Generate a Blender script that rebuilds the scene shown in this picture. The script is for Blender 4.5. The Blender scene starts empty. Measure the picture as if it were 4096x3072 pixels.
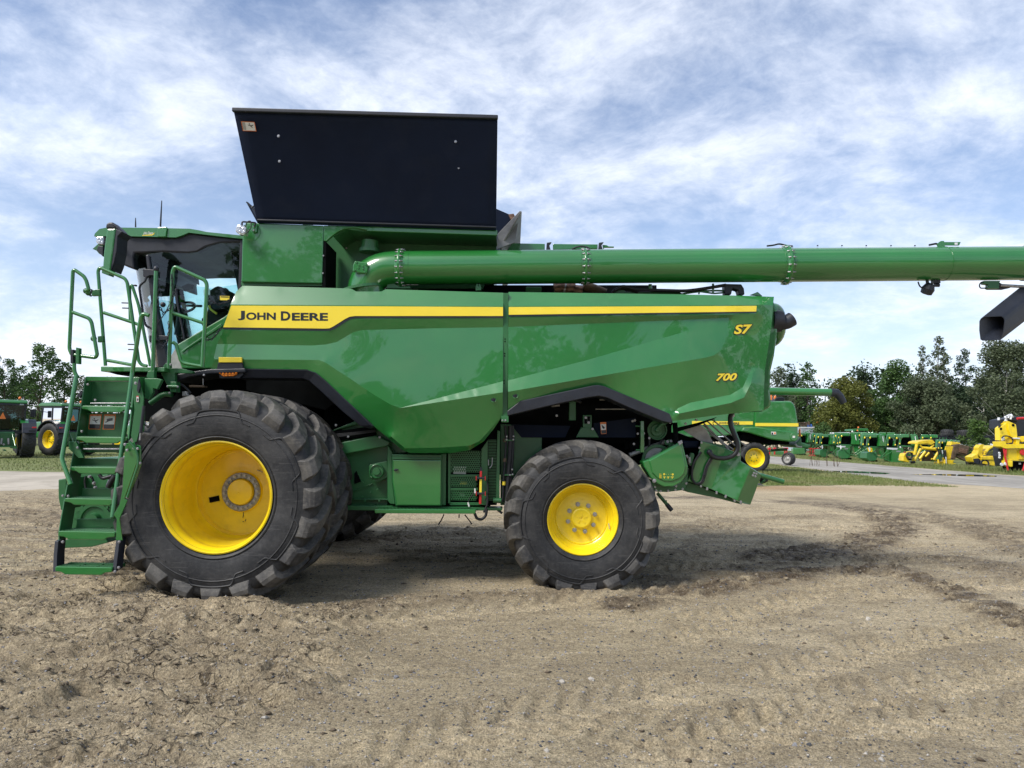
import bpy, bmesh, math, random
import numpy as np
from mathutils import Vector, Matrix, kdtree
from mathutils.geometry import delaunay_2d_cdt
random.seed(7); np.random.seed(7)
PI = math.pi
scene = bpy.context.scene
COL = scene.collection

# ---------------------------------------------------------------- camera
FPX, CAMZ = 2900.0, 1.69
RM = Matrix.Rotation(PI/2 + math.radians(3.93), 3, 'X') @ Matrix.Rotation(math.radians(1.0), 3, 'Z')
cam = bpy.data.cameras.new('camera'); cam_ob = bpy.data.objects.new('camera', cam); COL.objects.link(cam_ob)
cam.sensor_width = 36; cam.lens = FPX/4096*36; cam.clip_end = 9000; cam.clip_start = 0.05
cam_ob.matrix_world = Matrix.Translation((0, 0, CAMZ)) @ RM.to_4x4()
scene.camera = cam_ob

# ---------------------------------------------------------------- sky, sun, exposure
SUN_EL, SUN_AZ = math.radians(48), math.radians(-126)      # azimuth from +Y towards +X
world = bpy.data.worlds.new('World'); scene.world = world; world.use_nodes = True
wt = world.node_tree; wn = wt.nodes; wl = wt.links; wn.clear()
def wnode(t, **k):
    n = wn.new(t)
    for a, b in k.items(): setattr(n, a, b)
    return n
def wmath(op, a, b=None, c=None):
    n = wnode('ShaderNodeMath', operation=op)
    for i, v in enumerate((a, b, c)):
        if v is None: continue
        if isinstance(v, (int, float)): n.inputs[i].default_value = v
        else: wl.new(v, n.inputs[i])
    return n.outputs[0]
def wramp(v, lo, hi):
    n = wnode('ShaderNodeMapRange', interpolation_type='SMOOTHSTEP')
    wl.new(v, n.inputs[0]); n.inputs[1].default_value = lo; n.inputs[2].default_value = hi
    return n.outputs[0]
wout = wnode('ShaderNodeOutputWorld'); wbg = wnode('ShaderNodeBackground')
wl.new(wbg.outputs[0], wout.inputs[0]); wbg.inputs[1].default_value = 0.118
sky = wnode('ShaderNodeTexSky', sky_type='NISHITA', sun_disc=False, sun_elevation=SUN_EL, sun_rotation=SUN_AZ)
sky.altitude = 100; sky.air_density = 1.0; sky.dust_density = .7; sky.ozone_density = 2.0
wtc = wnode('ShaderNodeTexCoord'); wsep = wnode('ShaderNodeSeparateXYZ'); wl.new(wtc.outputs['Generated'], wsep.inputs[0])
zz = wmath('ADD', wmath('MAXIMUM', wsep.outputs[2], 0.0), 0.30)
wcomb = wnode('ShaderNodeCombineXYZ')
wl.new(wmath('DIVIDE', wsep.outputs[0], zz), wcomb.inputs[0]); wl.new(wmath('DIVIDE', wsep.outputs[1], zz), wcomb.inputs[1])
def wnoise(scale, detail, rough, off, sx=1.0, sy=1.0, rot=0.0, dist=0.0):
    m = wnode('ShaderNodeMapping'); m.inputs['Location'].default_value = off; m.inputs['Scale'].default_value = (sx, sy, 1); m.inputs['Rotation'].default_value = (0, 0, rot)
    wl.new(wcomb.outputs[0], m.inputs[0])
    n = wnode('ShaderNodeTexNoise'); n.inputs['Scale'].default_value = scale; n.inputs['Detail'].default_value = detail
    n.inputs['Roughness'].default_value = rough; n.inputs['Distortion'].default_value = dist
    wl.new(m.outputs[0], n.inputs[0]); return n.outputs[0]
n_big = wnoise(0.8, 5, .5, (4.3, 1.7, 0), 1.0, 1.2, .5, .3)
n_mid = wnoise(2.8, 10, .66, (1.1, 7.9, 0), 1.0, 1.1, .45, .25)
n_fine = wnoise(15, 6, .62, (3.1, 2.2, 0), 1.0, 1.15, .6, .5)
cov = wmath('ADD', wmath('MULTIPLY', n_big, .95), wmath('ADD', wmath('MULTIPLY', n_mid, .62), wmath('MULTIPLY', n_fine, .22)))
mask = wramp(cov, 0.72, 1.20)
haze = wmath('POWER', wmath('SUBTRACT', 1.0, wmath('MINIMUM', wmath('MAXIMUM', wsep.outputs[2], 0.0), 1.0)), 5.0)
mask = wmath('MINIMUM', wmath('ADD', wmath('MULTIPLY', mask, .95), wmath('MULTIPLY', haze, .62)), .97)
shade = wramp(wmath('ADD', wmath('MULTIPLY', n_mid, .75), wmath('MULTIPLY', wnoise(1.1, 4, .5, (9, 3, 0), 1, 1.4, .3), .5)), .42, .80)
ccol = wnode('ShaderNodeMix', data_type='RGBA')
ccol.inputs[6].default_value = (6.2, 7.1, 8.7, 1); ccol.inputs[7].default_value = (8.7, 9.1, 9.9, 1); wl.new(shade, ccol.inputs[0])
skyc = wnode('ShaderNodeMix', data_type='RGBA', blend_type='MULTIPLY'); skyc.inputs[0].default_value = 1.0
wl.new(sky.outputs[0], skyc.inputs[6]); skyc.inputs[7].default_value = (1.26, 1.22, 1.26, 1)
wmix = wnode('ShaderNodeMix', data_type='RGBA')
wl.new(mask, wmix.inputs[0]); wl.new(skyc.outputs[2], wmix.inputs[6]); wl.new(ccol.outputs[2], wmix.inputs[7])
wl.new(wmix.outputs[2], wbg.inputs[0])

sl = bpy.data.lights.new('sun', 'SUN'); sl.energy = 3.7; sl.angle = math.radians(20); sl.color = (1.0, .95, .88)
sun = bpy.data.objects.new('sun', sl); COL.objects.link(sun)
sdir = Vector((math.sin(SUN_AZ)*math.cos(SUN_EL), math.cos(SUN_AZ)*math.cos(SUN_EL), math.sin(SUN_EL)))
sun.rotation_euler = (-sdir).to_track_quat('-Z', 'Y').to_euler(); sun.location = (0, 0, 40)
vs = scene.view_settings; vs.view_transform = 'Standard'; vs.look = 'None'; vs.exposure = 0.22; vs.gamma = 1; vs.use_curve_mapping = False
scene.cycles.max_bounces = 8; scene.cycles.transparent_max_bounces = 24

# ---------------------------------------------------------------- photograph coordinates -> places in the yard
def P(px, py, Y):
    d = RM @ Vector(((px-2048)/FPX, -(py-1536)/FPX, -1.0)); t = Y/d.y
    return Vector((d.x*t, Y, CAMZ + d.z*t))
def G(px, py, z=0.0):
    d = RM @ Vector(((px-2048)/FPX, -(py-1536)/FPX, -1.0)); t = (z-CAMZ)/d.z
    return Vector((d.x*t, d.y*t, z))
ZO = {1:(200,800,.48222), 2:(180,1400,.57252), 3:(450,1500,.57274), 4:(850,1000,.40687), 5:(900,400,.5425), 6:(1300,1500,.36166),
      7:(1950,1450,.57271), 8:(2000,1150,.5425), 9:(2500,1600,.30134), 'c':(2800,1600,.31646), 'd':(3400,1600,.31465),
      'e':(0,1350,.33161), 'f':(2900,900,.54069), 'g':(1900,850,.5425), 'h':(520,1380,.19289), 'b':(3000,1300,.49548), 'i':(3150,1600,.22604), 'j':(3600,1600,.22423)}
def Z(k, *a):
    x0, y0, s = ZO[k]
    return [(x0+a[i]*s, y0+a[i+1]*s) for i in range(0, len(a), 2)]

# ---------------------------------------------------------------- materials
def new_mat(name):
    m = bpy.data.materials.new(name); m.use_nodes = True
    return m, m.node_tree.nodes, m.node_tree.links, m.node_tree.nodes['Principled BSDF']
def N(nt, t, **k):
    n = nt.nodes.new(t)
    for a, b in k.items(): setattr(n, a, b)
    return n
def noise_fac(m, scale, detail=4, rough=.55, lo=.35, hi=.65, coords='Object', stretch=None):
    nt = m.node_tree; src = N(nt, 'ShaderNodeNewGeometry').outputs['Position'] if coords == 'World' else N(nt, 'ShaderNodeTexCoord').outputs[coords]
    if stretch:
        mp = N(nt, 'ShaderNodeMapping'); mp.inputs['Scale'].default_value = stretch; nt.links.new(src, mp.inputs[0]); src = mp.outputs[0]
    n = N(nt, 'ShaderNodeTexNoise'); n.inputs['Scale'].default_value = scale; n.inputs['Detail'].default_value = detail; n.inputs['Roughness'].default_value = rough
    nt.links.new(src, n.inputs[0])
    r = N(nt, 'ShaderNodeMapRange'); r.inputs[1].default_value = lo; r.inputs[2].default_value = hi; nt.links.new(n.outputs[0], r.inputs[0])
    return r.outputs[0]
def mix_col(m, fac, a, b):
    nt = m.node_tree; x = N(nt, 'ShaderNodeMix', data_type='RGBA')
    for i, v in ((0, fac), (6, a), (7, b)):
        if isinstance(v, (int, float)): x.inputs[i].default_value = v
        elif isinstance(v, tuple): x.inputs[i].default_value = (*v[:3], 1)
        else: nt.links.new(v, x.inputs[i])
    return x.outputs[2]
def add_bump(m, bsdf, fac, strength, dist=.01, coat=False):
    nt = m.node_tree; b = N(nt, 'ShaderNodeBump'); b.inputs['Strength'].default_value = strength; b.inputs['Distance'].default_value = dist
    nt.links.new(fac, b.inputs['Height']); nt.links.new(b.outputs[0], bsdf.inputs['Normal'])
def simple(name, col, rough=.5, metal=0.0, coat=0.0, coatr=.06, var=.12, vscale=3.0, bump=0.0, bscale=60, dirt=None, dirt_amt=.25, spec=.5):
    m, n, l, b = new_mat(name)
    dark = tuple(c*(1-var) for c in col); lite = tuple(min(1, c*(1+var)) for c in col)
    c = mix_col(m, noise_fac(m, vscale), dark, lite)
    if dirt:
        f = noise_fac(m, vscale*2.3, 7, .65, .50, .78); mm = N(m.node_tree, 'ShaderNodeMath', operation='MULTIPLY'); l.new(f, mm.inputs[0]); mm.inputs[1].default_value = dirt_amt
        c = mix_col(m, mm.outputs[0], c, dirt)
    l.new(c, b.inputs['Base Color'])
    b.inputs['Roughness'].default_value = rough; b.inputs['Metallic'].default_value = metal; b.inputs['Specular IOR Level'].default_value = spec
    b.inputs['Coat Weight'].default_value = coat; b.inputs['Coat Roughness'].default_value = coatr
    if bump: add_bump(m, b, noise_fac(m, bscale, 3, .6, 0, 1), bump, .004)
    return m
M = {}
M['green'] = simple('green_paint', (.016, .160, .028), .34, coat=1.0, coatr=.025, var=.07, vscale=1.3, dirt=(.10,.12,.075), dirt_amt=.06)
M['green'].node_tree.nodes['Principled BSDF'].inputs['Coat IOR'].default_value = 1.56
M['green_flat'] = simple('green_paint_dull', (.018, .125, .034), .48, coat=.35, coatr=.18, var=.10, vscale=2.0, dirt=(.11,.10,.07), dirt_amt=.16)
M['yellow'] = simple('yellow_paint', (.86, .63, .010), .34, coat=.5, coatr=.10, var=.06, vscale=4, dirt=(.30,.20,.03), dirt_amt=.28)
M['decal_yellow'] = simple('yellow_decal', (.88, .68, .045), .38, coat=.35, coatr=.08, var=.02)
M['decal_dark'] = simple('dark_decal', (.012, .016, .022), .35, coat=.5, var=.05)
M['decal_white'] = simple('white_decal', (.72, .72, .68), .45, var=.05)
M['decal_orange'] = simple('orange_decal', (.75, .20, .04), .45, var=.05)
M['decal_grey'] = simple('grey_decal', (.24, .25, .26), .45, var=.15, vscale=200)
M['black'] = simple('black_plastic', (.014, .017, .025), .46, var=.2, vscale=6, bump=.12, bscale=160, dirt=(.10,.09,.075), dirt_amt=.10)
M['tank_black'] = simple('tank_black_sheet', (.0065, .0125, .031), .55, var=.12, vscale=1.5, dirt=(.03,.034,.045), dirt_amt=.2, spec=.14)
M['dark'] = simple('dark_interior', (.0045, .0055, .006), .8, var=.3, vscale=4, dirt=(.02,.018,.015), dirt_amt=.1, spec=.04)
M['steel'] = simple('bare_steel', (.40, .40, .41), .42, metal=.85, var=.2, vscale=30)
M['grey_steel'] = simple('galvanised_steel', (.36, .35, .33), .5, metal=.35, var=.2, vscale=9, dirt=(.2,.17,.13), dirt_amt=.3)
M['hose'] = simple('rubber_hose', (.014, .015, .017), .5, var=.2, vscale=30)
M['rust'] = simple('heat_stained_pipe', (.22, .13, .09), .45, metal=.6, var=.5, vscale=20)
M['grey_plastic'] = simple('grey_tank_flap', (.16, .165, .175), .5, var=.3, vscale=3.0, dirt=(.30,.30,.30), dirt_amt=.5)
M['red'] = simple('red_paint', (.55, .018, .02), .4, coat=.3, var=.15, vscale=6)
M['amber'] = simple('amber_lens', (.85, .22, .01), .18, coat=.6, var=.25, vscale=40)
M['lamp'] = simple('lamp_glass', (.55, .57, .60), .12, metal=.6, coat=.8, var=.3, vscale=40)
M['headliner'] = simple('grey_headliner', (.14, .15, .165), .85, var=.15, vscale=4)
M['seat'] = simple('seat_fabric', (.02, .021, .023), .8, var=.3, vscale=12)
M['brown'] = simple('rusty_brown_steel', (.085, .058, .035), .7, var=.4, vscale=5, dirt=(.2,.12,.06), dirt_amt=.5)
M['white'] = simple('white_paint', (.68, .70, .72), .45, var=.12, vscale=4)
M['pale_blue'] = simple('pale_container_paint', (.42, .48, .53), .5, var=.15, vscale=2, dirt=(.25,.18,.12), dirt_amt=.4)
M['dull_yellow'] = simple('weathered_yellow_paint', (.72, .52, .015), .42, coat=.2, coatr=.2, var=.16, vscale=5, dirt=(.20,.12,.05), dirt_amt=.5)
M['cast'] = simple('grey_bolt_ring', (.30, .30, .30), .45, metal=.4, var=.2, vscale=20)

def rubber(name, col, dust, amt):
    m, n, l, b = new_mat(name); nt = m.node_tree
    f1 = noise_fac(m, 3.2, 8, .66, .42, .74, 'World'); f2 = noise_fac(m, 26, 6, .75, .48, .70, 'World')
    mx = N(nt, 'ShaderNodeMath', operation='MULTIPLY_ADD'); l.new(f1, mx.inputs[0]); mx.inputs[1].default_value = amt; 
    m3 = N(nt, 'ShaderNodeMath', operation='MULTIPLY'); l.new(f2, m3.inputs[0]); m3.inputs[1].default_value = amt*.45; l.new(m3.outputs[0], mx.inputs[2])
    # fine scratches: thin bands of a stretched wave
    c = mix_col(m, mx.outputs[0], col, dust)
    tc = N(nt, 'ShaderNodeNewGeometry')
    for k, rot in enumerate((.5, 1.7, 2.6)):
        mp = N(nt, 'ShaderNodeMapping'); mp.inputs['Rotation'].default_value = (0, rot, 0); mp.inputs['Scale'].default_value = (1.3, 1, 22); mp.inputs['Location'].default_value = (k*3.1, 0, k)
        l.new(tc.outputs['Position'], mp.inputs[0])
        w = N(nt, 'ShaderNodeTexNoise'); w.inputs['Scale'].default_value = 2.6; w.inputs['Detail'].default_value = 5; w.inputs['Distortion'].default_value = .6
        l.new(mp.outputs[0], w.inputs[0])
        r = N(nt, 'ShaderNodeMapRange'); r.inputs[1].default_value = .655; r.inputs[2].default_value = .70; r.inputs[4].default_value = .5; l.new(w.outputs[0], r.inputs[0])
        c = mix_col(m, r.outputs[0], c, tuple(x*.8 for x in dust))
    l.new(c, b.inputs['Base Color']); b.inputs['Roughness'].default_value = .62; b.inputs['Specular IOR Level'].default_value = .42
    add_bump(m, b, noise_fac(m, 45, 6, .7, 0, 1, 'World'), .25, .01)
    return m
M['rubber'] = rubber('tyre_sidewall_rubber', (.017, .018, .020), (.11, .108, .104), .45)
M['tread'] = rubber('tyre_tread_rubber', (.030, .030, .031), (.19, .178, .155), .66)
M['rubber_far'] = simple('tyre_rubber', (.020, .021, .023), .7, var=.3, vscale=8, dirt=(.10,.09,.075), dirt_amt=.4)

def glass_mat(name, tint, gloss=.9):
    m = bpy.data.materials.new(name); m.use_nodes = True; nt = m.node_tree; nt.nodes.clear()
    o = N(nt, 'ShaderNodeOutputMaterial'); mx = N(nt, 'ShaderNodeMixShader'); t = N(nt, 'ShaderNodeBsdfTransparent'); g = N(nt, 'ShaderNodeBsdfGlossy')
    t.inputs[0].default_value = (*tint, 1); g.inputs['Roughness'].default_value = .02; g.inputs[0].default_value = (gloss, gloss, gloss, 1)
    f = N(nt, 'ShaderNodeFresnel'); f.inputs[0].default_value = 1.5
    nt.links.new(f.outputs[0], mx.inputs[0]); nt.links.new(t.outputs[0], mx.inputs[1]); nt.links.new(g.outputs[0], mx.inputs[2]); nt.links.new(mx.outputs[0], o.inputs[0])
    return m
M['glass'] = glass_mat('tinted_cab_glass', (.64, .88, .88))
M['glass_far'] = glass_mat('tractor_cab_glass', (.22, .34, .35))

# ---------------------------------------------------------------- mesh helpers
def link(o, parent=None):
    COL.objects.link(o)
    if parent is not None: o.parent = parent
    return o
def raw_mesh(name, verts, faces, mats, smooth=False, midx=None):
    me = bpy.data.meshes.new(name); me.from_pydata([tuple(v) for v in verts], [], faces); me.update()
    for m in (mats if isinstance(mats, (list, tuple)) else [mats]): me.materials.append(M[m] if isinstance(m, str) else m)
    if smooth: me.polygons.foreach_set('use_smooth', [True]*len(me.polygons))
    if midx is not None: me.polygons.foreach_set('material_index', midx)
    return me
def fast_mesh(name, V, Q, mats, smooth=False):
    """V (n,3) array, Q (m,k) array of one polygon size"""
    me = bpy.data.meshes.new(name); V = np.asarray(V, dtype=np.float32); Q = np.asarray(Q, dtype=np.int32); m, k = Q.shape
    me.vertices.add(len(V)); me.vertices.foreach_set('co', V.ravel())
    me.loops.add(m*k); me.loops.foreach_set('vertex_index', Q.ravel())
    me.polygons.add(m); me.polygons.foreach_set('loop_start', np.arange(0, m*k, k, dtype=np.int32))
    me.update(calc_edges=True); me.validate()
    for mm in (mats if isinstance(mats, (list, tuple)) else [mats]): me.materials.append(M[mm] if isinstance(mm, str) else mm)
    if smooth: me.polygons.foreach_set('use_smooth', np.ones(m, dtype=bool))
    return me
def ob(name, me, parent=None, bevel=0.0, loc=None):
    o = bpy.data.objects.new(name, me); link(o, parent)
    if loc is not None: o.location = loc
    if bevel:
        b = o.modifiers.new('bevel', 'BEVEL'); b.width = bevel; b.segments = 2; b.limit_method = 'ANGLE'; b.angle_limit = math.radians(35); b.use_clamp_overlap = True
    return o
def tag(o, label=None, cat=None, group=None, kind=None):
    if label: o['label'] = label
    if cat: o['category'] = cat
    if group: o['group'] = group
    if kind: o['kind'] = kind
    return o
def thing(name, label, cat, loc=(0,0,0), group=None, rz=0.0):
    o = bpy.data.objects.new(name, None); o.empty_display_size = .3; link(o); o.location = loc; o.rotation_euler = (0, 0, rz)
    return tag(o, label, cat, group)

class MB:
    """collects shapes for ONE part"""
    def __init__(s): s.v = []; s.f = []; s.sm = []; s.mi = []; s.cm = 0
    def add(s, verts, faces, smooth=False):
        k = len(s.v); s.v += [Vector(v) for v in verts]; s.f += [tuple(i+k for i in f) for f in faces]
        s.sm += [smooth]*len(faces); s.mi += [s.cm]*len(faces); return s
    def box(s, a, b):
        x0,y0,z0 = a; x1,y1,z1 = b
        return s.add([(x0,y0,z0),(x1,y0,z0),(x1,y1,z0),(x0,y1,z0),(x0,y0,z1),(x1,y0,z1),(x1,y1,z1),(x0,y1,z1)],
                     [(0,3,2,1),(4,5,6,7),(0,1,5,4),(1,2,6,5),(2,3,7,6),(3,0,4,7)])
    def obox(s, c, ax, ay, az):
        c, ax, ay, az = map(Vector, (c, ax, ay, az)); V = []
        for k in (-1, 1):
            for i, j in ((-1,-1),(1,-1),(1,1),(-1,1)): V.append(c + ax*i + ay*j + az*k)
        return s.add(V, [(0,3,2,1),(4,5,6,7),(0,1,5,4),(1,2,6,5),(2,3,7,6),(3,0,4,7)])
    def prism(s, pts, d):
        """pts: closed 3D outline, extruded by vector d"""
        pts = [Vector(p) for p in pts]; d = Vector(d); n = len(pts)
        nrm = Vector((0,0,0))
        for i in range(n): nrm += pts[i].cross(pts[(i+1) % n])
        if nrm.dot(d) > 0: pts = pts[::-1]
        return s.add(pts + [p+d for p in pts], [tuple(range(n)), tuple(range(2*n-1, n-1, -1))] + [(i, i+n, (i+1) % n+n, (i+1) % n) for i in range(n)])
    def bar(s, a, b, w, h, up=(0,0,1)):
        a, b = Vector(a), Vector(b); d = b-a; u = Vector(up); x = d.cross(u)
        if x.length < 1e-6: x = d.cross(Vector((1,0,0)))
        x.normalize(); u = x.cross(d).normalized()
        return s.obox((a+b)/2, d/2, x*w/2, u*h/2)
    def tube(s, pts, r, seg=10, fillet=0.0, cap=True):
        pts = [Vector(p) for p in pts]
        if fillet and len(pts) > 2:
            q = [pts[0]]
            for i in range(1, len(pts)-1):
                a, b, c = pts[i-1], pts[i], pts[i+1]; k = min(fillet, (a-b).length*.48, (c-b).length*.48)
                p0 = b + (a-b).normalized()*k; p1 = b + (c-b).normalized()*k
                for t in (0, .25, .5, .75, 1): q.append((1-t)**2*p0 + 2*t*(1-t)*b + t*t*p1)
            q.append(pts[-1]); pts = q
        if isinstance(r, (list, tuple)):
            m_ = len(pts)-1; rr = []
            for i in range(m_+1):
                q = i/m_*(len(r)-1); k = min(int(q), len(r)-2); rr.append(r[k]+(r[k+1]-r[k])*(q-k))
        else: rr = [r]*len(pts)
        d0 = (pts[1]-pts[0]).normalized(); u = d0.orthogonal().normalized(); V = []
        for i, p in enumerate(pts):
            d = (pts[min(i+1, len(pts)-1)] - pts[max(i-1, 0)])
            if d.length < 1e-9: d = d0
            d = d.normalized(); u = (u - d*u.dot(d))
            u = u.normalized() if u.length > 1e-6 else d.orthogonal().normalized(); w = d.cross(u)
            for k in range(seg):
                a = 2*PI*k/seg; V.append(p + (u*math.cos(a) + w*math.sin(a))*rr[i])
        n = len(pts); F = [(i*seg+k, i*seg+(k+1) % seg, (i+1)*seg+(k+1) % seg, (i+1)*seg+k) for i in range(n-1) for k in range(seg)]
        s.add(V, F, True)
        if cap: s.add(V[:seg], [tuple(range(seg))[::-1]]); s.add(V[-seg:], [tuple(range(seg))])
        return s
    def lathe(s, prof, c, axis=(0,1,0), seg=48, smooth=True, close=False):
        """prof: (along axis, radius)"""
        c = Vector(c); ax = Vector(axis).normalized(); u = ax.orthogonal().normalized(); w = ax.cross(u); V = []
        for a, r in prof:
            for k in range(seg):
                t = 2*PI*k/seg; V.append(c + ax*a + (u*math.cos(t) + w*math.sin(t))*r)
        n = len(prof); F = [(i*seg+k, (i+1)*seg+k, (i+1)*seg+(k+1) % seg, i*seg+(k+1) % seg) for i in range(n-1) for k in range(seg)]
        s.add(V, F, smooth)
        if prof[0][1] > 1e-4 and close: s.add(V[:seg], [tuple(range(seg))])
        if prof[-1][1] > 1e-4 and close: s.add(V[-seg:], [tuple(range(seg))[::-1]])
        return s
    def sphere(s, c, r, seg=12, rings=8):
        r = r if isinstance(r, (tuple, list)) else (r, r, r); c = Vector(c); V = []; F = []
        for i in range(rings+1):
            t = PI*i/rings
            for k in range(seg):
                a = 2*PI*k/seg; V.append(c + Vector((r[0]*math.sin(t)*math.cos(a), r[1]*math.sin(t)*math.sin(a), r[2]*math.cos(t))))
        for i in range(rings):
            for k in range(seg): F.append((i*seg+k, (i+1)*seg+k, (i+1)*seg+(k+1) % seg, i*seg+(k+1) % seg))
        return s.add(V, F, True)
    def mesh(s, name, mats):
        me = raw_mesh(name, s.v, s.f, mats); me.polygons.foreach_set('use_smooth', s.sm); me.polygons.foreach_set('material_index', s.mi); me.update()
        bm = bmesh.new(); bm.from_mesh(me); bmesh.ops.remove_doubles(bm, verts=bm.verts, dist=1e-5); bmesh.ops.recalc_face_normals(bm, faces=bm.faces)
        for e in bm.edges:
            if len(e.link_faces) == 2 and (not (e.link_faces[0].smooth and e.link_faces[1].smooth) or e.calc_face_angle(0) > .8): e.smooth = False
        bm.to_mesh(me); bm.free()
        return me
    def build(s, name, mats, parent=None, bevel=0.0):
        return ob(name, s.mesh(name, mats), parent, bevel)

def pp(pts, Y): return [P(x, y, Y) for x, y in pts]
def plate(name, pts, Y, depth, mat, parent=None, bevel=.006):
    """flat piece whose front face stands at distance Y, extruded away from the road side"""
    return MB().prism(pp(pts, Y), (0, depth, 0)).build(name, mat, parent, bevel)
def tubep(name, pts, Y, r, mat, parent=None, fillet=.06, seg=10):
    Ys = Y if isinstance(Y, (list, tuple)) else [Y]*len(pts)
    return MB().tube([P(x, y, q) for (x, y), q in zip(pts, Ys)], r, seg, fillet).build(name, mat, parent)
_bolt = {}
def bolt(p, r, h, mat, parent, axis=(0,-1,0), name='bolt'):
    key = (round(r, 4), round(h, 4), mat)
    if key not in _bolt:
        b = MB(); b.lathe([(0, r*1.35), (h*.25, r*1.35), (h*.25, r), (h*.92, r), (h, r*.85), (h, 0)], (0,0,0), (0,0,1), 8, False); _bolt[key] = b.mesh('bolt', mat)
    o = ob(name, _bolt[key], parent); o.location = p; o.rotation_euler = Vector(axis).to_track_quat('Z', 'Y').to_euler(); return o

_txt = {}
def text_geo(s, bold=0.0, shear=0.0):
    key = (s, bold, shear)
    if key in _txt: return _txt[key]
    cu = bpy.data.curves.new('text', 'FONT'); cu.body = s; cu.offset = bold; cu.shear = shear; cu.resolution_u = 4
    o = bpy.data.objects.new('text', cu); COL.objects.link(o); bpy.context.view_layer.update()
    me = bpy.data.meshes.new_from_object(o.evaluated_get(bpy.context.evaluated_depsgraph_get()))
    V = [v.co.copy() for v in me.vertices]; F = [tuple(p.vertices) for p in me.polygons]
    bpy.data.objects.remove(o); bpy.data.curves.remove(cu); bpy.data.meshes.remove(me)
    _txt[key] = (V, F); return V, F
def text_px(name, s, box, Yf, mat, parent, bold=.02, shear=0.0, slope=0.0):
    V, F = text_geo(s, bold, shear); x0, y0, x1, y1 = box
    ax, bx = min(v.x for v in V), max(v.x for v in V); ay, by = min(v.y for v in V), max(v.y for v in V); out = []
    for v in V:
        px = x0 + (v.x-ax)/(bx-ax)*(x1-x0); py = y1 - (v.y-ay)/(by-ay)*(y1-y0) + slope*(px-x0)
        out.append(P(px, py, Yf(px, py) if callable(Yf) else Yf))
    # one object for each character (connected piece)
    par = list(range(len(out)))
    def find(i):
        while par[i] != i: par[i] = par[par[i]]; i = par[i]
        return i
    for f in F:
        for k in f[1:]: par[find(k)] = find(f[0])
    comp = {}
    for f in F: comp.setdefault(find(f[0]), []).append(f)
    res = []
    for fs in comp.values():
        ids = sorted({i for f in fs for i in f}); mp = {i: k for k, i in enumerate(ids)}
        o = ob(name, raw_mesh(name, [out[i] for i in ids], [tuple(mp[i] for i in f) for f in fs], mat)); o.parent = parent
        if parent is not None: o.matrix_parent_inverse = Matrix.Translation(-parent.location)
        res.append(o)
    return res

# ---------------------------------------------------------------- ground
_tab = np.random.RandomState(3).rand(256, 256)
def vnoise(x, y):
    xi = np.floor(x).astype(int); yi = np.floor(y).astype(int); fx = x-xi; fy = y-yi
    fx = fx*fx*fx*(fx*(fx*6-15)+10); fy = fy*fy*fy*(fy*(fy*6-15)+10)
    a = _tab[xi & 255, yi & 255]; b = _tab[(xi+1) & 255, yi & 255]; c = _tab[xi & 255, (yi+1) & 255]; d = _tab[(xi+1) & 255, (yi+1) & 255]
    return (a*(1-fx)+b*fx)*(1-fy) + (c*(1-fx)+d*fx)*fy
def fbm(x, y, o=4, g=.5):
    s = 0; a = 1.0; t = 0
    for k in range(o):
        s = s + a*vnoise(x*2**k + 17.3*k, y*2**k + 9.1*k); t += a; a *= g
    return s/t
def sst(a, b, x):
    t = np.clip((x-a)/(b-a), 0, 1); return t*t*(3-2*t)
def band(x, y, pts):
    """distance to a polyline, length along it, signed side offset"""
    best = np.full(x.shape, 1e9); S = np.zeros(x.shape); T = np.zeros(x.shape); acc = 0.0
    for (x0, y0), (x1, y1) in zip(pts[:-1], pts[1:]):
        dx, dy = x1-x0, y1-y0; L = math.hypot(dx, dy); dx /= L; dy /= L
        s = np.clip((x-x0)*dx + (y-y0)*dy, 0, L); ex = x-x0-s*dx; ey = y-y0-s*dy; d = np.hypot(ex, ey)
        t = -(x-x0)*dy + (y-y0)*dx; m = d < best
        best = np.where(m, d, best); S = np.where(m, acc+s, S); T = np.where(m, t, T); acc += L
    return best, S, T
def gpts(*a): return [tuple(G(a[i], a[i+1])[:2]) for i in range(0, len(a), 2)]
WET = [(gpts(2500,2400, 2900,2300, 3200,2240), .28, .6), (gpts(3100,2245, 3250,2222, 3450,2172, 3600,2118, 3540,2062, 3300,2018, 2900,1992, 2400,1985), .60, 1.0),
       (gpts(2500,2420, 3000,2338, 3300,2296, 3560,2290, 3800,2372, 4096,2480, 4400,2600), .34, 1.0),
       (gpts(3250,1998, 3600,2040, 3900,2110, 4200,2220), .8, .7),
       (gpts(900,2215, 1400,2160, 1750,2138, 2100,2140, 2700,2120, 3000,2080), .7, .5),
       (gpts(2560,2060, 3000,2080, 3300,2060), .5, .5),
       (gpts(3500,2240, 3800,2250, 4200,2330), .6, .6),
       (gpts(1300,2440, 1700,2400, 2200,2372, 2640,2330), .3, .6), (gpts(0,2060, 400,2090, 900,2120), .9, .6), (gpts(-200,2330, 200,2300, 480,2290), .35, .7)]
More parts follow.
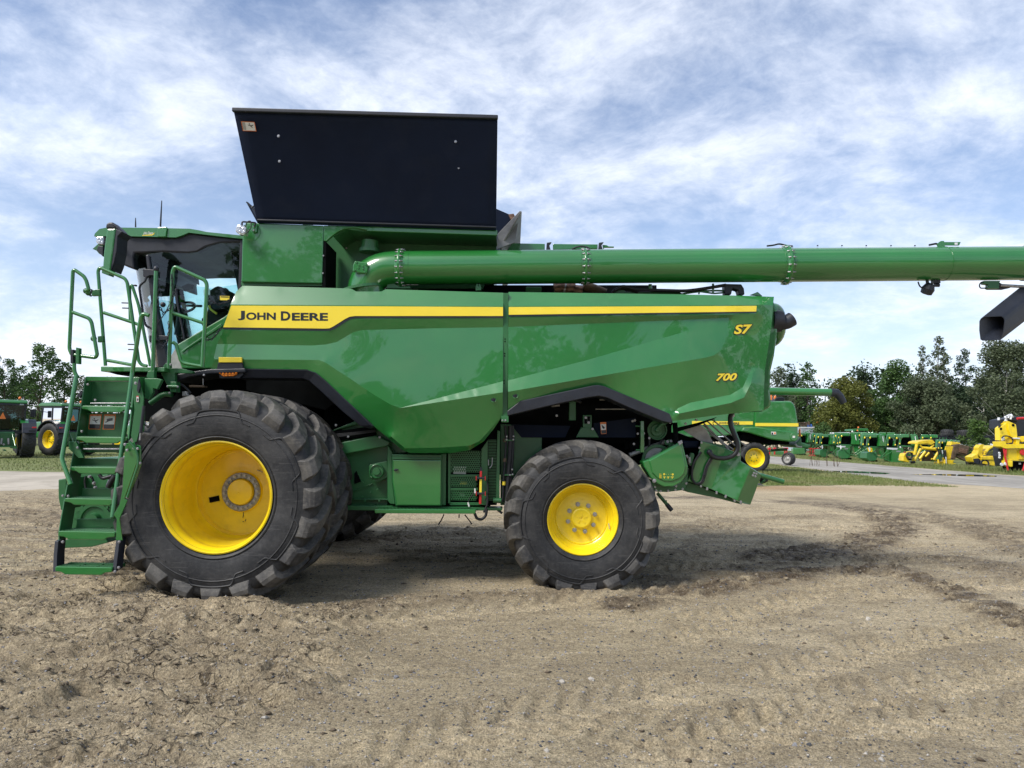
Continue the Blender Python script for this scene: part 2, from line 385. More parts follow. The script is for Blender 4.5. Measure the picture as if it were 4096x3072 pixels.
TRK = [(gpts(1500,3072, 2000,2900, 2700,2760), .62), (gpts(1300,3250, 2300,2980, 3300,2890, 4200,2850), .6), (gpts(2700,2560, 3000,2470, 3500,2300), .45),
       (gpts(900,2560, 1500,2480, 2300,2400, 3000,2340), .55), (gpts(2600,3072, 3300,2800, 4200,2640), .5), (gpts(-200,2900, 400,2640, 900,2520), .6), (gpts(0,3200, 700,2900, 1200,2700), .6), (gpts(2650,2290, 3100,2255, 3600,2245, 4200,2300), .5), (gpts(2700,2165, 3200,2120, 3700,2085, 4300,2100), .5), (gpts(2800,2480, 3300,2400, 3800,2350, 4300,2345), .5), (gpts(3100,2700, 3600,2560, 4300,2480), .5), (gpts(2650,2240, 3100,2190, 3400,2150, 3560,2105, 3480,2070, 3200,2040, 2800,2025), .45)]
def ground_parts(x, y):
    near = 1 - sst(15, 22, y) ; near = near*sst(-6, 1, y)*(1-sst(10, 16, np.abs(x)))
    edge = (fbm(x*.8+3, y*.8, 4)-.5)*2.0
    left = (1-sst(-2.2, -.75, x + edge*.9 + .16*(y-5)))*(1-sst(7.0, 9.0, y + edge))
    left = left*(.55 + .45*sst(.35, .6, fbm(x*.6+5, y*.6, 3)))
    lfar = (1-sst(-4.2, -2.5, x + edge))*sst(7.2, 9.2, y)*(1-sst(17, 20, y))
    wet = np.zeros(x.shape)
    brk = fbm(x*1.3+8, y*2.6, 4)
    for pts, w, a in WET:
        d, s, t = band(x, y, pts); wet = np.maximum(wet, a*(1-sst(w*.45, w*1.15, d + edge*.16))*sst(.18, .38, brk))
    return near, edge, left, lfar, wet
def ground_h(x, y, detail=True):
    near, edge, left, lfar, wet = ground_parts(x, y)
    h = (fbm(x*.33, y*.33, 3)-.5)*.09
    if not detail: return h*near
    ca, sa = math.cos(-.32), math.sin(-.32); u = x*ca + y*sa; v = -x*sa + y*ca
    n1 = fbm(u*1.15 + .4*fbm(x*2, y*2, 2), v*3.1, 5, .52); n2 = fbm(u*3.0+4, v*7.5+2, 4, .55); n3 = fbm(x*16, y*22, 3, .6)
    clod = sst(.47, .53, n1)*.040 + sst(.54, .59, n1)*.022 + sst(.49, .535, n2)*.020 + sst(.50, .53, fbm(u*7+3, v*15+8, 4, .55))*.010 + (n3-.5)*.030*sst(.42, .55, n1)
    h = h + left*(clod*1.5 + sst(.50, .54, fbm(u*2.1+9, v*5.2+3, 5, .6))*.024)
    s1 = fbm(x*.9, y*6.5, 4); h = h + lfar*(sst(.47, .56, s1)*.05 + (fbm(x*5, y*14, 3)-.5)*.03)
    ch = fbm(x*3.5, y*9, 4, .6); h = h + wet*(sst(.45, .55, ch)*.06 + (fbm(x*14, y*26, 3, .6)-.5)*.03 - .01)
    for k, (pts, w) in enumerate(TRK):
        d, s, t = band(x, y, pts); m = (1-sst(w*.42, w*.56, d))*sst(.26, .42, fbm(x*.9+k*5, y*.9, 3)); ph = ((s - np.abs(t)*.9)/.21 + .25*(fbm(x*3, y*3, 2)-.5)) % 1.0
        lug = sst(.18, .30, ph)*(1-sst(.62, .76, ph)); h = h + m*(lug*.026 - .017)
        lip = np.exp(-((d-w*.56)/.05)**2); h = h + lip*.020*sst(.4, .55, fbm(x*2+k, y*2, 3))
    calm = 1 - np.clip(left+lfar, 0, 1)
    mid = sst(7.5, 9.5, y)*calm; s2 = fbm(x*.8+2, y*3.6+5, 5, .58); h = h + mid*(sst(.50, .56, s2)*.022 + sst(.5, .55, fbm(x*2.6, y*9, 4, .58))*.012*sst(.44, .55, s2))
    h = h + calm*((fbm(x*1.6, y*7.5, 4)-.5)*.020 + (fbm(x*9, y*15, 3)-.5)*.008)
    for cx, cy, rx, ry in ((-2.9, 7.45, .50, .40), (-2.9, 8.22, .50, .40), (.79, 8.4, .40, .42), (-2.9, 11.3, .5, .4), (-2.9, 12.05, .5, .4)):   # where the tyres press in
        q = np.sqrt(((x-cx)/rx)**2 + ((y-cy)/ry)**2); h = h*(1-.85*np.exp(-q**2*.7)) + .026*np.exp(-((q-1.30)/.22)**2) - .012*np.exp(-q**4)
    return h*near
xs_d = np.arange(-9.2, 9.2, .021); g = 1.10**np.arange(1, 130)*.03; gx = np.cumsum(g); gx = gx[gx < 3500]
xs = np.concatenate([-9.2-gx[::-1], xs_d, xs_d[-1]+gx, [4000.0]]); xs[0] = -4000
ys = [3.2]
while ys[-1] < 17.5: ys.append(ys[-1]*1.0042)
y2 = ys[-1]; ys2 = []; st = .08
while y2 < 6000: st *= 1.055; y2 += st; ys2.append(y2)
y3 = 3.2; ys3 = []; st = .02
while y3 > -3000: st *= 1.10; y3 -= st; ys3.append(y3)
ys = np.array(ys3[::-1] + ys + ys2)
GX, GY = np.meshgrid(xs, ys); nx, ny = len(xs), len(ys)
GH = np.zeros(GX.shape); rows = (ys > -7) & (ys < 23); cols = np.abs(xs) < 17
sub = np.ix_(rows, cols); GH[sub] = ground_h(GX[sub], GY[sub])
V = np.stack([GX.ravel(), GY.ravel(), GH.ravel()], 1)
idx = np.arange(nx*ny).reshape(ny, nx)
Q = np.stack([idx[:-1,:-1].ravel(), idx[:-1,1:].ravel(), idx[1:,1:].ravel(), idx[1:,:-1].ravel()], 1)
wetv = np.zeros(GX.shape); lf = np.zeros(GX.shape)
_n, _e, _l, _lf, _w = ground_parts(GX[sub], GY[sub]); wetv[sub] = _w; _gx, _gy = GX[sub], GY[sub]; lf[sub] = np.clip(_l + _lf*.8 + .45*sst(7.5, 9.5, _gy)*(1-sst(20, 25, _gy))*sst(.47, .56, fbm(_gx*.8+2, _gy*3.6+5, 5, .58)), 0, 1)
def tone_mask(x, y):
    a = math.radians(8); u = x*math.cos(a)+y*math.sin(a); v = -x*math.sin(a)+y*math.cos(a)
    t = sst(.47, .60, fbm(u*.42+1.7, v*1.5+3, 5, .58))*.75 + sst(.50, .60, fbm(u*1.3+6, v*5.5, 4, .6))*.35
    for k, (pts, w) in enumerate(TRK):
        d, s_, tt = band(x, y, pts); m = (1-sst(w*.42, w*.56, d)); ph = ((s_ - np.abs(tt)*.9)/.21) % 1.0
        t = t*(1-.55*m) + m*.55*sst(.60, .74, ph)*sst(.34, .50, fbm(x*1.1+k*3, y*1.1, 3)); t = t + .75*np.exp(-((d-w*.58)/.08)**2)*sst(.36, .50, fbm(x*2+k, y*2, 3))
    return np.clip(t*(1-.45*sst(7.5, 10, y)), 0, 1)
tonev = np.zeros(GX.shape); tonev[sub] = tone_mask(_gx, _gy)
def orange_mask(x, y): return np.exp(-(((x-9.0)/3.2)**2 + ((y-25.0)/1.6)**2)*1.1)

def ground_material():
    m, n, l, b = new_mat('sandy_yard_soil'); nt = m.node_tree
    def at(nm):
        a = N(nt, 'ShaderNodeAttribute', attribute_name=nm); return a.outputs['Fac']
    def mth(op, a, c=None):
        q = N(nt, 'ShaderNodeMath', operation=op)
        for i, v in enumerate((a, c)):
            if v is None: continue
            if isinstance(v, (int, float)): q.inputs[i].default_value = v
            else: l.new(v, q.inputs[i])
        return q.outputs[0]
    c = mix_col(m, noise_fac(m, .55, 6, .6, .36, .66), (.520, .428, .275), (.590, .490, .325))
    c = mix_col(m, mth('MULTIPLY', at('tone'), .70), c, (.345, .280, .180))
    c = mix_col(m, mth('MULTIPLY', noise_fac(m, 2.2, 8, .66, .50, .72, stretch=(.45, 1.3, 1)), .55), c, (.265, .215, .145))
    c = mix_col(m, mth('MULTIPLY', noise_fac(m, 9, 8, .72, .50, .72, stretch=(.5, 1.1, 1)), .55), c, (.235, .192, .135))
    c = mix_col(m, mth('MULTIPLY', at('churn'), mth('MULTIPLY', noise_fac(m, 6.5, 9, .72, .43, .55, stretch=(.6, 1.5, 1)), .72)), c, (.275, .220, .146))
    c = mix_col(m, mth('MULTIPLY', at('wet'), noise_fac(m, 5.5, 8, .7, .34, .58, stretch=(.6, 1.4, 1))), c, (.125, .095, .064))
    c = mix_col(m, mth('MULTIPLY', at('orange'), .75), c, (.34, .205, .095))
    # grain of the sand, coarse to fine, and drying cracks in the churned parts
    for sc, lo, hi, amt, k1 in ((30, .50, .64, .60, .52), (30, .50, .36, .55, 1.45), (85, .50, .62, .65, .48), (85, .50, .38, .60, 1.55)):
        tc = N(nt, 'ShaderNodeTexCoord'); nz = N(nt, 'ShaderNodeTexNoise'); nz.inputs['Scale'].default_value = sc; nz.inputs['Detail'].default_value = 4; nz.inputs['Roughness'].default_value = .7; l.new(tc.outputs['Object'], nz.inputs[0])
        r = N(nt, 'ShaderNodeMapRange'); r.inputs[1].default_value = lo; r.inputs[2].default_value = hi; r.inputs[4].default_value = amt; l.new(nz.outputs[0], r.inputs[0])
        sc_ = N(nt, 'ShaderNodeMix', data_type='RGBA', blend_type='MULTIPLY'); l.new(r.outputs[0], sc_.inputs[0]); l.new(c, sc_.inputs[6]); sc_.inputs[7].default_value = (k1, k1, k1, 1); c = sc_.outputs[2]
    tc = N(nt, 'ShaderNodeTexCoord'); mp = N(nt, 'ShaderNodeMapping'); mp.inputs['Scale'].default_value = (.55, 1.5, 1); nz = N(nt, 'ShaderNodeTexNoise'); nz.inputs['Scale'].default_value = 3; nz.inputs['Detail'].default_value = 5; l.new(tc.outputs['Object'], nz.inputs[0])
    va = N(nt, 'ShaderNodeVectorMath', operation='MULTIPLY_ADD'); l.new(nz.outputs['Color'], va.inputs[0]); va.inputs[1].default_value = (.5, .5, 0); l.new(tc.outputs['Object'], va.inputs[2]); l.new(va.outputs[0], mp.inputs[0])
    vo = N(nt, 'ShaderNodeTexVoronoi', feature='DISTANCE_TO_EDGE'); vo.inputs['Scale'].default_value = 7.0; l.new(mp.outputs[0], vo.inputs[0])
    r = N(nt, 'ShaderNodeMapRange'); r.inputs[1].default_value = .045; r.inputs[2].default_value = .012; l.new(vo.outputs['Distance'], r.inputs[0])
    crack = mth('MULTIPLY', mth('MULTIPLY', r.outputs[0], at('churn')), noise_fac(m, 1.6, 4, .6, .46, .56)); c = mix_col(m, mth('MULTIPLY', crack, .8), c, (.055, .042, .030))
    # grit
    for sc, col, lo, hi, amt in ((34, (.11, .10, .088), .16, .28, .7), (26, (.52, .48, .41), .14, .24, .6), (75, (.16, .135, .10), .20, .34, .6), (90, (.54, .48, .39), .20, .34, .45)):
        tc = N(nt, 'ShaderNodeTexCoord'); v = N(nt, 'ShaderNodeTexVoronoi'); v.inputs['Scale'].default_value = sc; l.new(tc.outputs['Object'], v.inputs[0])
        r = N(nt, 'ShaderNodeMapRange'); r.inputs[1].default_value = hi; r.inputs[2].default_value = lo; r.inputs[3].default_value = 0; r.inputs[4].default_value = amt; l.new(v.outputs['Distance'], r.inputs[0])
        sep = N(nt, 'ShaderNodeSeparateColor'); l.new(v.outputs['Color'], sep.inputs[0])
        k = mth('GREATER_THAN', sep.outputs[0], .70); c = mix_col(m, mth('MULTIPLY', r.outputs[0], k), c, col)
    l.new(c, b.inputs['Base Color'])
    r = N(nt, 'ShaderNodeMapRange'); r.inputs[3].default_value = .93; r.inputs[4].default_value = .70; l.new(at('wet'), r.inputs[0]); l.new(r.outputs[0], b.inputs['Roughness'])
    b.inputs['Specular IOR Level'].default_value = .2
    bsum = mth('ADD', mth('MULTIPLY', noise_fac(m, 14, 9, .75, 0, 1), .9), mth('SUBTRACT', mth('MULTIPLY', noise_fac(m, 90, 5, .7, 0, 1), .4), mth('MULTIPLY', crack, .5)))
    add_bump(m, b, bsum, 1.0, .06)
    return m
gme = fast_mesh('ground', V, Q, ground_material(), True)
for nm, arr in (('wet', wetv), ('churn', lf), ('tone', tonev), ('orange', orange_mask(GX, GY))):
    a = gme.attributes.new(nm, 'FLOAT', 'POINT'); a.data.foreach_set('value', arr.ravel().astype(np.float32))
ground = tag(ob('ground', gme), kind='structure')
ground['label'] = 'sandy churned yard ground with tyre tracks'
del GX, GY, GH, V, Q

def sheet(name, pts, z, mat, cell=.6, jit=.0):
    """flat sheet with an uneven border, tessellated"""
    out = []
    n = len(pts)
    for i in range(n):
        a, b = Vector(pts[i]), Vector(pts[(i+1) % n]); k = max(1, int((b-a).length/cell)); k = min(k, 160)
        for j in range(k): 
            p = a.lerp(b, j/k); q = (b-a).normalized(); w = (float(fbm(np.array(p.x*.7), np.array(p.y*.7), 3))-.5)*2*jit
            out.append(Vector((p.x - q.y*w, p.y + q.x*w)))
    r = delaunay_2d_cdt(out, [(i, (i+1) % len(out)) for i in range(len(out))], [], 1, 1e-5)
    return tag(ob(name, raw_mesh(name, [(v.x, v.y, z) for v in r[0]], [tuple(f) for f in r[2]], mat)), kind='structure')
def strewn(name, c1, c2, c3, sc, rough=.9):
    m, n, l, b = new_mat(name)
    c = mix_col(m, noise_fac(m, .35, 5, .6, .38, .64, stretch=(2.2, .5, 1)), c1, c2); c = mix_col(m, noise_fac(m, sc, 8, .75, .5, .75), c, c3)
    l.new(c, b.inputs['Base Color']); b.inputs['Roughness'].default_value = rough; add_bump(m, b, noise_fac(m, sc*2, 5, .7, 0, 1), .5, .05); return m
gravel = strewn('grey_road_gravel', (.24, .222, .19), (.36, .335, .29), (.16, .145, .12), 1.6)
turf = strewn('mown_turf_soil', (.12, .145, .034), (.155, .175, .05), (.18, .165, .08), .9)
rd = sheet('gravel_road', [(16.6, 30), (17.4, 50), (17.6, 120), (24.3, 120), (24.4, 60), (25.6, 38), (30, 31), (60, 20), (60, 13), (26, 24), (19, 27)], .004, gravel, 1.0, .5)
pale = strewn('pale_tan_gravel', (.34, .30, .235), (.44, .39, .31), (.24, .205, .155), 1.2)
rd2 = sheet('gravel_yard', [(-60, 17.5), (-11, 18.3), (-5.0, 20.5), (-2, 23), (-1, 26.6), (-60, 26.6)], .004, pale, .6, 1.6)
lawn1 = sheet('lawn', [(-90, 26.7), (-2, 26.8), (4, 25.9), (8.6, 25.6), (11.5, 26.8), (14.3, 28.6), (16.2, 31.5), (17.2, 49), (17.4, 140), (-90, 140)], .008, turf, 1.0, .4)
lawn2 = sheet('lawn', [(24.5, 120), (24.6, 60), (25.8, 38.5), (30.5, 31.5), (60, 20.5), (120, 20.5), (120, 140), (24.5, 140)], .008, turf, 1.0, .35)
for o, t in ((rd, 'grey gravel road running away to the trees'), (rd2, 'grey gravel strip before the parked tractors'), (lawn1, 'mown grass behind the combine'), (lawn2, 'grass verge under the row of machinery')): o['label'] = t
wm, _n, _l, _b = new_mat('puddle_water'); _b.inputs['Base Color'].default_value = (.03, .027, .022, 1); _b.inputs['Roughness'].default_value = .03; _b.inputs['Specular IOR Level'].default_value = .6
for pts, lb in ((((3640,1898),(3760,1897),(3900,1899),(3985,1904),(3980,1907.5),(3850,1905),(3760,1902)), 'long thin puddle on the gravel road before the yellow machines'),
                (((3330,1884),(3450,1886),(3560,1893),(3540,1897),(3440,1893),(3340,1889)), 'shallow puddle streak at the near edge of the gravel road')):
    s_ = sheet('puddle', [tuple(G(*p)[:2]) for p in pts], .010, wm, .5, .10); s_['label'] = lb

# ---------------------------------------------------------------- the combine harvester
YS = 8.05            # distance of the side shields' plane
YC = 9.80            # the machine's centre plane
combine = thing('combine_harvester', 'large new green combine harvester with raised black tank sides and long unloading auger', 'combine', (-.9, YC, 0))
combine_inv = Matrix.Translation((.9, -YC, 0))
def C(o):            # make o a part of the combine, keeping its place
    o.parent = combine; o.matrix_parent_inverse = combine_inv; return o
def cplate(name, pts, Y, d, mat, bevel=.006): return C(plate(name, pts, Y, d, mat, None, bevel))
def ctube(name, pts, Y, r, mat, fillet=.06, seg=10): return C(tubep(name, pts, Y, r, mat, None, fillet, seg))
def cbolt(pt, Y, r=.012, h=.012, mat='steel'): return C(bolt(P(*pt, Y), r*.78, h, mat, None))
def sub(o, parent):  # sub-part under a part that already sits in the combine
    o.parent = parent; return o

# -- sculpted side shields
def dens(poly, closed, step=15):
    out = []
    n = len(poly)
    for i in range(n if closed else n-1):
        a = Vector(poly[i]); b = Vector(poly[(i+1) % n]); k = max(1, int((b.xy-a.xy).length/step + .5))
        for j in range(k): out.append(a.lerp(b, j/k))
    if not closed: out.append(Vector(poly[-1]))
    return out
def inside(x, y, poly):
    c = False; j = len(poly)-1
    for i in range(len(poly)):
        if (poly[i][1] > y) != (poly[j][1] > y) and x < (poly[j][0]-poly[i][0])*(y-poly[i][1])/(poly[j][1]-poly[i][1]) + poly[i][0]: c = not c
        j = i
    return c
def shield(name, outline, creases, step=12, flange=.07):
    pts = []; edges = []; key = {}
    def add(v):
        k = (round(v.x, 1), round(v.y, 1))
        if k not in key: key[k] = len(pts); pts.append(v)
        return key[k]
    ol = [add(v) for v in dens(outline, True, step)]; edges += [(ol[i], ol[(i+1) % len(ol)]) for i in range(len(ol))]
    for cr in creases:
        ids = [add(v) for v in dens(cr, False, step)]; edges += [(a, b) for a, b in zip(ids[:-1], ids[1:]) if a != b]
    fixed = np.array([[p.x, p.y] for p in pts]); nf = len(pts); poly = [tuple(v.xy) for v in dens(outline, True, step)]
    x0, y0 = fixed.min(0); x1, y1 = fixed.max(0); r = 0; yy = y0
    while yy < y1:
        xx = x0 + (step/2 if r % 2 else 0)
        while xx < x1:
            if inside(xx, yy, poly) and np.min((fixed[:,0]-xx)**2 + (fixed[:,1]-yy)**2) > (step*.55)**2: pts.append(Vector((xx, yy, 0)))
            xx += step
        yy += step*.866; r += 1
    res = delaunay_2d_cdt([p.xy for p in pts], edges, [], 1, 1e-4); vs_, faces, orig = res[0], [tuple(f) for f in res[2]], res[3]
    n = len(vs_); o = np.zeros(n); fx = np.zeros(n, bool)
    for i, og in enumerate(orig):
        for k in og:
            if k < nf: o[i] = pts[k].z; fx[i] = True
    e = set()
    for f in faces:
        for a, b in zip(f, f[1:]+f[:1]): e.add((min(a, b), max(a, b)))
    e = np.array(list(e)); w = 1.0/np.maximum(1, np.array([(vs_[a]-vs_[b]).length for a, b in e]))
    den = np.zeros(n); np.add.at(den, e[:,0], w); np.add.at(den, e[:,1], w)
    Lm = np.zeros((n, n)); np.add.at(Lm, (e[:,0], e[:,1]), -w); np.add.at(Lm, (e[:,1], e[:,0]), -w); Lm[np.arange(n), np.arange(n)] = np.maximum(den, 1e-6)
    fr = np.where(~fx)[0]; o[fr] = np.linalg.solve(Lm[np.ix_(fr, fr)], -Lm[np.ix_(fr, np.where(fx)[0])] @ o[fx])
    W = [P(v.x, v.y, YS-q) for v, q in zip(vs_, o)]
    me = raw_mesh(name, W, faces, 'green', True); bm = bmesh.new(); bm.from_mesh(me); bm.verts.ensure_lookup_table()
    if sum(f.normal.y*f.calc_area() for f in bm.faces) > 0: bmesh.ops.reverse_faces(bm, faces=bm.faces[:])
    cset = {frozenset(q) for q in edges}; og = [set(k for k in g_ if k < nf) for g_ in orig]
    for e_ in bm.edges:                      # crisp pressed creases
        i, j = (v.index for v in e_.verts)
        if any(frozenset((x, y)) in cset for x in og[i] for y in og[j]): e_.smooth = False
    be = [e_ for e_ in bm.edges if len(e_.link_faces) == 1]
    for e_ in be: e_.smooth = False
    ex = bmesh.ops.extrude_edge_only(bm, edges=be)
    for g_ in ex['geom']:
        if isinstance(g_, bmesh.types.BMVert): g_.co.y += flange
        elif isinstance(g_, bmesh.types.BMFace): g_.smooth = False
    for e_ in be: e_.smooth = False
    bm.to_mesh(me); bm.free()
    kd = kdtree.KDTree(n)
    for i, v in enumerate(vs_): kd.insert((v.x, v.y, 0), i)
    kd.balance()
    def depth(px, py):
        s = t = 0.0
        for co, i, d in kd.find_n((px, py, 0), 4):
            q = 1/(d*d+1); s += q; t += q*o[i]
        return YS - t/s
    return C(ob(name, me)), depth
FO = [(970,1143,-.10),(1405,1154,-.10),(1425,1166,-.085),(1525,1166,-.085),(1542,1157,-.10),(2013,1171,-.10),
      (2013,1226,0),(2013,1272,0),(2012,1309,-.032),(2012,1525,.0),(2011,1569,.065),(2010,1664,-.03),
      (1975,1715,-.07),(1935,1765,-.12),(1880,1800,-.15),(1800,1813,-.17),(1640,1812,-.17),(1610,1800,-.16),(1490,1700,-.09),(1400,1617,-.03),(1277,1500,-.02),(1228,1478,-.02),(972,1474,-.03),(845,1476,-.03),
      (855,1432,-.01),(868,1376,-.035),(894,1322,0),(922,1218,0),(946,1165,-.070)]
FC = [[(922,1218,0),(2013,1226,0)], [(894,1322,0),(1310,1327,0),(1337,1319,0),(1382,1291,0),(1408,1277,0),(2013,1272,0)],
      [(868,1376,-.035),(1250,1382,-.035),(1302,1378,-.035),(1347,1368,-.035),(1415,1328,-.035),(1450,1320,-.035),(1750,1313,-.034),(2012,1309,-.032)],
      [(855,1437,-.005),(1275,1440,.0),(1302,1450,.01),(1350,1482,.01),(1400,1514,.015),(1482,1570,.02),(1560,1617,.028),(1600,1632,.03)],
      [(1600,1632,.03),(2012,1525,.0)], [(1600,1632,.03),(2011,1569,.065)],
      [(1560,1742,-.06),(1620,1793,-.09),(1770,1790,-.09),(1879,1782,-.085),(1917,1765,-.08),(2010,1664,-.03)]]
shield_front, dF = shield('front_side_shield', FO, FC)
RO = [(2034,1168,-.10),(2700,1177,-.10),(2935,1182,-.10),(3096,1187,-.17),(3092,1222,-.11),(3088,1286,-.10),(3075,1380,-.10),(3060,1475,-.10),(3056,1560,-.08),(3055,1641,-.07),
      (2900,1657,-.04),(2689,1684,-.04),(2678,1655,-.03),(2550,1601,-.025),(2412,1543,-.02),(2380,1541,-.02),(2250,1568,-.02),(2081,1603,.02),(2032,1646,-.02),
      (2032,1567,.065),(2032,1522,.0),(2033,1308,-.032),(2034,1271,0),(2034,1226,0)]
RC = [[(2034,1226,0),(2940,1221,0),(3042,1219,-.04),(3092,1222,-.11)], [(2034,1271,0),(2930,1258,0),(3032,1255,-.03)],
      [(2033,1308,-.032),(2700,1281,-.036),(2917,1271,-.04)], [(2917,1271,-.04),(2908,1320,-.035),(2900,1367,-.025),(2884,1400,-.015),(2857,1421,-.0),(2825,1430,.01)],
      [(2825,1430,.01),(2032,1567,.065)], [(2032,1522,.0),(2350,1440,-.012),(2732,1329,-.036)],
      [(2696,1652,-.04),(2712,1633,-.05),(2760,1611,-.05),(2922,1579,-.055),(2971,1549,-.055),(2993,1503,-.06),(3009,1470,-.085)],
      [(2708,1656,.0),(2922,1612,.015),(2976,1590,-.012),(3005,1532,-.035),(3016,1476,-.078)]]
shield_rear, dR = shield('rear_side_shield', RO, RC)
for s_ in (shield_front, shield_rear):    # the same shields on the far side
    o = s_.copy(); COL.objects.link(o); o.parent = combine; o.matrix_parent_inverse = combine_inv @ Matrix.Translation((0, 2*YC, 0)) @ Matrix.Diagonal((1, -1, 1, 1))

# -- stripe and lettering
E = .004
cplate('yellow_stripe', [(925,1222),(2012,1228),(2012,1264),(1420,1264),(1398,1267),(1380,1276),(1334,1305),(1318,1313),(1300,1314),(893,1309)], YS-E*2, .004, 'decal_yellow', 0)
cplate('stripe_underline', [(893,1309),(1300,1314),(1318,1313),(1334,1305),(1380,1276),(1398,1267),(1420,1264),(2012,1264),(2012,1272),(1422,1273),(1403,1276),(1386,1285),(1342,1314),(1322,1322),(1300,1323.5),(889,1317)], YS-E, .004, 'decal_dark', 0)
def strip_on(name, top, bot, df, mat, off):
    V = []; F = []; n = 24
    for i in range(n+1):
        t = i/n; a = Vector(top[0]).lerp(Vector(top[1]), t); b = Vector(bot[0]).lerp(Vector(bot[1]), t)
        V += [P(a.x, a.y, df(a.x, a.y)-off), P(b.x, b.y, df(b.x, b.y)-off)]
    F = [(2*i, 2*i+1, 2*i+3, 2*i+2) for i in range(n)]
    return C(ob(name, raw_mesh(name, V, F, mat)))
strip_on('yellow_stripe', ((2035,1228),(3027,1223.5)), ((2035,1259),(3025,1246)), dR, 'decal_yellow', .009)
strip_on('stripe_underline', ((2035,1259),(3025,1246)), ((2035,1267),(3024,1250.5)), dR, 'decal_dark', .007)
for s_, bx in (('J', (248,597,318,690)), ('OHN', (330,618,622,692)), ('D', (672,602,765,694)), ('EERE', (780,622,1135,699))):
    (a, b), (c, d) = Z(4, *bx); text_px('letter', s_, (a, b-(2 if len(s_) > 1 else 0), c, d-(2 if len(s_) > 1 else 0)), YS-.0097, 'decal_dark', combine, .035, 0, .004)
for s_, bx, sh in (('S7', (1725,275,1860,345), .22), ('700', (1592,635,1748,690), .3)):
    (a, b), (c, d) = Z(8, *bx)
    text_px('letter_outline', s_, (a-3, b-2, c+4, d+4), lambda x, y: dR(x, y)-.005, 'decal_dark', combine, .085, sh, -.03)
    text_px('letter', s_, (a, b, c, d), lambda x, y: dR(x, y)-.008, 'decal_yellow', combine, .035, sh, -.03)
cplate('reflector', Z(4, 60,1052, 287,1054, 287,1105, 60,1105), YS-.03, .03, 'decal_yellow', .004)
cplate('lamp_bracket', Z(4, 55,1105, 290,1105, 302,1170, 300,1229, 262,1262, 70,1262, 40,1165), YS-.02, .06, 'black')
al = cplate('marker_lamp', Z(4, 55,1185, 95,1180, 105,1200, 200,1200, 215,1182, 255,1185, 235,1222, 205,1240, 105,1242, 75,1222), YS-.045, .03, 'amber', .006)
for k in range(6):
    q = Z(4, 75+k*32, 1206+(8 if 0 < k < 5 else 0))[0]; sub(bolt(P(*q, YS-.045), .010, .012, 'amber', None, name='lens_dome'), al)
for q in Z(6, 1863,268)+Z(8, 112,795):
    b = MB(); c = P(*q, (dF if q[0] < 2020 else dR)(*q)-.004); b.lathe([(.012,.036),(0,.037),(-.004,.034),(0,.028),(.02,.026)], c, (0,1,0), 24); lk = C(b.build('latch', 'green'))
    b = MB(); b.lathe([(.0,.031),(.0,.014),(-.006,.012),(-.006,0)], c, (0,1,0), 16, False); b.box((c.x-.003, c.y-.016, c.z-.018), (c.x+.003, c.y-.004, c.z+.016)); sub(b.build('latch_knob', 'black', None), lk)

# -- seam post between the shields
cplate('shield_post', [(2012,1172),(2034,1172),(2030,1690),(2009,1690)], YS+.03, .05, 'green_flat', .003)
for q in ((2020,1356),(2020,1366),(2019,1414),(2019,1424),(2016,1523),(2016,1533)): C(bolt(P(*q, YS+.03), .006, .004, 'dark', None))
cplate('post_foot', Z(6, 1950,452, 2030,452, 2030,522, 1950,520), YS+.0, .05, 'green_flat', .003)
for q in Z(6, 1963,501, 1996,501): cbolt(q, YS, .010, .010)

# -- wheel arch trims
def strip_solid(name, outer, inner, Y0, Y1, mat, tilt=0.0):
    """band between two polylines of equal length"""
    mb = MB()
    A = pp(outer, Y0); B = pp(inner, Y0-tilt); D = Vector((0, Y1-Y0, 0)); n = len(A); V = A+B+[p+D for p in A]+[p+D for p in B]; F = []
    for i in range(n-1):
        F += [(i, i+n, i+n+1, i+1), (i+n, i+3*n, i+3*n+1, i+n+1), (i+2*n, i, i+1, i+2*n+1)]
    F += [(0, 2*n, 3*n, n), (n-1, 2*n-1, 4*n-1, 3*n-1)]
    return C(mb.add(V, F).build(name, mat, None, .008))
strip_solid('wheel_arch_trim', [(935,1476),(972,1475),(1228,1479),(1262,1490),(1300,1521),(1400,1616),(1486,1699),(1492,1706)],
            [(935,1512),(972,1512),(1210,1514),(1236,1523),(1276,1558),(1372,1648),(1440,1703),(1478,1714)], YS-.01, YS+.35, 'black', -.05)
strip_solid('wheel_arch_trim', Z(8, 52,912, 150,836, 400,782, 690,721, 730,719, 770,727, 1000,823, 1252,930, 1272,984),
            Z(8, 55,945, 130,928, 380,868, 640,812, 730,800, 790,812, 960,888, 1195,985, 1262,1000), YS-.02, YS+.35, 'black', .0)
C(MB().prism(pp(Z(1, 1020,1480, 1035,1455, 1065,1440, 1320,1402, 1620,1394, 1620,1430, 1330,1440, 1150,1470, 1060,1505, 1030,1505), YS-.06), (0, .5, 0)).build('front_fender', 'black', None, .012))

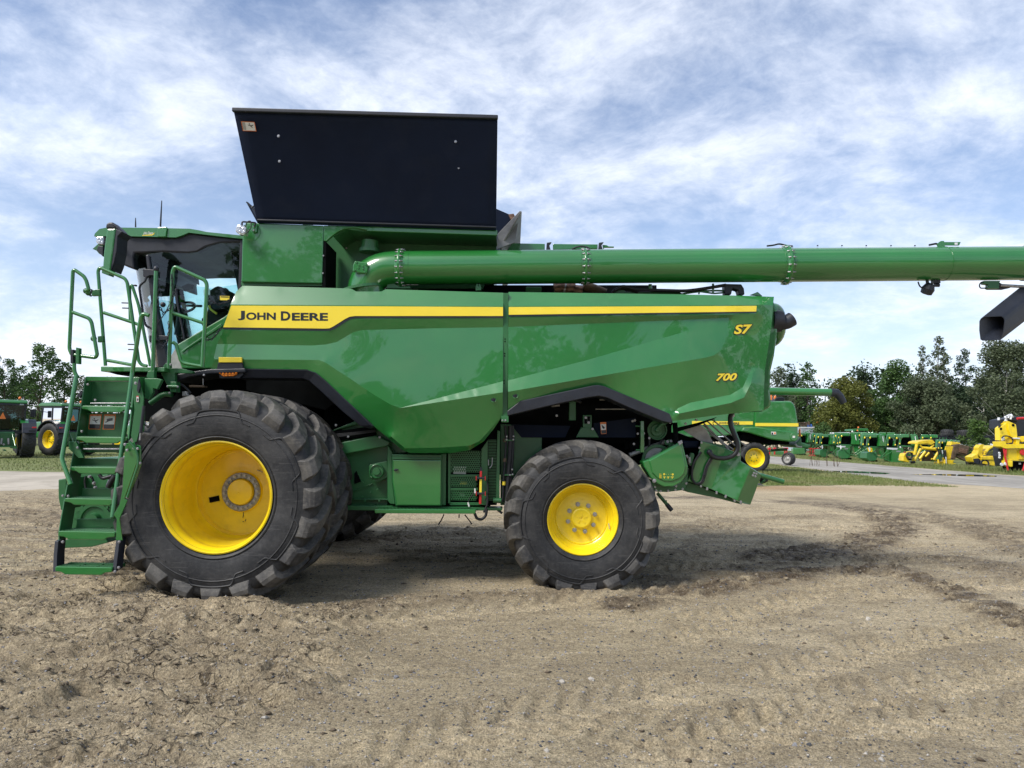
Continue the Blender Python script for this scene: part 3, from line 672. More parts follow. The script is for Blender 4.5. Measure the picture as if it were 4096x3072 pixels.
# -- dark core of the machine (keeps daylight out of the wheel wells)
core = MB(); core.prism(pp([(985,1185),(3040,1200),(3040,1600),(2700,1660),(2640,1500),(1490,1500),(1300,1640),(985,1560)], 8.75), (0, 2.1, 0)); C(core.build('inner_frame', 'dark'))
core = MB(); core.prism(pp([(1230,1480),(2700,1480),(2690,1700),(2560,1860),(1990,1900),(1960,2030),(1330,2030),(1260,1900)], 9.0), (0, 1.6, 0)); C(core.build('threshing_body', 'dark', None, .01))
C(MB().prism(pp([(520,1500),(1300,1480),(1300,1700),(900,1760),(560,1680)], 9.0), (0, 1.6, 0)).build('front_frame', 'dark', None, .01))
C(MB().tube([P(968,1965,7.95), P(968,1965,7.95)+Vector((0, 3.7, 0))], .16, 16).build('front_axle', 'green_flat', None))
C(MB().tube([P(2320,2055,8.3), P(2320,2055,8.3)+Vector((0, 3.1, 0))], .11, 16).build('rear_axle', 'green_flat', None))

# -- rear hood, exhaust
C(MB().prism(pp([(2980,1189),(3090,1189),(3112,1240),(3112,1330),(3100,1420),(3086,1480),(3082,1560),(3087,1600),(3084,1628),(3050,1646),(2950,1650)], 8.26), (0, 3.08, 0)).build('rear_hood', 'green', None, .03))
b = MB(); b.sphere(P(3092,1300,8.95), (.13, .30, .27), 20, 14); C(b.build('exhaust_bulge', 'green'))
b = MB(); b.tube([P(3085,1284,8.34), P(3124,1286,8.34)], [.13, .125], 24); ep = C(b.build('exhaust_collar', 'black')); b = MB(); b.tube([P(3115,1290,8.33), P(3142,1292,8.33), P(3168,1276,8.33)], [.082, .080, .084], 24, .03); sub(b.build('exhaust_pipe', 'black'), ep)
C(MB().prism(pp(Z(8, 1850,52, 1900,32, 1935,62), 8.4), (0, .05, 0)).build('deck_bracket', 'green'))

# -- grain tank sides
YT = 8.30
cplate('tank_side_panel', Z(5, 150,902, 728,925, 716,1352, 700,1352, 118,1342, 128,1010), YT, .05, 'green', .012)
C(MB().prism(pp(Z(5, 118,1342, 716,1352, 716,1372, 120,1368), YT+.04), (0, .1, 0)).build('tank_sill', 'green_flat', None))
top_rail = Z(5, 728,925, 1200,934, 2008,957, 2008,998, 1046,966, 1046,958, 980,946, 930,943, 880,950, 830,972, 785,1005, 748,1040, 728,1040)
cplate('tank_top_rail', top_rail, YT, .05, 'green', .006)
core = MB(); core.prism(pp(Z(5, 735,950, 2002,985, 2002,1120, 1900,1390, 735,1390), 8.85), (0, .05, 0)); C(core.build('tank_wall', 'green_flat'))
core = MB(); core.prism(pp(Z(5, 780,950, 2003,985, 2003,1000, 1060,975, 900,955, 800,1010), YT+.05), (0, .5, 0)); C(core.build('tank_ledge', 'green_flat'))
C(MB().prism(pp(Z(5, 722,1040, 745,1045, 740,1392, 716,1392), YT+.01), (0, .5, 0)).build('tank_corner', 'dark'))
C(MB().prism(pp([(975,900),(1975,925),(1975,1130),(975,1130)], 8.92), (0, 1.8, 0)).build('grain_tank', 'green_flat', None))
for q in Z(5, 726,1148, 722,1278): cbolt(q, YT, .010)
for q in Z(5, 1175,1008, 1218,1020, 1570,1024, 895,1092): cbolt(q, 8.83, .012, .01)
# raised sides
def flap(name, corners, thick, mat):
    mb = MB(); v = [Vector(c) for c in corners]; nrm = (v[1]-v[0]).cross(v[3]-v[0]).normalized()
    return mb.prism(v, nrm*thick)
YB, YTOP = 8.28, 7.72
corner = [P(1030,893,YB), P(1984,922,YB), P(1990,470,YTOP), P(934,441,YTOP)]
mb = MB(); nu, nv = 24, 14; V_ = []; F_ = []
for j in range(nv+1):
    for i in range(nu+1):
        u, v = i/nu, j/nv; p = corner[0].lerp(corner[1], u).lerp(corner[3].lerp(corner[2], u), v); p.y += .03*math.sin(PI*v)*math.sin(PI*u); V_.append(p)
F_ = [(j*(nu+1)+i, j*(nu+1)+i+1, (j+1)*(nu+1)+i+1, (j+1)*(nu+1)+i) for j in range(nv) for i in range(nu)]
tank_flap = ob('tank_extension', raw_mesh('tank_extension', V_, F_, 'tank_black', True)); sm = tank_flap.modifiers.new('solid', 'SOLIDIFY'); sm.thickness = .03; sm.offset = -1; C(tank_flap)
def on_flap(px, py, off=.0):
    t = (900-py)/430; return P(px, py, YB+(YTOP-YB)*max(0, t)+.03*math.sin(PI*min(1, max(0, t)))-off)
e0 = MB(); e0.bar(P(930,440,YTOP-.005), P(1992,470,YTOP-.005), .05, .045); sub(e0.build('top_edge', 'black', None, .01), tank_flap)
e0 = MB(); e0.bar(P(1030,880,YB-.02), P(1984,909,YB-.02), .03, .02); sub(e0.build('hinge_fold', 'black', None, .006), tank_flap)
for q in Z(5, 395,266, 402,452, 1700,307, 1723,502): sub(bolt(on_flap(*q, .026), .012, .010, 'steel', None), tank_flap)
for q in Z(5, 345,900, 588,911, 640,912, 868,918, 1104,929, 1155,931, 1386,935, 1608,944, 1660,945, 1896,949): cbolt(q, YT-.01, .011, .012)
for q in ((580,640),(1095,1160),(1600,1668)):
    a = Z(5, q[0]-8,904+(q[0]-580)*.033, q[1]+10,906+(q[0]-580)*.033, q[1]+10,922+(q[0]-580)*.033, q[0]-8,920+(q[0]-580)*.033); cplate('hinge', a, YT-.012, .01, 'green', .002)
def decal(parent, quad, rim, white, darks, name='warning_decal'):
    """quad(u,v)->point; rim colour, white field, dark shapes in u,v"""
    mb = MB(); mb.add([quad(0,0,0), quad(1,0,0), quad(1,1,0), quad(0,1,0)], [(0,1,2,3)]); mb.cm = 1
    for a, b_, c_, d_ in white: mb.add([quad(a,b_,1), quad(c_,b_,1), quad(c_,d_,1), quad(a,d_,1)], [(0,1,2,3)])
    mb.cm = 2
    for poly in darks: mb.add([quad(u, v, 2) for u, v in poly], [tuple(range(len(poly)))])
    o = ob(name, raw_mesh(name, mb.v, mb.f, [rim, 'decal_white', 'decal_dark'], False, mb.mi)); return sub(o, parent) if parent is not combine else C(o)
def quad_px(pts, Yf):
    def q(u, v, k):
        a = Vector(pts[0]).lerp(Vector(pts[1]), u); b = Vector(pts[3]).lerp(Vector(pts[2]), u); c = a.lerp(b, v); return Yf(c.x, c.y, .003+.0015*k)
    return q
FIG = [[(.30,.20),(.42,.16),(.46,.26),(.36,.30)], [(.36,.30),(.60,.42),(.56,.50),(.34,.40)], [(.56,.40),(.82,.30),(.84,.36),(.58,.50)], [(.22,.30),(.34,.42),(.30,.46),(.18,.36)], [(.5,.46),(.72,.60),(.68,.64),(.46,.52)]]
flap_fig = [[(.35+.6*u, v) for u, v in f] for f in FIG] + [[(.03, .1+.1*k), (.28, .1+.1*k), (.28, .14+.1*k), (.03, .14+.1*k)] for k in range(8)]
decal(tank_flap, quad_px(Z(5, 118,158, 218,162, 232,231, 132,228), lambda x, y, o: on_flap(x, y, .012+o)), 'decal_orange', [(.05,.06,.95,.94)], flap_fig)
# the other raised sides
def qprism(name, pts, thick, mat):
    v = [Vector(p) for p in pts]; nrm = (v[1]-v[0]).cross(v[2]-v[0]).normalized(); return C(MB().prism(v, nrm*thick).build(name, mat, None, .004))
far = lambda p: Vector((p.x, 2*YC-p.y, p.z))
qprism('tank_extension', [far(c) for c in corner], .03, 'tank_black')
b0, b1 = corner[1], corner[2]
qprism('tank_extension', [P(2000,985,8.5), P(2000,985,8.5)+Vector((0,2.6,0)), P(2082,843,8.2)+Vector((0,2.9,0)), P(2082,843,8.2)], .02, 'grey_plastic')
C(MB().prism(pp(Z(5, 2005,1100, 2012,985, 2176,814, 2140,1050), 8.45), (0, .03, 0)).build('tank_flap', 'grey_plastic', None, .004))
C(MB().prism(pp(Z(5, 1996,800, 2100,845, 2110,880, 2010,985, 1996,985), 8.6), (0, .04, 0)).build('tank_gusset', 'tank_black', None))
C(MB().prism(pp(Z(5, 2090,842, 2128,838, 2140,860, 2110,885), 8.5), (0, .06, 0)).build('flap_latch', 'rust', None))
qprism('tank_extension', [P(1030,893,8.6), P(1030,893,8.6)+Vector((0,2.5,0)), P(985,810,8.6)+Vector((0,2.5,0)), P(985,810,8.6)], .02, 'tank_black')
C(MB().tube([P(*q, 8.5) for q in Z(5, 158,752, 205,795, 235,835)], .008, 8).build('flap_strut', 'black', None)); C(MB().tube([P(*q, 8.5) for q in Z(5, 195,795, 218,778)], .01, 8).build('flap_strut', 'black', None))

# -- work lamp at the tank corner
wl_ = cplate('work_lamp', Z(5, 88,922, 105,918, 150,930, 158,945, 148,992, 95,985, 75,965, 78,935), 8.15, .10, 'lamp', .012)
for q in Z(5, 112,938, 132,950, 112,968, 140,972): sub(bolt(P(*q, 8.15), .012, .008, 'lamp', None, name='reflector_cup'), wl_)
ctube('lamp_bracket', Z(5, 125,930, 125,897, 230,905, 215,930), [8.2, 8.2, 8.25, 8.25], .010, 'black', .02)
ctube('lamp_cable', Z(5, 150,935, 165,895, 190,890, 195,940, 165,975, 150,985), [8.15]*6, .006, 'hose', .03)
cplate('lamp_plate', Z(5, 195,905, 238,908, 232,975, 205,978, 195,960), 8.27, .02, 'green')
for q in Z(5, 213,932, 212,962): cbolt(q, 8.26, .010)

# -- unloading auger
YA = 8.36
def A2(px, top, bot): a, b = P(px, top, YA), P(px, bot, YA); return (a+b)/2, (a-b).length/2
a0, r0 = A2(1600, 1003, 1141); a1, r1 = A2(4096, 985, 1121); dA = (a1-a0).normalized(); rA = .197
a_end = a0 + dA*7.9
elbow = MB(); pth = []; c_el = P(1560, 1078, YA); base = P(1452, 1160, YA+.05)
for t in range(11):
    q = t/10; p_a = a0; p_c = a0 - dA*.42; pth.append((1-q)**2*p_a + 2*q*(1-q)*p_c + q*q*(base+Vector((.05, 0, -.05))))
elbow.tube(pth, [rA+.002 + .03*(t/10)**2 for t in range(11)], 40)
elb = C(elbow.build('auger_elbow', 'green'))
b = MB(); b.lathe([(0,.28),(.03,.28),(.03,.22)], base+Vector((.0, 0, -.02)), (-.2,0,1), 32, False, True); C(b.build('elbow_flange', 'green_flat'))
cp = Z(5, 958,1185, 1045,1198, 1058,1215, 1046,1282, 940,1265, 943,1215)
cov = cplate('elbow_cover', cp, YA-.215, .06, 'green', .01)
for q in Z(5, 970,1197, 1042,1215, 1030,1270, 960,1253, 988,1218, 1018,1226, 983,1238, 1018,1245): sub(bolt(P(*q, YA-.215), .010, .010, 'green', None), cov)
b = MB(); q0, q1 = P(*Z(5, 1065,1105)[0], 8.55), P(*Z(5, 1070,1040)[0], 8.55); b.tube([q0, q1], .10, 24); b.tube([q0-Vector((0,0,.03)), q0+Vector((0,0,.01))], .12, 24); C(b.build('auger_neck', 'green_flat'))
tube_ = MB(); tube_.tube([a0 - dA*.02, a_end], rA, 56); auger = C(tube_.build('unloading_auger', 'green'))
def flange(px, rr, wid, nb, name='flange'):
    t = (px-1600)/(4096-1600); c = a0.lerp(a1, t) ; b = MB()
    b.lathe([(-wid, rA), (-wid*.5, rr*.93), (-.012, rr), (.012, rr), (wid*.5, rr*.93), (wid, rA)], c, dA, 48, False); f = sub(b.build(name, 'green', None, .003), auger)
    for k in range(nb):
        a = 2*PI*(k+.5)/nb; u = Vector((0,-1,0)); w = dA.cross(u).normalized(); r_ = rr-.012; p = c + (u*math.cos(a) + w*math.sin(a))*r_
        if p.y > YA+.1: continue
        bb = MB(); bb.tube([p-dA*.045, p+dA*.05], .006, 6); bb.tube([p-dA*.022, p-dA*.012], .012, 6); bb.tube([p+dA*.014, p+dA*.026], .012, 6); sub(bb.build('bolt', 'steel'), auger)
flange(1604, rA+.030, .05, 20); flange(2338, rA+.018, .03, 16); flange(3140, rA+.036, .035, 16)
for px in (1640, 2318, 2358, 3120, 3775):
    t = (px-1600)/(4096-1600); b = MB(); b.lathe([(-.004, rA), (-.004, rA+.004), (.004, rA+.004), (.004, rA)], a0.lerp(a1, t), dA, 48, False); sub(b.build('weld_seam', 'green'), auger)
sub(MB().bar(P(1570,1090,YA-.21), P(1570,1091,YA-.21), .01, .01).build('rivet', 'green'), auger)
cplate('auger_cradle', Z(5, 1195,1345, 1232,1342, 1290,1375, 1365,1372, 1365,1390, 1190,1390), YA-.05, .3, 'green_flat')
bk = cplate('auger_bracket', Z('f', 1570,140, 1590,122, 1600,117, 1622,117, 1622,125, 1745,125, 1735,150, 1628,150, 1628,168, 1580,165), YA-.05, .02, 'green', .003)
sub(plate('slot', Z('f', 1700,130, 1722,130, 1720,146, 1700,146), YA-.054, .003, 'white', None, 0), bk)
ctube('auger_hose', Z('f', 1510,148, 1560,138, 1575,142), [YA]*3, .012, 'hose', .03); ctube('auger_hose', Z('f', 310,155, 360,150, 400,138, 445,150, 500,157), [YA]*5, .010, 'hose', .04); ctube('auger_hose', Z('g', 715,270, 750,255, 790,248, 830,258, 850,270), [YA]*5, .010, 'hose', .04)
for x in (685, 865, 1045, 1228, 1405):
    q = Z('f', x, 156)[0]; C(bolt(P(*q, YA), .008, .012, 'black', None, axis=(0,0,1), name='clip'))
# camera and lamp under the auger
b = MB(); c = P(*Z('f', 1503,472)[0], YA); b.lathe([(-.07,.03),(-.06,.062),(.0,.072),(.05,.05),(.07,.02)], c, (.3,-.4,1), 16, False, True); b.tube([c, c+Vector((-.01,0,.10))], .018, 8); C(b.build('camera_pod', 'black'))
ctube('camera_cable', Z('f', 1428,420, 1440,455, 1468,470), [YA]*3, .008, 'hose', .05)
b = MB(); c = P(*Z('f', 1565,445)[0], YA); b.tube([c-Vector((.025,0,0)), c+Vector((.03,0,0))], .022, 10); b.box((c.x-.05,c.y-.03,c.z+.02), (c.x+.03,c.y+.03,c.z+.06)); C(b.build('small_lamp', 'black'))
# spout actuator
b = MB(); b.tube([P(*Z('f', 2025,446)[0], YA), P(*Z('f', 2300,462)[0], YA)], .018, 12); C(b.build('actuator_rod', 'steel'))
cplate('actuator_mount', Z('f', 1915,412, 2040,412, 2030,430, 2028,470, 1945,470, 1950,440, 1915,435), YA-.03, .06, 'green_flat'); b = MB(); b.tube([P(*Z('f', 1975,444)[0], YA), P(*Z('f', 2030,446)[0], YA)], .03, 12); C(b.build('actuator_body', 'black'))
C(MB().prism(pp(Z('f', 1945,470, 2040,432, 2110,455, 2110,465, 2060,476, 1950,476), YA+.01), (0, .04, 0)).build('actuator_shield', 'black'))
ctube('actuator_hose', Z('f', 1920,420, 1890,425, 1880,450, 1890,468, 1950,466), [YA]*5, .007, 'hose', .03)
# rubber spout folded back under the end
def ring(pts, Y0, w): return [P(x, y, Y0) for x, y in pts]
fr = Z('f', 1880,712, 1892,690, 1915,678, 2045,672, 2066,684, 2072,712, 2060,800, 2040,852, 1905,858, 1888,848, 1879,780)
sh = P(*Z('f', 2230,520)[0], YA)
mouthY = 8.10; m3 = pp(fr, mouthY); bk_ = [p + Vector((.62, .25, .40)) + Vector((0,0,0)) for p in m3]; cc = sum(bk_, Vector())/len(bk_); bk_ = [cc+(p-cc)*1.05 for p in bk_]
bk2 = [p + Vector((.55, .12, .05)) for p in bk_]; mb = MB(); n = len(m3); inn = [sum(m3, Vector())/n + (p-sum(m3, Vector())/n)*.93 for p in m3]; inb = [sum(bk_, Vector())/n + (p-sum(bk_, Vector())/n)*.93 for p in bk_]
mb.add(m3+bk_, [(i, (i+1) % n, (i+1) % n+n, i+n) for i in range(n)], False); mb.add(bk_+bk2, [(i, (i+1) % n, (i+1) % n+n, i+n) for i in range(n)], False)
mb.add(m3+inn, [(i, (i+1) % n, (i+1) % n+n, i+n) for i in range(n)], False); mb.add(inn+inb, [(i, (i+1) % n, (i+1) % n+n, i+n) for i in range(n)], False); mb.add(inb, [tuple(range(n))]); mb.add(bk2, [tuple(range(n))])
C(mb.build('auger_spout', 'black', None, .012))
mb = MB(); mb.tube([a_end-dA*.6, a_end-dA*.1, a_end+dA*.15+Vector((0,0,-.15)), bk2[0]+Vector((0,.2,-.1))], [rA+.01, rA+.02, rA+.03, .16], 28, .1); C(mb.build('spout_hood', 'black'))

# -- engine deck behind the auger
cplate('deck_rail', Z('g', 232,225, 515,230, 515,276, 232,276), 9.0, .04, 'green'); cplate('deck_rail', Z('g', 575,231, 905,234, 905,268, 575,274), 9.0, .04, 'green')
for x in (520, 905):
    cplate('rail_latch', Z('g', x+10,222, x+45,217, x+28,240, x+38,275, x+5,275), 8.98, .06, 'black', .003)
cplate('rail_handle', Z('g', 940,238, 970,240, 985,249, 1025,250, 1025,258, 960,258, 945,268), 9.0, .03, 'green', .003)
ctube('exhaust_pipe', Z('g', 585,570, 640,560, 700,572, 790,585), [8.7]*4, .075, 'rust', .05, 16)
for x in (660, 695, 705, 715, 725): 
    c = P(*Z('g', x, 570)[0], 8.7); b = MB(); b.lathe([(-.012,.07),(-.008,.085),(.008,.085),(.012,.07)], c, (1,0,-.2), 20); C(b.build('clamp', 'steel' if x < 670 else 'rust'))
ctube('exhaust_pipe', Z('g', 800,548, 870,560, 960,600), [8.7]*3, .06, 'brown', .05, 14)
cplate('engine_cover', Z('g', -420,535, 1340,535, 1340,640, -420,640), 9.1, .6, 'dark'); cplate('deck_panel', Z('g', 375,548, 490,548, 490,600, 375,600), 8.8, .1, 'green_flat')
ctube('engine_hose', Z('g', 1030,575, 1080,545, 1120,548, 1180,570, 1400,575, 1560,580, 1700,560, 1850,535), [8.45]*8, .020, 'hose', .12)
ctube('engine_hose', Z('g', 1010,590, 1050,560, 1110,560, 1200,590), [8.5]*4, .018, 'hose', .10)
cplate('deck_panel', Z('g', 1025,570, 1095,560, 1110,585, 1490,582, 1530,595, 1530,603, 1025,600), 8.5, .1, 'green_flat')
ctube('deck_pipe', Z('g', 1530,600, 1650,582, 1760,575, 1850,578), [8.48]*4, .012, 'green', .08); ctube('deck_pipe', Z('g', 1650,602, 1655,582, 1760,597, 1850,590), [8.48]*4, .010, 'green', .02)
for x, y0, y1 in ((1292,530,580), (1755,525,600)): ctube('support_post', Z('g', x,y0, x,y1), [8.46]*2, .022 if x < 1500 else .014, 'green')
cplate('deck_hinge', Z('g', 1840,525, 1965,528, 1985,560, 1990,605, 1950,605, 1940,570, 1900,560, 1890,605, 1845,605), 8.42, .12, 'black', .01)
cplate('latch_bracket', Z('g', 5,545, 12,527, 20,525, 24,550, 30,525, 36,525, 45,548, 45,572, 5,575), 8.3, .04, 'green_flat', .002)

# -- wheels
def spline(pts, n):
    P_ = [Vector((a, b, 0)) for a, b in pts]; P_ = [2*P_[0]-P_[1]] + P_ + [2*P_[-1]-P_[-2]]; out = []
    for i in range(1, len(P_)-2):
        for k in range(n):
            t = k/n; a, b, c, d = P_[i-1:i+3]
            q = .5*((2*b) + (c-a)*t + (2*a-5*b+4*c-d)*t*t + (3*b-a-3*c+d)*t**3); out.append((q.x, q.y))
    out.append((P_[-2].x, P_[-2].y)); return out
def tyre_mesh(name, R, W, rr, nlug, lugh, zc=None, width=.085, sweep=.30, down=.16, seg=120, mats=('rubber', 'tread')):
    """axle along Y, centre at the origin"""
    Rb = R - lugh; h = Rb - rr
    half = [(0.0, Rb), (W*.22, Rb-.004), (W*.36, Rb-.018), (W*.445, Rb-.055), (W*.485, Rb-.12*h/.45-.03), (W*.50, rr+h*.50), (W*.492, rr+h*.30), (W*.465, rr+h*.14), (W*.42, rr+.02), (W*.40, rr-.01)]
    hp = spline(half, 5)
    # moulded rings on the side wall
    L = []
    for y, r in hp:
        q = (r-rr)/h; e = .005*math.exp(-((q-.62)/.018)**2) - .004*math.exp(-((q-.66)/.012)**2) + .004*math.exp(-((q-.16)/.02)**2) - .004*math.exp(-((q-.10)/.015)**2)
        L.append((y+e if q < .85 else y, r))
    prof = [(-y, r) for y, r in L[::-1]] + L[1:]
    mb = MB(); V = []; n = len(prof)
    for y, r in prof:
        for k in range(seg): a = 2*PI*k/seg; V.append(Vector((r*math.cos(a), y, r*math.sin(a))))
    F = [(i*seg+k, (i+1)*seg+k, (i+1)*seg+(k+1) % seg, i*seg+(k+1) % seg) for i in range(n-1) for k in range(seg)]
    mb.add(V, F, True)
    for i, f in enumerate(F):
        mb.mi[i] = 0
    mb.cm = 1
    # arc length along the half profile
    s = [0.0]
    for a, b in zip(hp[:-1], hp[1:]): s.append(s[-1] + math.hypot(b[0]-a[0], b[1]-a[1]))
    st = next(q for q, (y, r) in zip(s, hp) if r < Rb-.05)
    def at(q):
        i = max(0, min(len(s)-2, next((k for k in range(len(s)-1) if s[k+1] >= q), len(s)-2))); t = (q-s[i])/max(1e-9, s[i+1]-s[i]); t = min(1, max(0, t))
        y = hp[i][0]*(1-t)+hp[i+1][0]*t; r = hp[i][1]*(1-t)+hp[i+1][1]*t; d = Vector((hp[i+1][0]-hp[i][0], hp[i+1][1]-hp[i][1])).normalized(); return y, r, -d.y, d.x
    qs = [.012, st*.25, st*.5, st*.72, st*.88, st, st+down*.25, st+down*.6, st+down]
    lugs = []
    for side in (-1, 1):
        V = []
        for j, q in enumerate(qs):
            y, r, ny, nr = at(q); u = min(1, q/st); th = sweep*(1-u)**1.25; hh = lugh*(1 if q <= st*.95 else max(.02, .9-.88*(q-st)/down)); wt = width*(.42+.16*u); wb = width*(.62+.2*u)
            if q > st: wb *= 1+.12*(q-st)/down; wt *= 1+.30*(q-st)/down
            for dn, ww in ((-.012, -wb), (hh, -wt), (hh, wt), (-.012, wb)):
                rad = r+nr*dn; a = th + ww/max(rad, .1); V.append(Vector((rad*math.cos(a), side*(y+ny*dn), rad*math.sin(a))))
        F = []
        for j in range(len(qs)-1):
            for e in range(3): F.append((4*j+e, 4*j+e+1, 4*j+e+5, 4*j+e+4))
        F += [(0,1,2,3), tuple(4*(len(qs)-1)+e for e in (3,2,1,0))]
        if side < 0: F = [f[::-1] for f in F]
        lugs.append(MB().add(V, F).mesh('tread_lug', mats[1]))
    if zc:
        for v in mb.v:
            o = -v.z - zc
            if o > -.10:
                k = max(0, o+.10); 
                if o > 0: v.z = -zc - .010 + .02*min(1, (R-zc-o)/.2)*0
                v.y *= 1 + .20*min(k, .2)
    me = raw_mesh(name, mb.v, mb.f, list(mats), False, mb.mi); me.polygons.foreach_set('use_smooth', mb.sm); me.update()
    return me, lugs, nlug
def rim_mesh(prof, back, name, mat='yellow', seg=72):
    mb = MB(); mb.lathe(prof, (0,0,0), (0,1,0), seg); return mb.mesh(name, mat)
def wheel(name, loc, tyre, rim, rimy, hubf, rz=0.0):
    w = bpy.data.objects.new(name, None); link(w); w.parent = combine; w.matrix_parent_inverse = combine_inv; w.location = loc; w.rotation_euler = (0, 0, rz)
    ob('tyre', tyre[0], w); r = ob('rim', rim, w)
    for side in (0, 1):
        for k in range(tyre[2]): o = ob('tread_lug', tyre[1][side], w, .006); o.rotation_euler = (0, -2*PI*(k+.5*side)/tyre[2], 0); r.location = (0, rimy, 0)
    if hubf: hubf(w)
    return w
WF = .70
ty_f = tyre_mesh('tyre_front', 1.06, WF, .53, 20, .066, 1.025, width=.13, sweep=.27, down=.085)
rp = [(.30,.50),(.02,.565),(-.012,.575),(-.016,.562),(-.004,.550),(.03,.545),(.045,.528),(.10,.520),(.115,.530),(.15,.532),(.165,.522),(.30,.520),(.315,.530),(.335,.530),(.35,.518),(.40,.505),(.435,.490),(.445,.475),(.44,.468),(.47,.462),(.50,.455),(.505,.30),(.50,.23),(.485,.215),(.48,.12),(.47,0)]
rp = [(y*1.36 if y > .05 else y, r*.955) for y, r in rp]; ri_f = rim_mesh(rp, 0, 'rim_front')
hub_ring = MB(); hub_ring.lathe([(.02,.205),(-.008,.205),(-.012,.200),(-.012,.148),(-.008,.143),(.02,.143)], (0,0,0), (0,1,0), 60, False); hub_ring = hub_ring.mesh('bolt_ring', 'cast')
hub_cap = MB(); hub_cap.lathe([(.03,.140),(-.02,.137),(-.035,.128),(-.043,.06),(-.046,.012),(-.040,.010),(-.040,0)], (0,0,0), (0,1,0), 48); hub_cap = hub_cap.mesh('hub_cap', 'yellow')
slot = MB(); slot.obox((0,0,0), (.052,0,.012), (0,.004,0), (-.006,0,.028)); slot = slot.mesh('valve_slot', 'dark')
valve = MB(); valve.tube([(0,0,0), (.045,-.01,-.012), (.06,-.012,-.02)], .006, 8); valve = valve.mesh('valve_stem', 'steel')
rimY = -WF/2+.05
def hub_front(w):
    y = rimY+.478*1.36
    o = ob('bolt_ring', hub_ring, w); o.location = (0, y, 0); o = ob('hub_cap', hub_cap, w); o.location = (0, y-.012, 0)
    for k in range(20): a = 2*PI*(k+.3)/20; bolt((math.cos(a)*.174, y-.012, math.sin(a)*.174), .0165, .026, 'steel', w)
    o = ob('valve_slot', slot, w); o.location = (-.295, rimY+.499*1.36, -.085); o = ob('valve_stem', valve, w); o.location = (.15, rimY+.50*1.36, .23)
    sc = MB()
    for a, b in (((.02,-.21),(.024,-.26)), ((.022,-.25),(.018,-.275)), ((.03,-.315),(.018,-.318)), ((.052,-.29),(.043,-.312))): sc.bar((a[0], rimY+.4985*1.36, a[1]), (b[0], rimY+.4985*1.36, b[1]), .006, .003, (0,1,0))
    sc.build('paint_scratch', 'decal_dark', w)
fc = P(866, 1988, 7.12); fc = Vector((fc.x, 7.12-rimY, 1.025))
relief_f = wheel('front_wheel', fc, ty_f, ri_f, rimY, hub_front)
wheel('front_wheel', fc+Vector((0, .76, 0)), ty_f, ri_f, rimY, None, 0)
for y_, hb in ((0, hub_front), (.76, None)):
    wheel('front_wheel', (fc.x, 2*YC-fc.y-y_, fc.z), ty_f, ri_f, rimY, hb, PI)
def relief(w, R, rr, W, n, lettering=True):
    """raised lines and knobs moulded into the outer side wall"""
    h = R-rr
    def sw(r, a, up=.0):
        t = (r-rr)/h; y = -W/2*(1.0-.10*abs(t-.5)**1.5*2) - up; return Vector((r*math.cos(a), y, r*math.sin(a)))
    ln = MB()
    for k in range(n):
        a0, a1 = 2*PI*(k+.10)/n, 2*PI*(k+.90)/n; path = []
        for t in [i/48 for i in range(49)]:
            u = abs(2*t-1); w_ = min(1, max(0, (u-.52)/.26)); r = rr + h*(.70-.20*w_*w_*(3-2*w_)); path.append(sw(r, a0+(a1-a0)*t, .000))
        ln.tube(path, .008, 5)
    for q_ in (.12, .585): ln.tube([sw(rr+h*q_, 2*PI*i/72) for i in range(73)], .007, 5)
    o = ln.build('moulded_lines', 'rubber', w); o['kind'] = 'stuff'
WR = .64
ty_r = tyre_mesh('tyre_rear', .875, WR, .383, 17, .056, .765, width=.12, sweep=.32, down=.08)
rr_ = [(.30,.36),(.02,.405),(-.010,.416),(-.014,.405),(-.004,.396),(.02,.392),(.035,.372),(.08,.362),(.095,.368),(.11,.355),(.15,.340),(.165,.318),(.16,.306),(.175,.300),(.18,.292),(.168,.20),(.155,.16),(.15,.12),(.14,0)]
rr_ = [(y, r*.945) for y, r in rr_]; ri_r = rim_mesh(rr_, 0, 'rim_rear')
hub2 = MB(); hub2.lathe([(.05,.118),(-.02,.116),(-.03,.108),(-.034,.09),(-.03,.08),(-.034,.045),(-.030,.01),(-.02,.008),(-.02,0)], (0,0,0), (0,1,0), 40)
for k in range(5): 
    a = 2*PI*k/5+.3; hub2.obox((math.cos(a)*.045, -.034, math.sin(a)*.045), (math.cos(a)*.018,0,math.sin(a)*.018), (0,.004,0), (-math.sin(a)*.006,0,math.cos(a)*.006))
hub2 = hub2.mesh('hub_cap', 'yellow')
rimYr = -WR/2+.06
def hub_rear(w):
    y = rimYr+.155; o = ob('hub_cap', hub2, w); o.location = (0, y, 0)
    for k in range(8): a = 2*PI*(k+.35)/8; bolt((math.cos(a)*.155, y+.002, math.sin(a)*.155), .019, .038, 'steel', w)
    o = ob('valve_stem', valve, w); o.location = (.30, rimYr+.10, -.05); o.rotation_euler = (0, 1.2, 0)
rc = P(2331, 2074, 8.05); rc = Vector((rc.x, 8.05-rimYr, .765))
relief_r = wheel('rear_wheel', rc, ty_r, ri_r, rimYr, hub_rear); relief(relief_f, .99, .53, WF, 6); relief(relief_r, .82, .383, WR, 5); wheel('rear_wheel', (rc.x, 2*YC-rc.y, rc.z), ty_r, ri_r, rimYr, None, PI)

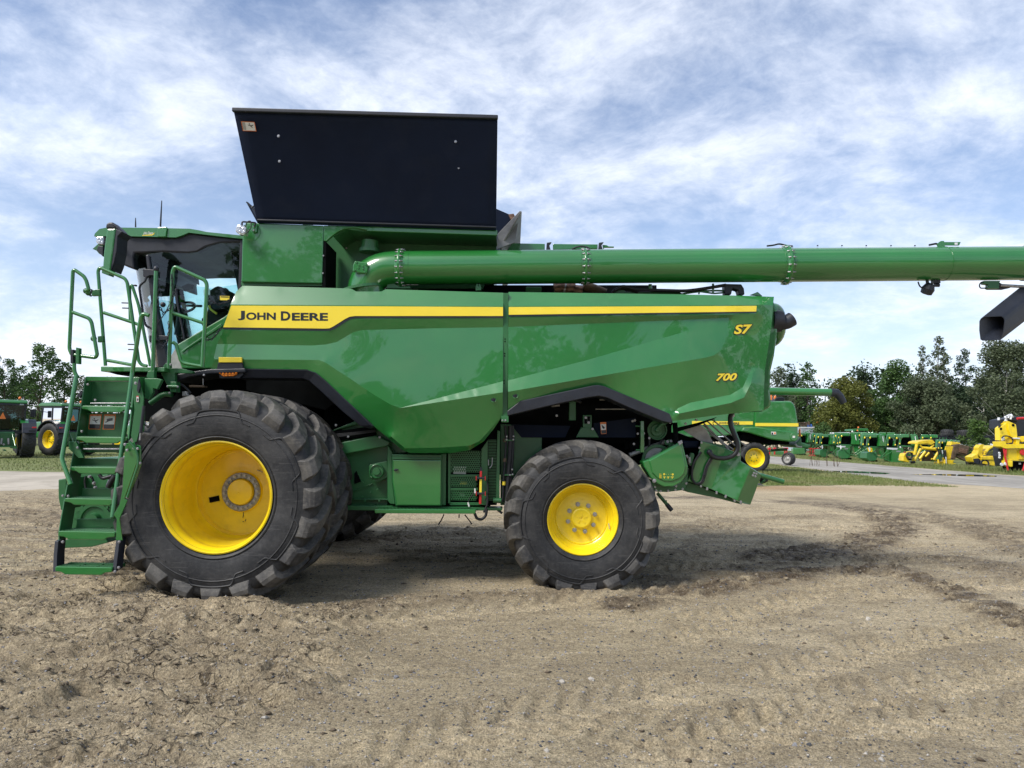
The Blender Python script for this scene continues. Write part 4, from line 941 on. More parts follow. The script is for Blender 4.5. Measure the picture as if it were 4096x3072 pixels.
# -- cab
YB_ = 8.72; CW = 2*(YC-YB_)
roof_pts = Z(1, 365,300, 372,278, 410,240, 470,228, 570,228, 890,232, 1160,238, 1230,250, 1300,265, 1600,295, 1597,322, 1400,300, 1150,270, 1090,295, 1040,310, 660,300, 590,262, 545,300, 440,300)
C(MB().prism(pp(roof_pts, YB_), (0, CW, 0)).build('cab_roof', 'green', None, 0))
cplate('roof_block', Z(1, 890,226, 965,222, 972,232, 960,306, 888,306), YB_-.02, .3, 'green', .008)
C(MB().prism(pp(Z(1, 440,300, 545,300, 590,262, 660,300, 1040,310, 1090,295, 1150,272, 1400,302, 1590,322, 1585,352, 1400,357, 1290,388, 1220,430, 1150,440, 940,430, 700,440, 690,480, 700,575, 620,545, 540,505, 470,470, 430,450, 395,385), YB_+.04), (0, .12, 0)).build('roof_liner', 'black', None, .02))
C(MB().prism(pp(Z(1, 560,312, 1585,330, 1585,350, 1290,375, 1150,400, 940,400, 720,410, 640,470, 560,440), YB_+.16), (0, CW-.4, 0)).build('headliner', 'headliner', None, .02))
C(MB().prism(pp(Z(1, 440,300, 560,305, 700,400, 690,470, 700,560, 620,535, 540,500, 470,470, 430,450, 395,385), YB_+.16), (0, CW-.32, 0)).build('visor_underside', 'black', None, .02))
text_px('signature_letter', 'John Deere', (572, 926, 612, 941), YB_-.004, 'decal_white', combine, .01, .5, 0); cplate('badge_swoosh', Z(1, 765,291, 850,285, 868,268, 862,285, 845,294, 765,296), YB_-.003, .003, 'decal_yellow', 0)
hl = cplate('roof_lamp', Z(1, 382,305, 445,300, 442,372, 400,368, 378,345), YB_-.02, .25, 'lamp', .012)
for q in Z(1, 400,322, 425,322, 410,345, 432,350): sub(bolt(P(*q, YB_-.02), .014, .008, 'lamp', None, name='reflector_cup'), hl)
cplate('lamp_housing', Z(1, 350,405, 398,362, 440,375, 440,460, 405,445, 380,415), YB_+.0, .3, 'green_flat'); cplate('lamp_housing', Z(1, 385,415, 398,378, 440,385, 438,470, 408,440), YB_-.01, .2, 'black')
for q in Z(1, 585,365, 585,385): C(bolt(P(*q, YB_-.0), .012, .05, 'steel', None))
cplate('roof_bracket', Z(1, 545,305, 580,300, 590,440, 560,440), YB_+.02, .1, 'black')
for (x, y0, y1, r) in ((710,148,225,.010), (924,5,220,.012)):
    a, b_ = Z(1, x+(0 if x < 800 else 3), y0, x-(0 if x < 800 else 8), y1); C(MB().tube([P(*b_, 9.4), P(*b_, 9.4).lerp(P(*a, 9.4), .4), P(*a, 9.4)], [r, r*.9, r*.5], 8).build('antenna', 'black'))
# glass: near side, windscreen (curved), far side
def gpane(name, grid, mat='glass'):
    n, m = len(grid), len(grid[0]); V = [p for row in grid for p in row]; F = [(i*m+j, i*m+j+1, (i+1)*m+j+1, (i+1)*m+j) for i in range(n-1) for j in range(m-1)]
    return C(ob(name, raw_mesh(name, V, F, mat, True)))
sg = Z(1, 800,452, 1590,335, 1562,690, 1555,900, 1060,1192, 965,1385, 955,1385)
pts_ = pp(sg, YB_+.06); C(ob('side_window', raw_mesh('side_window', pts_, [tuple(range(len(pts_)))], 'glass')))
farp = [Vector((p.x, 2*YC-p.y, p.z)) for p in pts_]; C(ob('side_window', raw_mesh('side_window', farp, [tuple(range(len(farp)))], 'glass')))
rows = []
for t in range(9):
    q = t/8; a = Vector(Z(1, 800,460)[0]).lerp(Vector(Z(1, 960,1385)[0]), q); c0 = P(a.x, a.y, YB_+.06); row = []
    d = .45-.03*q
    for s_ in range(13):
        u = s_/12; yy = YB_+.06 + u*(CW-.12); row.append(Vector((c0.x - d*(1-abs(2*u-1)**3.2), yy, c0.z)))
    rows.append(row)
gpane('windscreen', rows)
# pillars
def pillar(name, pts, Y, d, mat='black'): return cplate(name, pts, Y, d, mat, .008)
for yy in (YB_+.03, 2*YC-YB_-.13):
    pillar('pillar', Z(1, 792,455, 818,455, 880,900, 985,1385, 895,1385, 850,960), yy, .10)
    pillar('pillar', Z(1, 1575,330, 1605,325, 1590,700, 1560,900, 1545,900, 1562,690), yy, .10)
cplate('door_handle', Z(1, 770,570, 862,578, 862,625, 825,625, 800,640, 772,635), YB_-.02, .05, 'black'); cplate('door_handle', Z(1, 822,1120, 985,1125, 985,1160, 880,1165, 850,1180, 822,1180), YB_-.02, .05, 'black')
ctube('grab_bar', Z(1, 800,640, 790,672, 738,712, 780,1000, 795,1045, 850,1070), [YB_-.06]*6, .014, 'black', .05)
ctube('wiper', Z(1, 890,1030, 960,930, 1050,735), [YB_+.02]*3, .006, 'black'); ctube('wiper', Z(1, 1045,735, 1060,880, 1115,1150), [YB_+.03]*3, .012, 'black', .05)
# lower cab wall and floor
cplate('cab_lower_panel', Z(1, 1048,1200, 1440,970, 1560,880, 1620,1000, 1600,1400, 1090,1395, 1055,1290), YB_, .12, 'green', .015)
cplate('panel_ridge', Z(1, 1080,1255, 1420,1020, 1430,1050, 1125,1245, 1100,1270), YB_-.015, .03, 'green', .01)
cplate('cab_sill', Z(1, 950,1380, 1060,1195, 1075,1300, 1100,1400, 940,1400), YB_+.02, .1, 'grey_steel'); C(MB().prism(pp(Z(1, 880,1385, 1600,1390, 1600,1480, 890,1470), YB_+.05), (0, CW-.1, 0)).build('cab_floor', 'dark'))
C(MB().prism(pp(Z(1, 1480,330, 1600,330, 1600,1390, 1560,1390, 1560,760), YC-.55), (0, 1.5, 0)).build('cab_rear_wall', 'seat'))
# inside: seat, console, column, monitor
b = MB(); b.prism(pp(Z(1, 1290,760, 1380,700, 1500,760, 1530,1020, 1480,1060, 1250,1060, 1240,980, 1300,930), YC-.3), (0, .6, 0)); C(b.build('operator_seat', 'seat', None, .05))
cplate('arm_console', Z(1, 1300,880, 1360,860, 1500,820, 1510,870, 1400,905, 1320,930), YC-.5, .2, 'black', .02)
ctube('seat_belt', Z(1, 1320,875, 1330,905, 1385,945), [YC-.52]*3, .014, 'decal_yellow', .04)
cplate('monitor', Z(1, 1085,720, 1145,690, 1195,705, 1180,740, 1110,755), YC+.1, .05, 'black'); cplate('cab_mirror', Z(1, 1380,745, 1400,725, 1460,728, 1480,745, 1470,762, 1395,764), YC+.3, .04, 'lamp')
cplate('notice_sticker', Z(1, 1410,795, 1488,797, 1486,832, 1410,830), YB_+.05, .003, 'decal_yellow', 0); cplate('notice_text', Z(1, 1416,799, 1482,801, 1482,808, 1416,806), YB_+.047, .002, 'decal_dark', 0)
ctube('steering_column', Z(1, 1060,1120, 1085,950, 1095,895), [YC]*3, .05, 'black'); b = MB(); c = P(*Z(1, 1120,890)[0], YC)
b.tube([c+Vector((.17*math.cos(a)*.6, .20*math.sin(a), .17*math.cos(a)*.35)) for a in [2*PI*k/20 for k in range(21)]], .018, 8); C(b.build('steering_wheel', 'black'))
ctube('cab_rail', Z(1, 930,868, 1260,880), [2*YC-YB_-.2]*2, .02, 'black'); C(MB().sphere(P(*Z(1, 937,868)[0], YB_-.05), .032).build('mirror_ball', 'black'))
cplate('roof_console', Z(1, 870,470, 960,455, 1020,520, 1030,610, 1000,590, 985,545, 920,500), YC-.4, .8, 'black', .03)
cplate('light_switch', Z(1, 1272,735, 1325,735, 1325,788, 1272,788), YB_+.07, .02, 'decal_white')
# mirror
C(MB().prism(pp(Z(1, 470,238, 545,236, 500,590, 488,610, 435,560, 445,430), 8.02), (0, .06, 0)).build('mirror_housing', 'green', None, .015))
C(MB().prism(pp(Z(1, 545,240, 600,262, 560,300, 552,420, 530,520, 505,585, 498,580), 8.03), (0, .22, 0)).build('mirror_back', 'black', None, .02))
cplate('mirror_foot', Z(1, 430,545, 502,580, 490,628, 428,605), 8.03, .10, 'green_flat'); C(MB().prism(pp(Z(1, 458,235, 462,195, 490,180, 515,183, 560,220, 600,262, 560,275, 545,240), 8.05), (0, .15, 0)).build('mirror_arm', 'black', None, .02))

# -- platform and hand rails
YP = 7.75
C(MB().prism(pp(Z(1, 420,1380, 950,1388, 950,1425, 420,1422), YP), (0, 1.1, 0)).build('platform', 'green', None, .006))
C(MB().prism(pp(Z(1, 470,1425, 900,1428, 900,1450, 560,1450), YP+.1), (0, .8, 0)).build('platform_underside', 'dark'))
cplate('platform_bracket', Z('h', 690,430, 740,370, 820,375, 825,480, 1045,480, 1300,545, 1300,590, 930,580, 930,760, 960,760, 960,975, 830,975, 810,820, 760,820, 640,590), YP+.10, .06, 'green_flat'); cplate('step_hinge', Z('h', 835,760, 960,760, 960,975, 835,975), YP+.05, .1, 'green_flat')
ctube('hinge_pin', Z('h', 780,858, 990,865), [YP+.04]*2, .018, 'green_flat'); 
for q in Z('h', 677,530, 763,522): cbolt(q, YP+.09, .016, .015)
for q in Z('h', 518,583, 510,845, 843,405, 1535,622, 780,860, 990,865, 820,995): cbolt(q, YP+.03, .012, .012)
R_ = .0185
def rail(pts, Y, r=R_, f=.07, name='hand_rail'): return ctube(name, pts, Y, r, 'green', f, 12)
rail(Z(1, 200,1290, 180,1280, 160,1235, 190,590, 205,580, 280,632, 300,665, 322,745, 300,755), [7.35]*9)
rail(Z(1, 185,930, 325,982, 345,1015, 392,1285, 375,1308, 205,1285), [7.35]*6)
rail(Z(1, 200,1355, 203,1430, 232,1475), [7.35]*3)
cplate('rail_hinge', Z(1, 215,1222, 240,1228, 238,1360, 212,1358), 7.32, .05, 'green_flat', .003); cplate('rail_hinge', Z(1, 168,1240, 192,1240, 190,1355, 168,1355), 7.33, .05, 'black', .003)
for a in (Z(1, 345,748, 412,738, 412,792, 345,795), Z(1, 395,1130, 440,1125, 440,1175, 395,1180)): cplate('rail_bracket', a, 7.50, .04, 'green_flat', .003)
for q in Z(1, 300,755, 318,770, 362,1150): C(MB().sphere(P(*q, 7.42), .03, 10, 8).build('rail_bumper', 'green_flat'))
ctube('latch_spring', Z(1, 330,745, 350,745, 330,795, 345,795), [7.42]*4, .008, 'black', .01)
rail(Z(1, 460,1375, 398,590, 412,560, 620,650, 640,682, 735,1335, 760,1368, 805,1378), [7.85]*8); rail(Z(1, 445,935, 685,1015), [7.85]*2); rail(Z(1, 475,1330, 690,1370), [7.85]*2)
rail(Z(1, 665,1000, 660,720, 680,706, 735,870, 832,1378), [8.6]*5); rail(Z(1, 680,1010, 735,1035), [8.5]*2)
rail(Z(1, 820,958, 800,952, 772,945, 755,970), [7.3]*4, .02, .03); 
rail(Z(1, 880,585, 852,1420), [7.72]*2, .021); C(MB().sphere(P(*Z(1, 881,572)[0], 7.72), (.03,.03,.034)).build('post_cap', 'black')); cplate('post_socket', Z('h', 370,545, 425,530, 500,530, 500,890, 410,885, 340,650), 7.70, .06, 'green_flat')
rail(Z(1, 985,1400, 1018,590, 1035,552, 1285,665, 1302,700, 1265,1385), [7.80]*6, .0205); rail(Z(1, 1020,938, 1285,1025), [7.80]*2); rail(Z(1, 1018,1180, 1045,1195, 1085,1335, 1110,1355, 1262,1382), [7.80]*5)
for x in ((605,853),(610,896),(655,1197),(660,1240)):
    a, b_ = Z(1, x[0]-10,x[1], x[0]+45,x[1]+2); C(MB().tube([P(*a, 8.0), P(*b_, 8.0)], .007, 8).build('cable_peg', 'black'))
cplate('rail_knob', Z(1, 690,700, 712,700, 712,714, 690,712), 8.5, .04, 'black')
# chains
def chain(pts, Y, n, name='chain'):
    q = [P(x, y, Y) for x, y in pts]; mb = MB(); acc = [0.0]
    for a, b in zip(q[:-1], q[1:]): acc.append(acc[-1]+(b-a).length)
    for k in range(n):
        d = acc[-1]*(k+.5)/n; i = max(j for j in range(len(q)-1) if acc[j] <= d+1e-9); t = (d-acc[i])/(acc[i+1]-acc[i]); c = q[i].lerp(q[i+1], t); dr = (q[i+1]-q[i]).normalized(); L = acc[-1]/n*.75
        u = Vector((0,1,0)) if k % 2 else dr.cross(Vector((0,1,0))).normalized()
        mb.tube([c+dr*L*math.cos(a)+u*.011*math.sin(a) for a in [2*PI*j/8 for j in range(9)]], .0042, 5, 0, False)
    return C(mb.build(name, 'black'))
def sag(a, b, dip, n=10): 
    return [(a[0]+(b[0]-a[0])*t, a[1]+(b[1]-a[1])*t + dip*4*t*(1-t)) for t in [i/n for i in range(n+1)]]
z_ = Z(1, 895,640, 890,760, 900,880, 945,940, 1000,900, 1020,780, 1010,620); chain(z_, 7.76, 26)
z_ = Z(1, 985,1010, 990,1080, 970,1180, 940,1225, 905,1190, 885,1060); chain(z_, 7.74, 18)
chain(Z(1, 1300,1160, 1340,1155, 1380,1115, 1415,1065), 7.85, 9); chain(Z(1, 1300,790, 1340,840, 1400,865, 1460,850, 1500,820), 7.9, 12)

# -- ladder
def LY(py): return 6.92 + (2300-py)/(2300-1625)*.40
STEPS = [(255,600,388,432), (217,576,604,648), (174,556,814,862), (134,526,1034,1082), (91,491,1264,1322), (70,470,1512,1568)]
for k, (xa, xb, ya, yb) in enumerate(STEPS):
    (x0, y0), (x1, y1) = Z(2, xa, ya, xb, yb); Y = LY(y1); p0, p1 = P(x0, y0, Y), P(x1, y0, Y); hgt = P(x0, y1, Y).z; w = p1.x-p0.x
    mb = MB(); top = p0.z; n = 8
    front = [(p0.x, top-.008), (p0.x+.012, top), (p1.x-.012, top), (p1.x, top-.008), (p1.x-.004, hgt+.030), (p1.x-.07, hgt+.022), (p1.x-.10, hgt), (p0.x+.10, hgt), (p0.x+.06, hgt+.022), (p0.x+.003, hgt+.030)]
    mb.prism([(x, Y, z) for x, z in front], (0, .02, 0)); st = C(mb.build('step', 'green', None, .007))
    g_ = MB(); dep = .24
    if k == 5:
        for j in range(4): yy = Y+.02+.012 + j*(dep-.03)/3.0; g_.box((p0.x+.01, yy, top-.035), (p1.x-.01, yy+.012, top-.004))
        for j in range(4): xx = p0.x+.01+(w-.02)*j/3.0; g_.box((xx-.006, Y+.021, top-.03), (xx+.006, Y+dep, top-.001))
    else: g_.box((p0.x+.008, Y+.02, top-.03), (p1.x-.008, Y+dep, top-.006))
    for j in range(34):
        for i in range(5):
            xx = p0.x+.02+(w-.04)*j/33; yy = Y+.03+i*(dep-.05)/4
            if k < 5 or i != 2: g_.add([(xx-.005,yy,top-.006),(xx+.005,yy,top-.006),(xx,yy+.004,top+.008)], [(0,1,2)]); g_.add([(xx-.005,yy+.008,top-.006),(xx,yy+.004,top+.008),(xx+.005,yy+.008,top-.006)], [(0,1,2)])
    sub(g_.build('tread', 'green_flat'), st)
def stringer(name, pts, th, mat='green_flat', back=.20):
    """side plate lying in depth: front edge follows the ladder"""
    f = [P(x, y, LY(y)+.012) for x, y in pts]; mb = MB(); n = len(f); x = Vector((th, 0, 0)); bk = [p+Vector((0, back, .02)) for p in f]
    V = f + bk + [p+x for p in f] + [p+x for p in bk]; F = []
    for i in range(n-1): F += [(i, i+1, n+i+1, n+i), (2*n+i, 3*n+i, 3*n+i+1, 2*n+i+1), (i, 2*n+i, 2*n+i+1, i+1), (n+i, n+i+1, 3*n+i+1, 3*n+i)]
    F += [(0, n, 3*n, 2*n), (n-1, 3*n-1, 4*n-1, 2*n-1)]
    return C(mb.add(V, F).build(name, mat, None, .003))
stringer('stringer', Z(2, 278,195, 247,400, 210,640), .012); stringer('stringer', Z(2, 205,655, 172,830, 130,1050, 92,1270, 92,1330), .012)
stringer('stringer', Z(2, 618,190, 600,400, 575,640), .014, 'green', .24); stringer('stringer', Z(2, 575,660, 556,830, 527,1050, 495,1270, 492,1320), .014, 'green', .22)
stringer('step_hanger', Z(2, 68,1335, 58,1440, 55,1550), .035, 'black', .12); stringer('step_hanger', Z(2, 497,1325, 482,1440, 470,1550), .035, 'black', .12)
# wide shaped plates on the tyre side
def side_plate(pts, Y, mat='green'): return cplate('ladder_side_plate', pts, Y, .014, mat, .003)
side_plate(Z(2, 560,655, 622,640, 640,690, 640,790, 555,1040, 575,1050, 520,1180, 540,1330, 495,1330, 500,1180, 480,1150, 520,1080, 540,980), 6.97); side_plate(Z(2, 640,660, 668,670, 672,800, 645,880, 575,1040, 555,1030, 620,880, 640,790), 7.0)
side_plate(Z(2, 615,195, 660,190, 664,240, 690,330, 680,480, 640,640, 620,650, 600,600, 625,420, 610,260), 7.04, 'green_flat'); side_plate(Z(2, 655,350, 698,400, 690,560, 650,650, 625,640, 650,520), 7.06, 'green_flat')
cplate('latch_plate', Z('h', 180,690, 215,840, 175,1000, 140,950, 150,820), 7.02, .02, 'black', .003)
ctube('gas_strut', Z(2, 692,390, 668,580), [7.0]*2, .016, 'black'); ctube('gas_strut', Z(2, 668,575, 662,630), [7.0]*2, .008, 'steel'); ctube('ladder_link', Z(2, 590,640, 640,700, 655,790, 575,1030), [6.94]*4, .012, 'green_flat', .05)
for q in Z(2, 560,660, 622,685, 665,790, 648,690, 577,1028, 575,700, 634,232, 520,1340, 125,1340, 490,1548, 516,1520): cbolt(q, 6.95 if q[1] < 2100 else 6.90, .014, .014)
for q in Z(2, 352,350, 228,682, 163,1020, 125,1018, 258,568, 300,240): cbolt(q, LY(q[1])-.0, .012, .012)
# back plates between the steps
def back_plate(pts, off, mat='green_flat', name='riser_plate'): ym = sum(p[1] for p in pts)/len(pts); return cplate(name, pts, LY(ym)+off, .012, mat, .003)
back_plate(Z(2, 285,185, 650,188, 640,215, 280,215), .02, 'green'); up = back_plate(Z(2, 280,215, 630,218, 600,388, 255,385), .16); back_plate(Z(2, 250,440, 585,440, 565,604, 222,604), .16)
back_plate(Z(2, 250,660, 540,660, 530,715, 245,715), .14); back_plate(Z(2, 250,755, 570,760, 560,815, 240,815), .18); back_plate(Z(2, 262,965, 540,968, 528,1035, 255,1035), .18); back_plate(Z(2, 225,1180, 500,1178, 500,1240, 215,1245), .18)
for a in (Z(2, 280,210, 605,212, 605,221, 280,218), Z(2, 265,686, 522,686, 520,698, 262,698), Z(2, 315,368, 600,368, 600,376, 315,376)): back_plate(a, .05, 'steel', 'edge_strip')
# operator decals on the ladder
dY = LY(1560)+.155
def flatq(Y): return lambda x, y, o: P(x, y, Y-o)
lines = []
for (x0, y0, x1, y1) in ((405,235,460,235),(405,235,395,360),(395,360,575,360),(575,360,595,235),(500,235,595,235),(460,240,465,300),(395,300,600,300),(450,300,445,360),(495,300,490,360),(540,300,540,360),(470,275,540,272),(480,290,535,290),(500,300,560,345),(430,240,425,290)):
    lines.append(Z(2, x0, y0, x1, y1))
mb = MB()
for a, b_ in lines: mb.bar(P(*a, dY), P(*b_, dY), .004, .003, (0,1,0))
for (x, y, w, h) in ((490,235,50,12),(470,278,12,22),(505,275,30,18),(400,340,16,20),(462,345,10,10),(560,335,26,20),(465,305,10,8)):
    mb.prism(pp(Z(2, x,y, x+w,y, x+w,y+h, x,y+h), dY), (0, .002, 0))
C(mb.build('yellow_diagram', 'decal_yellow'))
warn_dark = [[(.05,.66),(.95,.66),(.95,.96),(.05,.96)]]
decal(combine, quad_px(Z(2, 314,450, 397,450, 385,555, 303,553), flatq(LY(1690)+.155)), 'decal_orange', [(.06,.10,.94,.66)], [[(.1+.8*u, .12+.7*v) for u, v in f] for f in FIG] + warn_dark)
decal(combine, quad_px(Z(2, 414,450, 496,450, 484,556, 402,555), flatq(LY(1690)+.155)), 'decal_orange', [(.06,.10,.94,.66)], [[(.25,.30),(.75,.22),(.78,.40),(.3,.48)], [(.15,.5),(.4,.42),(.42,.47),(.2,.56)]] + [[(.06,.67),(.94,.67),(.94,.95),(.06,.95)]])
decal(combine, quad_px(Z('h', 132,1055, 180,1055, 180,1180, 132,1180), flatq(7.035)), 'red', [(.05,.15,.95,.98)], [[(.3,.3),(.8,.5),(.6,.8),(.2,.9)]])
# ladder hand rails
lr = lambda pts, off: [LY(y)-off for x, y in pts]
z_ = Z(2, 220,180, 118,760, 130,800, 180,940); rail(z_, lr(z_, .06), .021, .08)
z_ = Z(1, 755,970)+Z(2, 610,160, 470,1170); rail(z_, [7.3, LY(z_[1][1])-.06, LY(z_[2][1])-.04], .021, .05)
cplate('rail_foot', Z(2, 455,1160, 482,1150, 478,1182, 455,1182), LY(2070)-.04, .05, 'green_flat', .003); cplate('rail_foot', Z(2, 165,640, 215,640, 240,690, 270,755, 235,755, 165,690), LY(1790)+.0, .03, 'green_flat', .003)
C(MB().prism(pp(Z(2, 222,320, 250,285, 262,300, 240,335), 7.4), (0, .05, 0)).build('rail_stop', 'black'))
# -- machinery seen through the ladder: feeder drive, frame, header drive
C(MB().prism(pp(Z(2, 92,905, 150,895, 150,1110, 110,1120, 92,1030), 8.2), (0, .8, 0)).build('feeder_side', 'green_flat', None, .01))
C(MB().prism(pp(Z(2, 200,760, 560,750, 560,1330, 420,1330, 300,1370, 180,1385, 150,1320, 140,1000), 8.6), (0, 2.2, 0)).build('feeder_house', 'green_flat', None, .03))
cplate('feeder_panel', Z(2, 200,1310, 420,1310, 440,1345, 330,1375, 130,1385, 95,1340), 7.9, .25, 'green_flat'); b = MB(); c = P(*Z(2, 350,1185)[0], 8.3)
b.lathe([(.0,.19),(-.03,.19),(-.03,.15),(-.01,.14),(-.01,.08),(-.08,.07),(-.08,0)], c, (0,1,0), 28, False); C(b.build('drive_pulley', 'green_flat'))
b = MB()
for k in range(16): a = 2*PI*k/16; b.obox(c+Vector((math.cos(a)*.20, -.015, math.sin(a)*.20)), (.014,0,0), (0,.015,0), (0,0,.014))
C(b.build('pulley_cogs', 'green_flat'))
for q in ((Z(2, 285,880, 275,920, 285,965), .010), (Z(2, 310,880, 330,890, 350,960), .012), (Z(2, 380,870, 400,900, 470,880), .02), (Z(2, 440,960, 460,920, 490,880), .03)): ctube('hydraulic_hose', q[0], [8.3]*3, q[1], 'hose', .05)
for q in Z(2, 315,885, 345,930, 355,960): C(bolt(P(*q, 8.28), .014, .03, 'steel', None))
C(MB().tube([P(*q, 8.4) for q in Z(2, 440,960, 460,910)], .03, 10).build('coupler', 'steel')); cplate('coupler_block', Z(2, 360,880, 440,870, 450,960, 380,965), 8.45, .1, 'green_flat')
cplate('front_bracket', Z('h', 300,690, 570,690, 660,720, 610,830, 560,920, 480,900, 470,1000, 390,1140, 300,1100), 7.55, .05, 'green_flat'); ctube('brace', Z('h', 420,1210, 700,1010, 880,1030), [7.9]*3, .03, 'green_flat')
cplate('dark_bracket', Z('h', 560,600, 700,590, 700,1000, 580,1080), 8.1, .3, 'dark'); cplate('latch_block', Z('h', 1075,965, 1165,960, 1195,1050, 1080,1065), 7.9, .05, 'grey_steel'); cplate('wood_block', Z('h', 1222,830, 1535,840, 1535,875, 1222,875), 8.0, .1, 'brown')
ctube('hydraulic_hose', Z('h', 990,800, 1100,830, 1200,930, 1260,1000), [7.95]*4, .012, 'hose', .08); ctube('wire', Z('h', 1515,700, 1515,830), [7.95]*2, .004, 'grey_steel')

# -- lower body between the wheels
YL = 8.42
cplate('body_wall', Z(6, 200,560, 780,480, 900,860, 700,870, 690,1480, 100,1480, 100,900), YL+.12, .06, 'green_flat')
cplate('frame_beam', Z(6, 100,760, 560,670, 720,740, 700,785, 240,870, 100,880), YL-.02, .10, 'green_flat', .01); cplate('frame_beam', Z(6, 60,620, 350,500, 420,530, 120,610, 60,640), YL+.06, .1, 'green_flat', .01)
cplate('dark_channel', Z(6, 0,640, 550,560, 555,670, 180,720, 0,760), YL+.04, .06, 'dark')
for k in range(3): ctube('cable', Z(6, 130,655+k*14, 300,640+k*12, 560,605+k*10), [YL]*3, .007, 'hose', .1)
for q in Z(6, 257,683, 122,555, 605,688, 730,862): cbolt(q, YL-.03, .014, .014)
b = MB(); c = P(*Z(6, 575,1065)[0], YL); cplate('bearing_plate', Z(6, 485,1010, 500,990, 690,950, 700,1130, 580,1190, 535,1180, 520,1145, 490,1140), YL+.02, .05, 'green_flat', .006)
b.lathe([(.03,.085),(-.03,.082),(-.035,.075),(-.02,.07),(-.02,.045),(-.04,.04),(-.04,0)], c, (0,1,0), 32); C(b.build('bearing_housing', 'green_flat'))
for q in Z(6, 510,1015, 622,1010, 630,1115, 518,1130, 555,1080, 660,1075): cbolt(q, YL+.02, .014, .014, 'green_flat')
C(MB().prism(pp(Z(6, 325,1090, 345,1060, 395,1180, 325,1205), YL+.1), (0, .02, 0)).build('access_slot', 'dark')); ctube('weld_edge', Z(6, 320,1285, 530,1200), [YL+.11]*2, .008, 'green_flat')
cplate('lower_rail', Z(6, 60,1365, 720,1370, 720,1385, 60,1380), YL+.05, .1, 'green_flat'); cplate('lower_rail', Z(6, 60,1440, 1960,1470, 1960,1500, 560,1500, 60,1490), YL-.02, .2, 'green_flat')
for q in Z(6, 440,1393, 600,1393, 418,1186, 500,1300, 582,1265, 412,1345): cbolt(q, YL+.04, .013, .012, 'green_flat')
cplate('box_side', Z(6, 690,770, 745,860, 740,930, 745,1180, 775,1430, 720,1425, 690,1385), YL-.06, .2, 'green_flat'); cplate('tool_box', Z(6, 738,875, 1290,880, 1290,1450, 780,1448, 744,1180), YL-.10, .4, 'green_flat', .008)
td = cplate('tool_box_door', Z(6, 750,938, 1284,943, 1278,1442, 792,1440, 775,1330, 748,1180), YL-.13, .03, 'green', .008)
sub(plate('door_handle', Z(6, 757,1048, 775,1038, 808,1040, 810,1050, 790,1062, 762,1060), YL-.15, .03, 'black', None, .004), td); cplate('box_lip', Z(6, 742,915, 1286,920, 1286,932, 742,930), YL-.135, .04, 'green_flat', .003)
cplate('box_post', Z(6, 1290,870, 1340,870, 1335,1440, 1290,1440), YL-.04, .1, 'green_flat')
# perforated screens
cplate('screen_frame', Z(6, 1360,870, 1390,870, 1385,1420, 1360,1420), YL-.02, .06, 'green_flat', .003); cplate('screen_frame', Z(6, 1730,820, 1800,720, 1800,1440, 1700,1435, 1730,1100), YL-.03, .08, 'green_flat', .003)
C(MB().prism(pp(Z(6, 1360,800, 1790,800, 1790,1440, 1360,1440), YL+.10), (0, .05, 0)).build('radiator_core', 'dark'))
def perf(name, x0, y0, x1, y1):
    (a, b_), (c_, d_) = Z(6, x0, y0, x1, y1); p0 = P(a, b_, YL-.01); p1 = P(c_, d_, YL-.01); mb = MB(); pit = .0255; nx_ = int((p1.x-p0.x)/pit); nz_ = int((p0.z-p1.z)/(pit*.88)); V = []; F = []
    for j in range(nz_):
        for i in range(nx_):
            cx = p0.x + (i+.5+(.25 if j % 2 else -.25))*pit; cz = p0.z - (j+.5)*pit*.88; hx, hz = pit/2, pit*.44; r = pit*.34; k = len(V)
            for t in range(8):
                a_ = PI/8 + PI*t/4; sc = 1/max(abs(math.cos(a_)), abs(math.sin(a_))); V.append((cx+hx*sc*math.cos(a_), p0.y, cz+hz*sc*math.sin(a_)))
            for t in range(8): a_ = PI/8 + PI*t/4; V.append((cx+r*math.cos(a_), p0.y, cz+r*math.sin(a_)))
            # corners
            for sx, sz in ((1,1),(-1,1),(-1,-1),(1,-1)): V.append((cx+hx*sx, p0.y, cz+hz*sz))
            F += [(k+t, k+(t+1) % 8, k+8+(t+1) % 8, k+8+t) for t in range(8)]; F += [(k+0, k+16, k+1), (k+2, k+17, k+3), (k+4, k+18, k+5), (k+6, k+19, k+7)]
    o = C(ob(name, raw_mesh(name, V, F, 'green_flat'))); o['kind'] = 'stuff'; return o
perf('perforated_screen', 1385, 835, 1730, 1100); perf('perforated_screen', 1385, 1125, 1680, 1248); perf('perforated_screen', 1385, 1275, 1700, 1410)
for a in (Z(6, 1380,1100, 1730,1100, 1730,1126, 1380,1126), Z(6, 1380,1248, 1690,1248, 1690,1276, 1380,1276), Z(6, 1380,1408, 1710,1410, 1710,1440, 1380,1440)): cplate('screen_frame', a, YL-.015, .02, 'green_flat', .002)
cplate('data_plate', Z(6, 1418,1005, 1560,1008, 1558,1095, 1420,1092), YL+.06, .01, 'decal_white', 0); cplate('data_plate', Z(6, 1495,1180, 1575,1185, 1570,1212, 1495,1208), YL+.06, .01, 'decal_yellow', 0); cplate('data_plate', Z(6, 1490,1310, 1540,1312, 1540,1340, 1490,1338), YL+.06, .01, 'grey_steel', 0)
